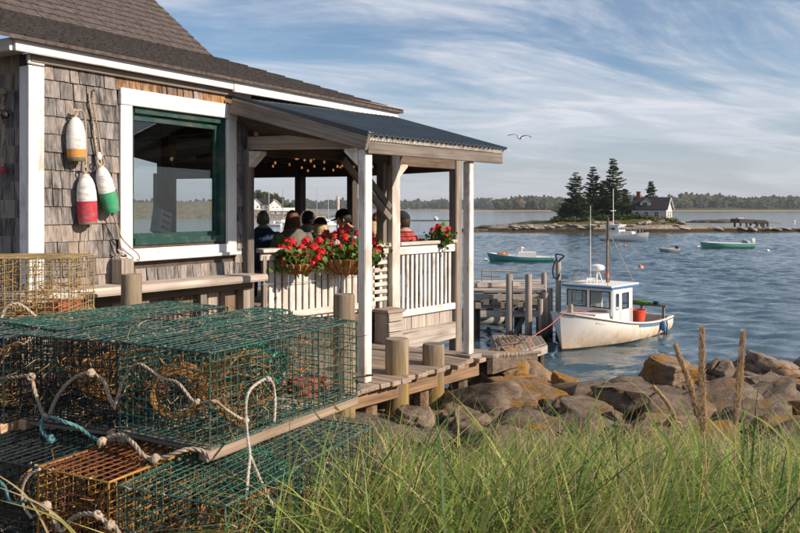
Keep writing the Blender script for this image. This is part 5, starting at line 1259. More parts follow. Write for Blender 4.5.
o, X = moored('teal_boat', 'teal open boat with small white cabin moored beyond the rear pier', 490, 553, 261.5, math.radians(180-6), 5.4, 1.9, hullmat('teal_hull', teal, (.03, .12, .11), (.02, .02, .02), .06, .3), [(0, .075), (.3, .075), (.6, .085), (.85, .11), (1, .135)])
add(o, X, 'cuddy', M['boat_white'], lambda mb: tapered(mb, 1.5, 3.2, .72, .62, .3, .82, .25))
add(o, X, 'windscreen', M['clear_glass'], lambda mb: mb.box((3.15, 0, .98), (.04, 1.1, .34)))
add(o, X, 'windscreen_frame', M['steel'], lambda mb: [mb.tube([(3.15, y, .8), (3.1, y, 1.2)], .03, 5) for y in (-.55, 0, .55)]+[mb.tube([(3.1, -.6, 1.2), (3.1, .6, 1.2)], .03, 5), mb.tube([(3.1, .5, 1.2), (4.4, .3, .8)], .025, 5)])
add(o, X, 'radar', M['boat_white'], lambda mb: mb.lathe([(.05, 0), (.05, .3), (.2, .32), (.2, .42), (.05, .46)], 12, Matrix.Translation((2.7, .1, .82))))
add(o, X, 'nav_light', M['red_plastic'], lambda mb: mb.box((2.75, .1, 1.34), (.12, .12, .1)))
add(o, X, 'orange_gear', simple('orange_gear', (.55, .20, .05)), lambda mb: mb.ell((4.3, 0, .68), (.55, .45, .14), 2, nz=.3))
# ---- white motor yacht by the island
o, X = moored('white_cabin_boat', 'white cabin boat with a tall mast moored off the island', 609, 640, 241, math.radians(-42), 6.6, 2.7, hullmat('white_hull', (.80, .79, .78), (.45, .5, .55), (.05, .10, .2), .04, .15), [(0, .10), (.3, .10), (.6, .125), (.85, .165), (1, .19)])
add(o, X, 'trunk_cabin', M['boat_white'], lambda mb: tapered(mb, 2.0, 4.9, .95, .55, .5, 1.35, .3))
ca = add(o, X, 'cabin', M['boat_white'], lambda mb: tapered(mb, 1.0, 3.1, 1.05, .95, .5, 2.15, .3))
for y in (-.6, 0, .6): add(o, X, 'window', M['pane_dark'], lambda mb: mb.box((2.87, y, 1.75), (.06, .5, .36), Euler((0, -.18, 0)).to_matrix()), par=ca)
for x in (1.4, 2.1):
    for s_ in (-1, 1): add(o, X, 'window', M['pane_dark'], lambda mb: mb.box((x, s_*1.04, 1.7), (.5, .05, .36)), par=ca)
add(o, X, 'cabin_top', M['boat_white'], lambda mb: tapered(mb, .6, 3.1, 1.15, 1.05, 2.16, 2.26, .1))
add(o, X, 'mast', M['house_white'], lambda mb: (mb.tube([(1.6, 0, 2.2), (1.6, 0, 7.3)], [.07, .05], 6), mb.tube([(1.6, -.8, 4.2), (1.6, .8, 4.2)], .03, 5)))
add(o, X, 'rail', M['steel'], lambda mb: [mb.tube([(3.6+i*.55, s_*(1.2-.2*i), 1.0), (3.6+i*.55, s_*(1.2-.2*i), 1.7)], .025, 4) for i in range(5) for s_ in (-1, 1)]+[mb.tube([(3.6+i*.55, s_*(1.2-.2*i), 1.7) for i in range(5)], .025, 4) for s_ in (-1, 1)])
# ---- green skiff right
o, X = moored('green_skiff', 'long pale green skiff with outboard moored at right', 701, 753, 248.5, math.radians(184), 5.8, 1.9, hullmat('green_hull', (.09, .30, .25), (.10, .15, .09), (.08, .05, .03), .06, .35), [(0, .10), (.3, .10), (.6, .105), (.85, .115), (1, .125)])
add(o, X, 'outboard', M['boat_white'], lambda mb: (mb.box((-.12, .1, .95), (.34, .3, .42), Euler((0, .15, 0)).to_matrix()), mb.box((-.18, .1, .45), (.14, .12, .7))))
add(o, X, 'console', simple('grey_tarp', (.25, .25, .26)), lambda mb: mb.ell((.7, 0, .72), (.45, .5, .34), 2, nz=.3))
for xx in (2.2, 3.8): add(o, X, 'thwart', M['grey_wood'], lambda mb: mb.box((xx, 0, .48), (.25, 1.6, .05)))
# ---- small skiff with a person-less load
o, X = moored('grey_skiff', 'tiny grey skiff with outboard drifting right of the orange mooring ball', 662, 678, 252.3, math.radians(176), 1.9, .95, hullmat('grey_hull', (.30, .32, .33), (.12, .12, .12), (.03, .03, .03), .03, .3), [(0, .17), (.5, .17), (1, .22)])
add(o, X, 'outboard', M['pane_dark'], lambda mb: mb.ell((.25, 0, .52), (.22, .2, .22), 2))
add(o, X, 'thwart', M['boat_white'], lambda mb: mb.box((1.0, 0, .3), (.3, .8, .05)))
# ---- mooring balls
def ball(name, u, v, rr, mats, label):
    b = PZ(u, v, WZ); mb = MB(); mb.lathe([(rr*.3, -rr*.7), (rr*.9, -rr*.3), (rr, 0), (rr*.95, rr*.3), (rr*.7, rr*.7), (rr*.25, rr*.96), (rr*.05, rr)], 14, None, [0, 0, 0, 1, 1, 1])
    return mb.build(name, mats, smooth=True, M=Matrix.Translation(b), label=label, cat='mooring ball', group='mooring balls on the water')
om = simple('orange_float', (.62, .16, .05)); wm_ = M['boat_white']; bm_ = simple('blue_float', (.05, .2, .55))
ball('mooring_ball', 640.5, 267.5, .22, [wm_, om], 'orange and white mooring ball behind the lobster boat')
ball('mooring_ball', 767.5, 251.5, .26, [bm_, wm_], 'blue and white mooring ball right of the green skiff')
ball('mooring_ball', 485.5, 260.5, .2, [wm_, wm_], 'white mooring ball at the bow of the teal boat')
ball('mooring_ball', 698, 247.5, .22, [wm_, wm_], 'white mooring ball at the bow of the green skiff')
ball('mooring_ball', 794, 222, .5, [om, wm_], 'pale mooring ball near the right end of the far channel')
ball('mooring_ball', 625, 246, .2, [om, om], 'small orange mooring ball before the white cabin boat')
# boats by the headland wharf seen through the porch
for i, (u, v, L2, mast, lb2) in enumerate(((270, 226, 6, 9, 'small white sailing boat at its mooring nearest the left porch edge'), (284, 224, 7, 10, 'small white sailing boat moored below the lone headland tree'), (318, 222, 8, 11, 'white sailing boat with bare mast seen through the middle porch bay'), (329, 226, 6.5, 8, 'white sailing boat with short mast left of the tall water post'), (436, 220, 5.5, 0, 'small white motor boat seen through the right porch bay'))):
    o, X = moored('white_boat', lb2, u-5, u+5, v, math.radians(170+i*25), L2, L2*.33, hullmat('far_white_hull_%d' % i, (.8, .79, .77), (.4, .4, .4), (.1, .1, .12), .03, .1), [(0, .10), (.5, .10), (1, .15)])
    add(o, X, 'cabin', M['boat_white'], lambda mb: tapered(mb, L2*.3, L2*.65, L2*.1, L2*.08, .4, 1.3, .3))
    if mast: add(o, X, 'mast', M['steel'], lambda mb: (mb.tube([(L2*.55, 0, .6), (L2*.55, 0, mast)], .09, 5), mb.tube([(L2*.55, 0, 1.7), (L2*.1, 0, 1.8)], .12, 5)))
# lone post in the water
b = PZ(338, 250, WZ); mb = MB(); mb.tube([b-V((0, 0, 1)), b+V((0, 0, 5.9))], .17, 8); tag(mb.build('water_post', M['pale_wood'], smooth=True), 'tall thin bare post standing in the water behind the porch', 'post')
# ---- gull
g = P(520, 138, 42); gt_ = thing('gull', 'grey gull gliding with spread wings in the sky above the porch roof', 'gull', g)
mb = MB(); mb.ell((0, 0, 0), (.24, .075, .075), 2); mb.ell((.24, 0, .02), (.085, .055, .055), 2); mb.tube([(.16, 0, .01), (.26, 0, .02)], [.06, .05], 8); mb.add([(-.2, -.03, .02), (-.2, .03, .02), (-.42, .09, .0), (-.42, -.09, .0), (-.2, 0, -.02)], [(0, 1, 2, 3), (4, 3, 2), (4, 0, 3), (4, 2, 1)])
Rg = Euler((.12, .05, math.radians(58))).to_matrix(); mb.v = [Rg @ q+g for q in mb.v]; mb.build('body', simple('gull_white', (.62, .62, .62)), gt_, smooth=True)
mb = MB(); mb.add([Rg @ V(q)+g for q in ((.30, -.02, .03), (.30, .02, .03), (.30, 0, .0), (.37, 0, .0))], [(0, 1, 3), (1, 2, 3), (2, 0, 3)]); mb.build('beak', simple('beak', (.6, .4, .05)), gt_)
for s_ in (-1, 1):
    mb = MB(); sec = [(0.0, .11, -.10, .03), (.18, .12, -.12, .13), (.36, .13, -.09, .17), (.52, .06, -.12, .13), (.68, -.03, -.14, .07)]
    for y, x0, x1, z in sec: mb.v += [V((x0, s_*y, z)), V(((x0+x1)/2, s_*y, z+.022)), V((x1, s_*y, z-.012)), V(((x0+x1)/2, s_*y, z-.006))]
    for i in range(len(sec)-1):
        for k in range(4): mb.f.append((i*4+k, i*4+(k+1) % 4, (i+1)*4+(k+1) % 4, (i+1)*4+k)); mb.m.append(0 if i < 3 else 1)
    k = (len(sec)-1)*4; mb.f.append((k, k+1, k+2, k+3)); mb.m.append(1)
    mb.v = [Rg @ q+g for q in mb.v]; mb.build('wing', [simple('gull_grey', (.25, .25, .27)), simple('gull_wingtip', (.04, .04, .04))], gt_, smooth=True)

# ================================================================ people on the porch
def skin(c): return simple('skin', c, .55, .3, .06, 6)
SK = skin((.50, .29, .21)); SK2 = skin((.42, .22, .15))
def plaid(name):
    t = NT(name, .9, .1); mp = t.vec((1, 1, 1), rand=False)
    def wv(dirn, sc): 
        q = t.n('ShaderNodeTexWave', bands_direction=dirn); q.inputs['Scale'].default_value = sc; t.l(mp, q.inputs['Vector']); return q.outputs['Fac']
    a = t.ramp(wv('Z', 5), [(.45, 0.0), (.55, 1.0)]); b = t.ramp(wv('X', 5), [(.45, 0.0), (.55, 1.0)]); c = t.mix(a, (.60, .06, .055), (.22, .03, .035)); c = t.mix(t.math('MULTIPLY', b, .55), c, (.06, .012, .018))
    d = t.ramp(wv('Z', 10), [(.93, 0.0), (.97, .5)]); c = t.mix(d, c, (.6, .35, .3)); t.col(c); return t.m
def cloth(name, c): return simple(name, c, .95, .1, .25, 9, bump=.3)
def capsule(mb, a, b, ra, rb, n=12):
    a = V(a); b = V(b); d = (b-a).normalized()
    pts = [a-d*ra*.9, a-d*ra*.6, a, b, b+d*rb*.6, b+d*rb*.9]; mb.tube(pts, [ra*.4, ra*.8, ra, rb, rb*.8, rb*.4], n)
def person(label, u, vtop, d, rz, shirt, trousers, hair, head_yaw=0, head_pitch=0, style='short', cap=None, scale=1.0, skin_m=None, reach=.30):
    skin_m = skin_m or SK; top = P(u, vtop, d); floor = FL; X0 = top.x
    sit = .46; H0 = top.z-floor            # head top above the floor
    tz = H0-.235*scale                     # chin/neck height
    p = thing('person', label, 'person', (top.x, d, floor), rz, 'people sitting on the porch'); MX = WM[p.name]
    mb = MB(); k = scale; sh = tz-.045*k    # shoulder height
    hip = V((0, -.02, sit+.09))
    mb.ell(hip, (.185*k, .135*k, .12*k), 3)
    chest = V((0, .0, (sit+.1+sh)/2+.06)); mb.ell(chest, (.175*k, .12*k, (sh-sit)*.40), 3)
    capsule(mb, hip, (0, .0, sh-.05*k), .155*k, .15*k, 16)
    mb.ell((0, 0, sh-.045*k), (.185*k, .11*k, .085*k), 3); mb.ell((0, -.01, sh+.0*k), (.12*k, .08*k, .055*k), 3)
    capsule(mb, (0, .0, sh-.02), (0, .03, tz+.06*k), .062*k, .056*k)
    HC = V((0, .045, tz+.115*k)); RH = Euler((head_pitch, 0, head_yaw)).to_matrix(); hb_ = MB()
    hb_.ell((0, 0, .02*k), (.076*k, .094*k, .10*k), 3); hb_.ell((0, .03*k, -.055*k), (.054*k, .06*k, .065*k), 3)      # skull, jaw
    capsule(hb_, (0, .085*k, .01), (0, .108*k, -.022*k), .010*k, .016*k, 8)                                            # nose
    for s_ in (-1, 1): hb_.ell((s_*.078*k, -.005, -.01), (.012*k, .024*k, .034*k), 2); hb_.ell((s_*.03*k, .083*k, .035*k), (.022*k, .012*k, .008*k), 2)   # ears, brows
    hb_.ell((0, .088*k, -.055*k), (.026*k, .010*k, .009*k), 2); hb_.ell((0, .085*k, -.092*k), (.022*k, .016*k, .016*k), 2)
    mb.add([HC+RH @ q for q in hb_.v], hb_.f)
    for s_ in (-1, 1):
        S0 = V((s_*.195*k, 0, sh-.06*k)); EL = V((s_*.27*k, .12, sh-.30*k)); HN = V((s_*.13, .16+reach, sit+.36))
        capsule(mb, S0, EL, .065*k, .052*k); capsule(mb, EL, HN, .050*k, .034*k)
        dr = (HN-EL).normalized(); PA = HN+dr*.06; mb.ell(HN+dr*.05, (.040*k, .045*k, .020*k), 2)
        for fi in range(4): b0 = PA+V((s_*(-.027+fi*.018), .02, 0)); capsule(mb, b0, b0+dr*(.045+.01*(fi in (1, 2))), .0095, .009, 6); capsule(mb, b0+dr*.045, b0+dr*.07+V((0, 0, -.025)), .009, .008, 6)
        b0 = HN+dr*.02+V((-s_*.035, 0, 0)); capsule(mb, b0, b0+dr*.05+V((-s_*.02, 0, 0)), .012, .010, 6)
        KN = V((s_*.13, .44, sit+.07)); AN = V((s_*.13, .42, .09))
        capsule(mb, (s_*.095, .02, sit+.085), KN, .085*k, .062*k); capsule(mb, KN, AN, .06*k, .042*k); capsule(mb, AN+V((0, -.03, -.035)), AN+V((0, .17, -.045)), .042, .035)
    me = remesh(mb, .0125, 3); me.name = 'body'
    for m_ in (skin_m, shirt, trousers, M['black']): me.materials.append(m_)
    wr = sit+.36
    for f in me.polygons:
        c = f.center; f.use_smooth = True
        if c.z > sh+.055*k and (V((c.x, c.y, 0))).length < .16: mi = 0
        elif c.y > .16+reach-.03 and c.z > sit+.25: mi = 0
        elif c.z < .11: mi = 3
        elif c.z < sit+.17 and not (c.z > sit+.10 and c.y < .08) and c.z < sit+.17: mi = 2
        else: mi = 1
        f.material_index = mi
    o = bpy.data.objects.new('body', me); place(o, MX.copy(), p)
    def child(mb, nm, m, smooth=True): mb.v = [MX @ (HC+RH @ q) for q in mb.v]; return mb.build(nm, m, p, smooth=smooth)
    # eyes
    mb = MB()
    for s_ in (-1, 1): mb.ell((s_*.03*k, .086*k, .018*k), (.011*k, .007*k, .006*k), 1)
    child(mb, 'eyes', M['black'])
    hm = simple('hair', hair, .65, .35, .35, 45, bump=.6); r_ = random.Random(int(u*7)); mb = MB()
    def shell(rx, ry, rz_, cz, front, low):
        bm = bmesh.new(); bmesh.ops.create_icosphere(bm, subdivisions=4, radius=1); keep = []
        for q in bm.verts: q.co = V((q.co.x*rx, q.co.y*ry, q.co.z*rz_))*(1+.05*noise.noise(q.co*5+V((u, 0, 0))))+V((0, -.006*k, cz))
        dele = [f for f in bm.faces if not (f.calc_center_median().z > (front if f.calc_center_median().y > .035*k else low if f.calc_center_median().y < -.01 else (front+low)/2))]
        bmesh.ops.delete(bm, geom=dele, context='FACES'); bm.verts.index_update()
        mb.add([q.co.copy() for q in bm.verts], [tuple(v_.index for v_ in f.verts) for f in bm.faces]); bm.free()
    shell(.084*k, .103*k, .112*k, .022*k, .075*k if not cap else .05*k, -.065*k)
    if style == 'long':
        for i in range(150):
            a = r_.uniform(math.pi*.92, math.pi*2.08); x, y = math.cos(a)*.084*k, math.sin(a)*.096*k; l_ = r_.uniform(.24, .40)
            pts = [V((x*.9, y*.9, .05)), V((x*1.06, y*1.08-.01, -.04)), V((x*1.15+r_.uniform(-.02, .02), y*1.0-.04, -.16)), V((x*1.0+r_.uniform(-.03, .03), -.09+r_.uniform(-.03, .02), -.10-l_))]
            mb.tube(spline(pts, 3), [.011]*7+[.009, .007, .003], 4)
    elif style == 'bob':
        for i in range(130):
            a = r_.uniform(math.pi*.85, math.pi*2.15); x, y = math.cos(a)*.084*k, math.sin(a)*.096*k
            mb.tube(spline([V((x*.8, y*.8, .07)), V((x*1.08, y*1.08, .0)), V((x*1.12, y*1.06, -.09)), V((x*.9, y*.95, -.15-r_.uniform(0, .03)))], 3), [.012]*7+[.010, .008, .004], 4)
    else:
        for i in range(160):
            a = r_.uniform(math.pi*.9, math.pi*2.1); x, y = math.cos(a)*.084*k, math.sin(a)*.10*k; z = r_.uniform(-.06, .08)*k; f = math.sqrt(max(.1, 1-(z/(.12*k))**2))
            mb.tube([V((x*f*.96, y*f*.96, z+.02)), V((x*f*1.05, y*f*1.05, z-.012))], [.007, .002], 4)
    child(mb, 'hair', hm)
    if cap:
        cm_ = cloth('cap_cloth', cap); mb = MB(); bm = bmesh.new(); bmesh.ops.create_icosphere(bm, subdivisions=3, radius=1)
        for q in bm.verts: q.co = V((q.co.x*.091*k, q.co.y*.109*k, q.co.z*.105*k+.045*k))
        bmesh.ops.delete(bm, geom=[f for f in bm.faces if f.calc_center_median().z < .042*k], context='FACES'); bm.verts.index_update()
        mb.add([q.co.copy() for q in bm.verts], [tuple(v_.index for v_ in f.verts) for f in bm.faces]); bm.free()
        hat = child(mb, 'cap', cm_)
        mb = MB(); n = 9
        for i in range(n):
            a = math.pi*(.18+.64*i/(n-1)); mb.v += [V((math.cos(a)*.088*k, math.sin(a)*.10*k, .050*k)), V((math.cos(a)*.095*k, .085*k+math.sin(a)*.10*k, .030*k)), V((math.cos(a)*.095*k, .085*k+math.sin(a)*.10*k, .024*k)), V((math.cos(a)*.088*k, math.sin(a)*.10*k, .042*k))]
        for i in range(n-1):
            for q in range(4): mb.f.append((i*4+q, i*4+(q+1) % 4, (i+1)*4+(q+1) % 4, (i+1)*4+q)); mb.m.append(0)
        mb.v = [MX @ (HC+RH @ q) for q in mb.v]; mb.build('visor', cm_, hat)
    # collar
    return p
navy = cloth('navy_jacket', (.035, .055, .10)); olive = cloth('olive_coat', (.15, .145, .115)); dk = cloth('black_jacket', (.038, .038, .048)); grey = cloth('grey_green_shirt', (.19, .20, .185)); jean = cloth('denim', (.04, .06, .11)); brn = cloth('brown_top', (.16, .06, .05)); pl = plaid('red_plaid')
person('person with short grey hair in a navy jacket, seated nearest the shingled wall', 263, 211.5, 11.2, math.radians(8), navy, jean, (.20, .16, .12))
person('person with long brown hair in an olive coat, seen from behind', 293, 211, 10.7, math.radians(14), olive, dk, (.13, .06, .03), style='long', scale=1.02, head_yaw=-.3)
person('person with dark hair in a grey green shirt, behind the long haired one', 306.5, 211.5, 11.7, math.radians(-40), grey, jean, (.02, .015, .012), head_yaw=-.4, skin_m=SK2)
person('person with blond bobbed hair and a dark visor cap in a black jacket', 322, 219, 10.9, math.radians(35), dk, jean, (.48, .34, .18), style='bob', cap=(.02, .02, .025), scale=.93, head_yaw=.4)
person('person in a dark cap looking down to the left behind the right flower basket', 347, 210.5, 10.9, math.radians(72), dk, jean, (.03, .02, .015), cap=(.012, .012, .016), head_yaw=.15, head_pitch=-.3)
person('person with fair hair low between the white posts', 375.5, 222, 11.1, math.radians(50), brn, jean, (.52, .38, .22), style='bob', scale=.9)
person('person with red brown hair sitting behind the fair haired one', 380, 212.5, 11.7, math.radians(60), brn, jean, (.24, .08, .035), style='long', scale=.95)
person('person in a dark cap and red plaid shirt by the right railing', 404.5, 213, 11.0, math.radians(52), pl, jean, (.05, .03, .02), cap=(.035, .035, .04), head_yaw=.25, scale=1.1)
# benches and tables under them
def bench(a, b, label):
    a = V(a); b = V(b); t_ = thing('bench', label, 'bench', (a+b)/2, 0, 'benches on the porch'); d = (b-a).normalized()
    for k in (-.09, .09): plank('seat_board', V((a.x, a.y, FL+.42))+d.cross(ZV)*k, V((b.x, b.y, FL+.42))+d.cross(ZV)*k, .16, .04, M['brown_wood'], t_)
    for q in (.1, .9): c = a.lerp(b, q); plank('leg', V((c.x, c.y, FL)), V((c.x, c.y, FL+.40)), .28, .05, M['brown_wood'], t_, up=d)
bench((-2.4, 11.25, 0), (-.75, 10.7, 0), 'brown bench under the left group of seated people'); bench((-.85, 10.9, 0), (.35, 11.05, 0), 'brown bench under the right group of seated people'); bench((-1.7, 11.75, 0), (-.1, 11.75, 0), 'brown bench along the middle of the porch')
# ================================================================ geranium baskets
M['leaf'] = leafmat('geranium_leaf', (.045, .10, .015), (.15, .23, .05), .3, .5, 9); M['petal'] = leafmat('red_petals', (.72, .02, .03), (.90, .07, .075), .25, .5, 20); M['petal_w'] = leafmat('white_petals', (.7, .6, .58), (.8, .5, .5), .3, .6, 20)
M['coir'] = simple('coir_basket', (.34, .16, .06), .95, .1, .45, 14, bump=.8); M['bark_slat'] = wood('basket_slats', (.20, .09, .035), (.46, .24, .10)); M['pot'] = simple('dark_pot', (.04, .03, .025), .7)
def bloom(t_, c, rr, r_, m):
    mb = MB()
    for i in range(46):
        d = V((r_.gauss(0, 1), r_.gauss(0, 1), r_.gauss(0, 1)+.25)).normalized(); p = c+d*rr*r_.uniform(.75, 1.05); a = d.orthogonal().normalized(); a.rotate(Matrix.Rotation(r_.uniform(0, 6.28), 3, d)); b = d.cross(a); s_ = rr*.40; q = d*s_*.25
        mb.add([p-a*s_, p-b*s_*.7-q, p+a*s_+q*r_.uniform(-1, 1), p+b*s_*.7-q], [(0, 1, 2, 3)])
    mb.ell(c, (rr*.72,)*3, 1); mb.build('flower_head', m, t_)
def basket(label, u, v, d, rw, rh, blooms, pot, seed, group, rz, bowl=True):
    r_ = random.Random(seed); c = P(u, v, d); b0 = thing('geranium_basket' if bowl else 'geranium_pot', label, 'flower basket', (c.x, c.y, c.z-rh), 0, group)
    if bowl:
        mb = MB(); n = 9; prof = [(.35, -1), (.62, -.75), (.83, -.4), (.95, -.1), (1, .05), (.93, .05), (.8, -.3)]; mb.lathe([(rw*a, rh*z) for a, z in prof], 20, Matrix.Translation(c)); mb.build('basket', M['coir'], b0, smooth=30)
        for i in range(18):
            a = 6.283*i/18; pts = [c+V((math.cos(a)*rw*q*1.02, math.sin(a)*rw*q*1.02, rh*z)) for q, z in ((.36, -1.02), (.64, -.77), (.85, -.42), (.97, -.1), (1.02, .06))]
            m_ = MB(); m_.tube(pts, .011, 4); m_.build('slat', M['bark_slat'], b0)
    else:
        mb = MB(); mb.lathe([(rw*.65, -rh), (rw*.85, 0), (rw*.9, 0), (rw*.9, .02), (rw*.8, .02)], 16, Matrix.Translation(c)); mb.build('pot', M['pot'], b0, smooth=40)
    fol = MB(); st_ = MB(); fs = []
    for (bu, bv, dd, rr, w_) in blooms:
        q = P(bu, bv, d+dd); fs.append(q); st_.tube([c+V((r_.uniform(-.4, .4)*rw, 0, 0)), (c+q)/2+V((0, 0, .03)), q], .004, 4)
    for i in range(620 if bowl else 320):
        if i % 3 == 0: q = r_.choice(fs)+V((r_.gauss(0, .06), r_.gauss(0, .06)+.03, r_.gauss(-.05, .05)))
        else:
            a = r_.uniform(0, 6.283); rr = math.sqrt(r_.random())*rw*1.15; q = c+V((math.cos(a)*rr*1.1, math.sin(a)*rr*.8, r_.uniform(-.06, .16)*(1 if bowl else .8)))
        n_ = V((r_.gauss(0, .6), r_.gauss(-.4, .6), r_.gauss(.6, .5))).normalized(); a = n_.orthogonal().normalized(); a.rotate(Matrix.Rotation(r_.uniform(0, 6.28), 3, n_)); bb_ = n_.cross(a); s_ = r_.uniform(.018, .036)
        vs = [q+(a*math.cos(t_)+bb_*math.sin(t_))*s_*(1+.12*math.cos(5*t_))+n_*(.006*math.cos(2*t_)) for t_ in [6.283*j/7 for j in range(7)]]; fol.add(vs+[q-n_*.008], [(j, (j+1) % 7, 7) for j in range(7)])
    tag(fol.build('foliage', M['leaf'], b0), kind='stuff'); st_.build('stems', M['leaf'], b0)
    for (bu, bv, dd, rr, w_) in blooms: bloom(b0, P(bu, bv, d+dd), rr, r_, M['petal_w'] if w_ else M['petal'])
B1 = [(277, 255, 0, .045, 0), (282, 248, .05, .05, 0), (288, 251, -.05, .055, 0), (292, 243, .1, .055, 0), (296, 256, -.1, .05, 0), (302, 249, 0, .06, 0), (306, 242, .1, .055, 0), (308, 256, -.08, .055, 0), (312, 263, -.1, .055, 0), (314, 249, 0, .06, 0), (321, 252, -.05, .05, 0), (284, 261, -.1, .045, 0), (300, 264, -.1, .045, 0), (319, 241, .05, .05, 0), (287, 241, .1, .04, 0), (318, 259, -.1, .045, 0)]
B2 = [(328, 243, 0, .055, 0), (334, 236, .05, .06, 0), (339, 247, -.08, .055, 0), (341, 231, .05, .05, 0), (345, 238, 0, .055, 0), (350, 250, -.1, .05, 0), (331, 251, -.08, .05, 0), (354, 240, 0, .05, 1), (325, 234, .1, .05, 0), (353, 246, -.08, .045, 0), (375, 242, 0, .055, 0), (378, 251, -.05, .055, 0), (373, 252, -.08, .05, 0), (371, 235, .05, .045, 0), (336, 243, -.1, .045, 1), (348, 229, .1, .045, 0), (358, 234, .05, .045, 0)]
B3 = [(433, 230, 0, .04, 0), (438, 227, .03, .05, 0), (443, 231, 0, .05, 0), (446, 235, -.03, .04, 0), (448, 229, .05, .04, 0), (436, 235, -.03, .035, 1), (447, 239, -.03, .04, 0)]
basket('hanging basket of red geraniums on the railing nearest the window', 299, 264, 8.52, .20, .10, B1, 0, 1, 'geraniums on the porch railing', 0)
basket('large slatted half round basket of red geraniums beside the near white post', 347, 259, 9.05, .30, .17, B2, 0, 2, 'geraniums on the porch railing', 0)
basket('small pot of red geraniums on the right end of the railing', 441, 240, 10.55, .11, .09, B3, 0, 3, 'geraniums on the porch railing', 0, False)
# ================================================================ lobster traps
def wiremat(name, c1, c2, dirt, k=.5):
    t = NT(name, .55, .35); v0 = t.vec((1, 1, 1)); a = t.noise(v0, 5, 5, .65); b = t.noise(v0, 45, 4, .7)
    c = t.mix(t.ramp(a, [(.4, 0.0), (.65, 1.0)]), c1, c2); c = t.mix(t.ramp(b, [(.60-.14*k, 0.0), (.70, .85)]), c, dirt); d_ = t.noise(v0, 11, 4, .7); c = t.mix(t.ramp(d_, [(.52, 0.0), (.64, .35+.4*k)]), c, dirt); t.col(c); return t.m
WG = wiremat('green_wire', (.010, .060, .052), (.016, .10, .08), (.22, .20, .14), .5)
WG2 = wiremat('grey_green_wire', (.014, .062, .056), (.03, .09, .08), (.24, .22, .17), .7)
WD = wiremat('dark_navy_wire', (.008, .016, .02), (.015, .03, .035), (.08, .07, .05), .3)
WO = wiremat('rusty_orange_wire', (.20, .065, .02), (.13, .04, .018), (.07, .035, .02), .6)
WY = wiremat('yellow_wire', (.36, .21, .035), (.24, .11, .03), (.14, .08, .04), .6)
WT = wiremat('tan_yellow_wire', (.36, .27, .12), (.27, .19, .09), (.16, .12, .08), .6)
TW = wiremat('orange_twine', (.34, .17, .035), (.20, .09, .03), (.14, .08, .03), .5)
TG = wiremat('green_twine', (.03, .22, .13), (.02, .14, .09), (.08, .12, .08), .4)
CLIP = simple('pale_clips', (.34, .29, .22), .8, .2, .4, 40)
def wires(mb, o, ex, ey, lx, ly, sp, r, nrm, jit=.0032, step=0, mi=0, skip=0):
    """welded mesh sheet: origin o, unit axes ex/ey"""
    nx = max(2, int(round(lx/sp))); ny = max(2, int(round(ly/sp)))
    def strand(a, b):
        n_ = 5; pts = [a.lerp(b, i/n_)+nrm*rnd.uniform(-jit, jit)+(ex+ey)*rnd.uniform(-jit, jit)*.6 for i in range(n_+1)]; mb.tube(pts, r, 4, False, mi)
    for i in range(nx+1):
        a = o+ex*(lx*i/nx); strand(a, a+ey*ly)
    for j in range(ny+1):
        a = o+ey*(ly*j/ny)+nrm*r*1.2; strand(a, a+ex*lx)
SCR1 = simple('dried_weed', (.10, .07, .035), .95, .1, .5, 30); SCR2 = simple('tan_scraps', (.33, .26, .17), .95, .1, .4, 30); SCR3 = simple('ochre_twine', (.30, .15, .03), .95, .1, .4, 30)
M['runner_wood'] = wood('trap_runner_wood', (.24, .16, .10), (.52, .38, .26))
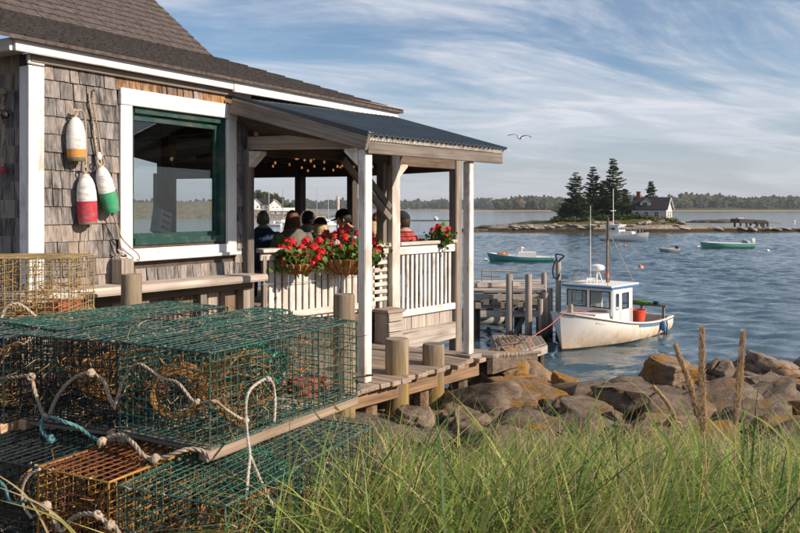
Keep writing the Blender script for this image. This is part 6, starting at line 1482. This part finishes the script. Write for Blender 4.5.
def trap(label, F, dl, Lg, Wd, H, mats, name='lobster_trap', left=True, sp=.038, r=.0022, runner=True, netting=True, group='stacked wire lobster traps', divider=True, heads=2, endm=None, junk=None, clips=40):
    """F: near bottom corner; dl: unit length direction; the width runs to the left (-perp)"""
    F = V(F); dl = V((*dl, 0)).normalized(); dw = V((-dl.y, dl.x, 0))
    t_ = thing(name, label, 'lobster trap', F, 0, group); top, side, end = mats
    def pan(nm, o, ex, ey, lx, ly, nrm, m): mb = MB(); wires(mb, o, ex, ey, lx, ly, sp, r, nrm); return mb.build(nm, m, t_)
    pan('top_panel', F+ZV*H, dl, dw, Lg, Wd, ZV, top); pan('bottom_panel', F+ZV*.012, dl, dw, Lg, Wd, ZV, side)
    pan('side_panel', F, dl, ZV, Lg, H, dw, side); pan('side_panel', F+dw*Wd, dl, ZV, Lg, H, dw, side)
    pan('end_panel', F, dw, ZV, Wd, H, dl, end); pan('end_panel', F+dl*Lg, dw, ZV, Wd, H, dl, end)
    if divider: pan('divider_panel', F+dl*Lg*.42+dw*.01, dw, ZV, Wd-.02, H-.01, dl, side)
    mb = MB()       # doubled edge wires
    cs = [F, F+dl*Lg, F+dl*Lg+dw*Wd, F+dw*Wd]
    for a, b in zip(cs, cs[1:]+cs[:1]): mb.tube([a+ZV*H, b+ZV*H], r*1.7, 5); mb.tube([a, b], r*1.7, 5); mb.tube([a, a+ZV*H], r*1.7, 5)
    mb.build('edge_wires', side, t_)
    if runner:
        for q in (.02, Wd-.02): plank('runner', F+dw*q-ZV*.022-dl*.015, F+dw*q-ZV*.022+dl*(Lg+.015), .045, .045, M['runner_wood'], t_)
        for q in (.03, Lg*.5, Lg-.03): plank('sill', F+dl*q-ZV*.012+dw*.045, F+dl*q-ZV*.012+dw*(Wd-.045), .06, .02, M['deck_wood'], t_)
    if netting:
        for k in range(heads):      # knitted funnel heads
            mb = MB(); c = F+dl*Lg*(.25+.42*k)+dw*(Wd*(.30+.4*k))+ZV*H*.5; ax = (dw if k == 0 else -dw); e1 = dl; rings = []
            for i in range(7):
                f = i/6; rr = H*.40*(1-f)+.065*f; rings.append([c+ax*(f-.5)*.26+(e1*math.cos(a)+ZV*math.sin(a))*rr*(1+.12*rnd.uniform(-1, 1)) for a in [6.283*j/16 for j in range(17)]])
                mb.tube(rings[-1], .0028, 4, False)
            for j in range(16):
                mb.tube([rings[i][(j+i) % 16] for i in range(7)], .0024, 4, False); mb.tube([rings[i][(j-i) % 16] for i in range(7)], .0024, 4, False)
            mb.tube(rings[-1], .008, 6, False)
            mb.build('net_head', TW if k == 0 else TG, t_)
        mb = MB(); c = F+dl*Lg*.7+dw*Wd*.5       # bait bag / loose net, sagging
        for i in range(26):
            a = c+V((rnd.gauss(0, .12), rnd.gauss(0, .12), rnd.uniform(.02, H*.45))); mb.tube(spline([a, a+V((rnd.gauss(0, .06), rnd.gauss(0, .06), rnd.uniform(-.03, .05))), a+V((rnd.gauss(0, .1), rnd.gauss(0, .1), rnd.uniform(-.04, .06)))], 3), .003, 4, False)
        tag(mb.build('loose_twine', TW if rnd.random() < .6 else TG, t_), kind='stuff')
        mb = MB(); c = F+dl*Lg*.86+dw*Wd*.45+ZV*.04; mb.box(c, (.19, .09, .06), Euler((0, 0, rnd.uniform(0, 3))).to_matrix(), jit=.004); mb.box(c+V((.02, .1, 0)), (.19, .09, .06), Euler((0, 0, rnd.uniform(0, 3))).to_matrix(), jit=.004); mb.build('ballast_bricks', M['brick'], t_)
    pan('parlor_panel', F+dl*Lg*.70+dw*.01, dw, ZV, Wd-.02, H-.01, dl, side)
    mb = MB()       # dried weed and scraps of twine caught in the wire
    for i in range(330 if netting else 160):
        e = rnd.random(); k = rnd.choice((0, 0, 1, 1, 2)); q = F+dl*(rnd.random()*Lg)+dw*(rnd.random()*Wd)+ZV*(H*rnd.random()**2.2) if k else F+dl*(rnd.random()*Lg)+dw*rnd.choice((.004, Wd-.004))+ZV*(H*rnd.random())
        if k == 2: q = F+dl*rnd.choice((.004, Lg-.004))+dw*(rnd.random()*Wd)+ZV*(H*rnd.random())
        s_ = rnd.uniform(.01, .045); a = V((rnd.gauss(0, 1), rnd.gauss(0, 1), rnd.gauss(0, .7))).normalized(); b = V((rnd.gauss(0, 1), rnd.gauss(0, 1), rnd.gauss(0, 1))).normalized()
        mb.tube([q, q+a*s_, q+a*s_*1.5+b*s_], [.0028, .0022, .001], 3, False, rnd.choice((0, 0, 1, 2)))
    tag(mb.build('weed_scraps', [SCR1, SCR2, SCR3], t_), kind='stuff')
    mb = MB()
    for i in range(clips):
        e = rnd.randint(0, 3); a, b = cs[e], cs[(e+1) % 4]; q = a.lerp(b, rnd.random())+ZV*(H if rnd.random() < .6 else rnd.random()*H); mb.box(q+V((rnd.gauss(0, .004), rnd.gauss(0, .004), rnd.gauss(0, .006))), (.004, rnd.uniform(.006, .014), .005), Euler((rnd.random(), rnd.random(), rnd.random()*3)).to_matrix())
    tag(mb.build('clips', CLIP, t_), kind='stuff')
    return t_
TA = V((-.72, 3.03, 0)); dA = (.51, .86)
ztop = 1.05; HT = .365
tA = trap('green lobster trap on top at right with its long bare side to the grass', (TA.x, TA.y, ztop-HT), dA, 1.0, .50, HT, (WG2, WG, WG))
tB = trap('dark lobster trap on top wedged left of the right hand green trap', (-1.165, 3.29, ztop-HT-.005), (.20, .49), .60, .53, HT, (WG2, WD, WD), heads=1)
tC = trap('green topped lobster trap at the back of the upper layer', (-1.53, 3.56, ztop-HT+.005), (.57, .82), 1.02, .50, HT, (WG, WD, WD))
tC2 = trap('green lobster trap at the far back between the upper traps', (-.97, 3.86, ztop-HT-.02), (.51, .86), .70, .24, HT, (WG, WG, WD), heads=1)
tB2 = trap('dark lobster trap at the left edge of the upper layer', (-1.705, 3.44, ztop-HT-.012), (.30, .95), .50, .50, HT, (WG2, WD, WD), heads=1)
zl = ztop-HT-.05
tE = trap('green lobster trap in the lower layer with grass against its side', (-.565, 2.585, zl-HT), (.42, .90), 1.05, .455, HT, (WG, WG, WG2))
tG = trap('rusty orange lobster trap with yellow uprights in the lower layer', (-1.02, 2.80, zl-HT+.004), (.46, .89), .95, .36, HT, (WO, WY, WO), r=.0028)
tH = trap('black wired lobster trap at the lower left corner of the stack', (-1.37, 2.99, zl-HT-.004), (.44, .90), .95, .55, HT, (WD, WD, WD))
tI = trap('dark lobster trap under the back of the stack', (-1.30, 3.98, zl-HT), (.57, .82), .8, .55, HT, (WD, WD, WD), netting=False)
tY = trap('tan yellow lobster trap raised behind the green stack at the left edge', (-3.05, 5.12, 1.275-.37), (1.0, .03), .92, .45, .37, (WT, WT, WT), sp=.05, r=.0030, netting=True, heads=1)
tY2 = trap('tan lobster trap underneath the raised yellow one', (-3.1, 5.10, .10), (1.0, .03), .95, .47, .36, (WT, WD, WD), sp=.05, netting=False)
tY3 = trap('dark lobster trap sandwiched below the raised yellow one', (-3.08, 5.11, .50), (1.0, .03), .94, .46, .36, (WD, WD, WD), sp=.05, netting=False)
# pallet under the stack so it stands level on the slope
pl_ = thing('pallet', 'grey wooden pallet under the stack of traps', 'pallet', (-.9, 3.3, .2))
for i in range(7): q = V((-1.9+i*.30, 2.6, .205)); plank('slat', q, q+V((.62, 1.35, 0)), .16, .03, M['grey_wood'], pl_)
for y in (0.1, .7, 1.25): plank('bearer', V((-1.98+y*.46, 2.6+y, .14)), V((.0+y*.40, 2.6+y, .14)), .08, .09, M['grey_wood'], pl_)
# orange knitted head seen in the right hand trap
nh = thing('coil_of_twine', 'coil of orange knitted net inside the right hand green trap', 'net', P(176, 400, 3.3))
mb = MB(); c = P(178, 392, 3.32)
for k in range(7):
    rr = .09+.004*k; pts = [c+V((math.cos(a)*rr*rnd.uniform(.92, 1.05), (k-3)*.02, math.sin(a)*rr*rnd.uniform(.92, 1.05))) for a in [6.283*j/18 for j in range(19)]]; mb.tube(pts, .006, 5, False)
for k in range(60): a = rnd.uniform(0, 6.28); q = c+V((math.cos(a)*.1, rnd.uniform(-.07, .07), math.sin(a)*.1)); mb.tube([q, q+V((rnd.gauss(0, .03), rnd.gauss(0, .02), rnd.gauss(0, .03)))], .003, 4, False)
mb.build('coil', TW, nh)
# ---- ropes
def rope(name, label, pts, r=.0075, mat='rope', knots=()):
    """laid rope: three strands twisted round the line"""
    o = thing(name, label, 'rope', pts[0], 0, None); c = spline(pts, 10); mb = MB(); n = len(c)
    for s_ in range(3):
        q = []; acc = 0; prev = None
        for i, p in enumerate(c):
            t_ = (c[min(i+1, n-1)]-c[max(i-1, 0)]).normalized(); a = t_.orthogonal().normalized() if prev is None else (prev-t_*prev.dot(t_)).normalized(); prev = a; b = t_.cross(a)
            if i: acc += (p-c[i-1]).length
            an = acc/(r*5.2)*6.283*.55+s_*2.094; q.append(p+(a*math.cos(an)+b*math.sin(an))*r*.48)
        mb.tube(q, r*.58, 5)
    mb.build('strands', M[mat], o, smooth=True)
    for k in knots:
        mb = MB(); k = V(k)
        for i in range(4): d = V((rnd.gauss(0, 1), rnd.gauss(0, 1), rnd.gauss(0, 1))).normalized(); e = d.orthogonal().normalized(); f = d.cross(e); mb.tube([k+(e*math.cos(a)+f*math.sin(a))*r*1.5 for a in [6.283*j/12 for j in range(13)]], r*.8, 5, False)
        mb.build('knot', M[mat], o, smooth=True)
    return o
nB = V((.60, -.8, 0)).cross(ZV); fB0 = TA+V((-.437, .25, 0))
def onA(u, v, off=.03):     # front end face of trap A and the face of B continue one plane
    n = V((-.51, -.86, 0)).normalized() if u > 112 else V((-.20, -.49, 0)).normalized()
    p0 = TA if u > 112 else V((-1.165, 3.29, 0)); return ray_plane(u, v, p0, n, off)
def onAs(u, v, off=.03): n = V((.86, -.51, 0)); return ray_plane(u, v, TA, n, off)
def onL(u, v, z=zl+.02): return PZ(u, v, z)
rope('trap_rope', 'beige rope looped in a wave across the dark upper trap', [onA(0, 379), onA(18, 377), onA(30, 377), onA(36, 395), onA(44, 416), onA(48, 417), onA(56, 399), onA(66, 385), onA(78, 376), onA(91, 373), onA(103, 380), onA(108, 393), onA(114, 407)], .0085, 'rope', (onA(31, 377, .04), onA(91, 373, .04), onA(46, 417, .04)))
rope('trap_rope', 'beige rope arching over the front end of the right hand green trap', [onA(114.5, 409), onA(119, 392), onA(127, 373), onA(138, 364), onA(149, 369), onA(162, 378), onA(178, 383), onA(195, 402), onA(214, 401, .05), onAs(224, 408, .03), onAs(236, 416, .03), onAs(246, 421, .03)], .0065, 'rope', (onA(197, 402, .05),))
rope('trap_rope', 'pale rope looped on the long side of the right hand green trap', [onAs(246, 421, .035), onAs(246, 402, .035), onAs(250, 390, .04), onAs(258, 383, .045), onAs(267, 379, .045), onAs(273, 385, .04), onAs(275, 402, .035), onAs(274, 422, .03)], .0065, 'rope_white', (onAs(268, 379, .05), onAs(246, 421, .045)))
d0 = 3.02
rope('trap_rope', 'pale rope hanging straight down into the grass from the looped rope', [onAs(246.5, 422, .04), P(248, 440, 3.0), P(250, 455, 2.9), P(248, 475, 2.82), P(246, 500, 2.78)], .006, 'rope_white')
rope('trap_rope', 'pale rope end slanting down into the grass beside the hanging one', [P(250, 455, 2.9), P(258, 474, 2.85), P(266, 492, 2.82), P(274, 508, 2.80)], .0055, 'rope_white')
rope('trap_rope', 'teal rope sagging over the black wired lower trap', [onA(50, 417, .05), onL(62, 421, zl+.12), onL(78, 427, zl+.09), onL(92, 437, zl+.04), onL(101, 441, zl+.03)], .008, 'rope_teal')
rope('trap_rope', 'frayed teal rope end hanging by the wave of beige rope', [onA(45, 416, .05), onA(41, 424, .06), onA(44, 434, .07), onA(51, 439, .08), onA(57, 441, .08)], .009, 'rope_teal', (onA(51, 439, .09),))
rope('trap_rope', 'thick beige rope snaking over the rusty orange trap', [onL(100, 442, zl+.03), onL(112, 436, zl+.06), onL(124, 436, zl+.07), onL(134, 444, zl+.06), onL(144, 456, zl+.03), onL(155, 459, zl+.02), onL(166, 457, zl+.03), onL(178, 452, zl+.05), onL(192, 449, zl+.06), onL(204, 452, zl+.05), onL(211, 459, zl+.03)], .0095, 'rope', (onL(102, 442, zl+.04), onL(155, 459, zl+.03)))
def onG(u, v, off=.03): n = V((-.46, -.89, 0)).normalized(); return ray_plane(u, v, V((-1.02, 2.80, 0)), n, off)
rope('trap_rope', 'knotted beige rope along the foot of the rusty orange trap', [onG(42, 503), onG(48, 508), onG(54, 519), onG(62, 531), onG(70, 520), onG(82, 514), onG(96, 515), onG(106, 522), onG(115, 527), onG(122, 540)], .0085, 'rope', (onG(46, 506, .04), onG(98, 515, .04), onG(110, 525, .04)))
rope('trap_rope', 'grey rope arc hanging on the black wired lower trap', [onG(40, 469, .02), onG(28, 476, .03), onG(22, 490, .03), onG(24, 506, .03), onG(32, 518, .03)], .006, 'rope_white')
rope('trap_rope', 'teal rope end at the lower left edge of the picture', [onG(-8, 476), onG(4, 486), onG(9, 500), onG(18, 503), onG(26, 500)], .0065, 'rope_teal')
tYp = lambda u, v: ray_plane(u, v, (-2.5, 5.1, 0), (0, -1, 0), .04)
rope('trap_rope', 'pale rope arch in front of the raised yellow trap', [tYp(1, 321), tYp(3, 312), tYp(9, 305), tYp(18, 304), tYp(27, 309), tYp(36, 317)], .010, 'rope_white')

# ================================================================ pot buoys on the wall
def onW(u, v, off=.09): return ray_plane(u, v, wp(0, 0, 0), N, off)
def buoymat(name, c): return paint(name, c, tuple(x*.5+.10 for x in c), .41, .7, 30)
BWm = buoymat('buoy_white', (.74, .72, .69)); BO = buoymat('buoy_orange', (.62, .26, .03)); BGd = buoymat('buoy_mossy', (.12, .12, .03)); BR = buoymat('buoy_red', (.42, .03, .05)); BGn = buoymat('buoy_green', (.03, .30, .14)); BT = buoymat('buoy_brown', (.25, .19, .13))
def buoy(label, u0, v0, u1, v1, rad, bands, mats, off=.085):
    a = onW(u0, v0, off); b = onW(u1, v1, off); R, l = frame(b, a, (N.x, N.y, 0)); R = Matrix((R.col[1], R.col[2], R.col[0])).transposed()
    t_ = thing('pot_buoy', label, 'buoy', b, 0, 'pot buoys hanging on the shingled wall'); MX = Matrix.Translation(b) @ R.to_4x4()
    prof = [(rad*.22, 0), (rad*.85, 0), (rad*.93, .012), (rad*.97, l*.12), (rad, l*.3), (rad, l*.5), (rad*.97, l*.64), (rad*.86, l*.78), (rad*.66, l*.89), (rad*.38, l*.97), (rad*.12, l)]
    # split at the paint bands
    zs = sorted(set([z for _, z in prof]+[l*q for q, _ in bands if q < 1])); P2 = []
    def rad_at(z):
        for (r0, z0), (r1, z1) in zip(prof, prof[1:]):
            if z0 <= z <= z1 and z1 > z0: return r0+(r1-r0)*(z-z0)/(z1-z0)
        return prof[-1][0]
    P2 = [prof[0]]+[(rad_at(z) if z > 0 else prof[1][0], z) for z in zs]
    mi = []
    for (r0, z0), (r1, z1) in zip(P2, P2[1:]):
        zc = (z0+z1)/2/l; k = 0
        for q, m_ in bands:
            if zc < q: k = m_; break
        mi.append(k)
    mb = MB(); mb.lathe(P2, 22, MX, mi); mb.build('float', mats, t_, smooth=40)
    mb = MB(); mb.tube([MX @ V((0, 0, -.03)), MX @ V((0, 0, .02))], .014, 8); mb.build('spindle', M['brown_wood'], t_)
    mb = MB(); top = MX @ V((0, 0, l)); mb.tube(spline([top+V((0, 0, -.01)), top+MX.to_3x3() @ V((.018, 0, .035)), top+MX.to_3x3() @ V((0, 0, .06)), top+MX.to_3x3() @ V((-.018, 0, .03)), top]), .007, 6); mb.build('loop', M['rope'], t_, smooth=True)
    return MX, l
buoy('white pot buoy with an orange band and mossy base, highest on the wall', 75.5, 117, 76.5, 161.5, .074, [(.06, 2), (.09, 2), (.27, 1), (9, 0)], [BWm, BO, BGd])
buoy('white pot buoy with a red lower half, lowest on the wall', 85.5, 174, 88, 224, .078, [(.05, 2), (.46, 1), (9, 0)], [BWm, BR, BT], .09)
buoy('white pot buoy with a green lower half, tilted beside the window trim', 100.5, 166, 112, 212, .068, [(.44, 1), (9, 0)], [BWm, BGn], .10)
rope('wall_rope', 'bundle of old rope hanging from a nail to the green banded buoy', [onW(89, 93, .03), onW(90, 105, .04), onW(93, 122, .04), onW(95, 140, .05), onW(97, 155, .06), onW(100, 166, .1)], .010)
rope('wall_rope', 'second strand of old rope hanging from the nail beside the bundle', [onW(93, 91, .03), onW(94, 110, .06), onW(98, 130, .06), onW(101, 150, .08), onW(104, 164, .1), onW(100, 167, .11)], .008)
rope('wall_rope', 'rope curling from the orange banded buoy down to the red one', [onW(75, 115, .09), onW(77, 111, .10), onW(82, 111, .10), onW(85, 120, .09), onW(86, 140, .06), onW(86, 160, .06), onW(86, 174, .09)], .009)
rope('wall_rope', 'thin rope hanging straight down from the red banded buoy', [onW(88, 225, .09), onW(85.5, 240, .08), onW(84, 260, .08), onW(82, 283, .10)], .0065, 'rope_white')
rope('wall_rope', 'long rope loop hanging from the green banded buoy across the window trim', [onW(112, 213, .10), onW(117, 225, .10), onW(122, 238, .10), onW(130, 247, .10), onW(138, 254, .10), onW(139, 260, .10), onW(131, 261, .10), onW(123, 252, .10), onW(119, 238, .10), onW(116, 224, .10)], .007)
mb = MB(); a = onW(91, 91, .0); mb.tube([a-N*.02, a+N*.05], .006, 6); tag(mb.build('wall_nail', M['iron']), 'iron nail in the shingles holding the rope bundle', 'nail')
mb = MB(); c = onW(99, 158, .07); mb.lathe([(.01, 0), (.022, .01), (.024, .06), (.01, .09)], 10, Matrix.Translation(c-ZV*.04)); tag(mb.build('small_float', BWm, smooth=True), 'tiny white float caught in the rope bundle', 'float')
def onS(u, v, off=.05): return ray_plane(u, v, sp_(0, 0, 0), -U, off)
rope('wall_rope', 'knotted rope hanging on the shaded side wall', [onS(2, 88), onS(3, 100), onS(1, 115), onS(4, 130), onS(2, 150), onS(3, 168)], .014, 'rope', (onS(3, 92), onS(2, 108)))
mb = MB(); mb.ell(onS(5, 115, .07), (.035, .035, .03), 2); tag(mb.build('small_float', simple('dark_cork', (.03, .02, .02)), smooth=True), 'small dark float on the shaded side wall rope', 'float')
mb = MB(); mb.ell(onS(3, 170, .06), (.024, .024, .03), 2); tag(mb.build('small_float', BR, smooth=True), 'small red float at the end of the shaded side wall rope', 'float')
rope('wall_rope', 'little knot of rope lying on top of the grey post stub', [sp1+V((-.04, -.02, 1.18-sp1.z)), sp1+V((0, -.03, 1.22-sp1.z)), sp1+V((.03, .0, 1.20-sp1.z)), sp1+V((-.01, .02, 1.19-sp1.z)), sp1+V((-.03, -.03, 1.25-sp1.z))], .010, 'rope_white')
rope('railing_line', 'thin sagging cord strung along the outside of the left railing', [la+ZV*.80+ln*.06, la+ld*LL*.3+ZV*.79+ln*.06, la+ld*LL*.6+ZV*.81+ln*.06, la+ld*LL*.9+ZV*.83+ln*.06], .004, 'rope')

# ================================================================ grass
GM = [leafmat('grass_green', (.11, .22, .035), (.28, .40, .085), .32, .45, 3), leafmat('grass_yellow_green', (.29, .33, .07), (.50, .50, .15), .32, .45, 3), leafmat('grass_straw', (.46, .34, .17), (.70, .55, .31), .3, .6, 3), leafmat('grass_dark', (.035, .085, .02), (.10, .17, .04), .4, .45, 3)]
r_ = random.Random(99)
def blade(mb, b, h, lean, az_, w_, mi, seg=5, droop=1.6, twist=0.0):
    d = V((math.cos(az_), math.sin(az_), 0)); sd_ = V((-d.y, d.x, 0)); sd_.rotate(Matrix.Rotation(twist, 3, 'Z')); vs = []
    for i in range(seg+1):
        f = i/seg; x = lean*h*f**droop; z = h*f*(1-.28*lean*f*f) ; p = b+d*x+ZV*z; ww = w_*(1-f**1.6)*.5+.0002
        vs += [p-sd_*ww, p+sd_*ww+d*ww*.4]
    mb.add(vs, [(i*2, i*2+1, i*2+3, i*2+2) for i in range(seg)], mi)
mb = MB(); n = 0; tries = 0
def grass_ok(x, y):
    e = V((x, y, 0))-V((-.565, 2.585, 0))
    if e.dot(V((.90, -.42, 0))) < .05 and y > 2.5: return False
    if x < -.15 and y < 2.62 and r_.random() < .75+.2*(x < -.5): return False
    return y < (6.3 if x < .3 else max(4.6, 6.3-1.7*(x-.3)))+.5*noise.noise(V((x*2, 7, 0)))
while n < 900 and tries < 9000:
    tries += 1; y = 2.3+4.4*r_.random()**1.15; x = r_.uniform(-.75, .60*y+.3)
    if not grass_ok(x, y): continue
    n += 1; far = max(.45, 1.0-.30*max(0, y-3.2)); vig = r_.uniform(.65, 1.15)*far; hue = r_.random(); nb = r_.randint(14, 26); az0 = r_.gauss(.1, .7)
    for k in range(nb):
        bx_, by_ = x+r_.gauss(0, .045), y+r_.gauss(0, .045); b = V((bx_, by_, ground(bx_, by_)-.01)); q = r_.random()
        mi = 2 if q < .20+.22*(hue > .75)+.16*(y > 3.6) else (1 if q < .55 else (0 if q < .86 else 3)); dead = mi == 2
        az_ = az0+r_.gauss(0, .75) if r_.random() < .8 else r_.uniform(0, 6.28)
        blade(mb, b, r_.uniform(.38, .78)*vig*(1.08 if dead else 1), r_.uniform(.25, 1.25), az_, r_.uniform(.002, .006) if dead else r_.uniform(.007, .0165), mi, 6, r_.uniform(1.5, 2.6), r_.uniform(-.9, .9))
for k in range(240):        # tall broad blades nearest the camera
    y = r_.uniform(2.25, 3.3); x = r_.uniform(-.1, .60*y+.2)
    if grass_ok(x, y): blade(mb, V((x, y, ground(x, y)-.01)), r_.uniform(.6, .95), r_.uniform(.3, 1.1), r_.gauss(.2, .9), r_.uniform(.011, .019), r_.choice((0, 0, 1, 1, 3)), 8, r_.uniform(1.7, 2.8), r_.uniform(-.6, .6))
for k in range(5200):       # single fine blades between the tussocks
    y = 2.3+4.2*r_.random(); x = r_.uniform(-.75, .60*y+.3)
    if not grass_ok(x, y): continue
    far = max(.45, 1.0-.30*max(0, y-3.2)); blade(mb, V((x, y, ground(x, y)-.01)), r_.uniform(.2, .55)*far, r_.uniform(.2, 1.3), r_.uniform(-1.5, 1.8), r_.uniform(.002, .007), r_.choice((2, 2, 1, 0, 3)), 5, r_.uniform(1.4, 2.4), r_.uniform(-.9, .9))
tag(mb.build('grass', GM, centre=False, smooth=True), 'long green and straw coloured grass covering the foreground slope', 'grass', kind='stuff')
mb = MB()      # short thatch; mostly dark blades paint the shade between the tussocks
for i in range(16000):
    y = 1.6+5.2*r_.random(); x = r_.uniform(-2.4, .62*y+.4)
    if y > 6.6: continue
    if x < -.55 and y > 2.75: continue
    b = V((x, y, ground(x, y)-.005)); blade(mb, b, r_.uniform(.05, .20), r_.uniform(.4, 1.5), r_.uniform(0, 6.28), r_.uniform(.002, .006), r_.choice((2, 3, 3, 3, 3)), 3)
tag(mb.build('thatch', GM, centre=False, smooth=True), 'short matted thatch coloured dark for the shade between the grass blades', 'grass', kind='stuff')
# few broad blades standing out
def stalk(name, pts, label, wd, mi):
    mb = MB(); c = spline(pts, 6); n = len(c); vs = []
    for i, p in enumerate(c):
        f = i/(n-1); ww = wd*(1-f**2.2)*.5+.0004; t_ = (c[min(i+1, n-1)]-c[max(0, i-1)]).normalized(); s_ = t_.cross(V((0, -1, .15))).normalized(); vs += [p-s_*ww, p+V((0, .3*ww, 0)), p+s_*ww]
    mb.add(vs, [q for i in range(n-1) for q in ((i*3, i*3+1, i*3+4, i*3+3), (i*3+1, i*3+2, i*3+5, i*3+4))]); return tag(mb.build(name, GM[mi], smooth=True), label, 'grass blade', 'broad blades at the right of the grass')
def gpt(u, v, d): return P(u, v, d)
stl = [((690, 520), (676, 470), (655, 425), (640, 392), 0), ((716, 520), (722, 480), (735, 440), (752, 398), 0), ((740, 510), (742, 470), (744, 430), (741, 390), 3), ((760, 520), (745, 470), (720, 430), (690, 404), 1), ((770, 520), (790, 470), (775, 430), (738, 408), 1), ((705, 520), (700, 470), (694, 430), (676, 395), 0), ((650, 525), (640, 480), (622, 440), (598, 412), 0), ((790, 525), (776, 480), (760, 440), (748, 420), 0), ((620, 525), (606, 490), (585, 455), (552, 430), 1)]
for i, (a, b, c, e, mi) in enumerate(stl):
    dd = 2.75+.12*(i % 4); g0_ = P(a[0], a[1], dd); g0_.z = ground(g0_.x, g0_.y)-.02
    stalk('grass_blade', [g0_, P(*b, dd), P(*c, dd+.03), P(*e, dd+.06)], ['long broad green blade arching left in front of the split boulder', 'broad green blade leaning right past the right seed head', 'upright dark green blade beside the right seed head', 'yellow green blade arching left across the right seed head', 'yellow green blade bent sharply back at the right edge', 'broad green blade crossing behind the tall seed head', 'green blade leaning left towards the tan boulder', 'short green blade near the right edge of the picture', 'yellow green blade bowing far left over the grass'][i], .013, mi)
# seed heads
SEED = leafmat('dry_seed_head', (.42, .29, .17), (.66, .49, .32), .25, .8, 60)
def seedhead(label, pts, d, r0):
    t_ = thing('seed_head', label, 'grass seed head', P(*pts[0], d), 0, 'dry grass seed heads'); g = P(*pts[0], d); g.z = ground(g.x, g.y)-.02
    c = spline([g]+[P(u, v, d) for u, v in pts[1:]], 8); mb = MB(); mb.tube(c, .0028, 5); mb.build('stem', GM[2], t_)
    hd_ = spline([P(u, v, d) for u, v in pts[-3:]], 12); mb = MB(); n = len(hd_)
    for i in range(1100):
        f = r_.random(); k = min(n-2, int(f*(n-1))); p = hd_[k].lerp(hd_[k+1], f*(n-1)-k); t2 = (hd_[k+1]-hd_[k]).normalized(); rr = r0*(.12+.9*math.sin(math.pi*min(1, .12+f*.88))**.6)
        a = t2.orthogonal(); a.rotate(Matrix.Rotation(r_.uniform(0, 6.28), 3, t2)); a.normalize(); q = p+a*rr*r_.uniform(.1, .75); e = (t2*.9+a*.35).normalized(); b = e.cross(a).normalized(); s_ = .016*r_.uniform(.7, 1.4)
        mb.add([q, q+e*s_*.5+b*.0026, q+e*s_+a*.002, q+e*s_*.5-b*.0026], [(0, 1, 2, 3)])
    mb.build('spike', SEED, t_)
seedhead('thin leaning seed head, leftmost of the three', [(716, 520), (703, 450), (698, 418), (690, 385), (676, 347)], 2.95, .011)
seedhead('tallest thick seed head, middle of the three', [(712, 520), (706, 460), (704, 432), (702, 385), (702, 330)], 2.85, .014)
seedhead('upright seed head at the right of the three', [(738, 520), (735, 450), (735, 425), (739, 385), (743, 334)], 2.9, .012)
seedhead('small seed head far back between the broad blades', [(690, 470), (684, 440), (676, 420), (668, 404), (655, 388)], 3.4, .006)
# stray blades by the traps at the lower left
for i, (a, b, c, lb2) in enumerate((((100, 560), (50, 510), (-4, 486), 'straw blade crossing the lower left trap corner'), ((90, 560), (60, 520), (0, 500), 'green blade crossing the lower left trap corner'), ((60, 560), (30, 500), (-10, 470), 'dry blade at the far lower left'))):
    stalk('stray_blade', [P(*a, 2.45), P(*b, 2.42), P(*c, 2.42)], lb2, .007, (2, 1, 2)[i])
# ================================================================ sea air
mb = MB(); x0, x1, y0, y1, z0, z1 = -1500, 1500, -70, 2150, WZ-6, 45
mb.add([(x, y, z) for x in (x0, x1) for y in (y0, y1) for z in (z0, z1)], [(0, 1, 3, 2), (4, 6, 7, 5), (0, 4, 5, 1), (2, 3, 7, 6), (0, 2, 6, 4), (1, 5, 7, 3)])
hm = bpy.data.materials.new('sea_haze'); hm.use_nodes = True; hn = hm.node_tree; hn.nodes.remove(hn.nodes['Principled BSDF'])
pv = hn.nodes.new('ShaderNodeVolumePrincipled'); pv.inputs['Color'].default_value = (.80, .88, 1.0, 1); pv.inputs['Density'].default_value = .00011; pv.inputs['Anisotropy'].default_value = 0.2
hn.links.new(pv.outputs[0], hn.nodes['Material Output'].inputs['Volume'])
tag(mb.build('haze', hm, centre=False), 'pale blue sea haze over the bay', 'haze', kind='stuff')
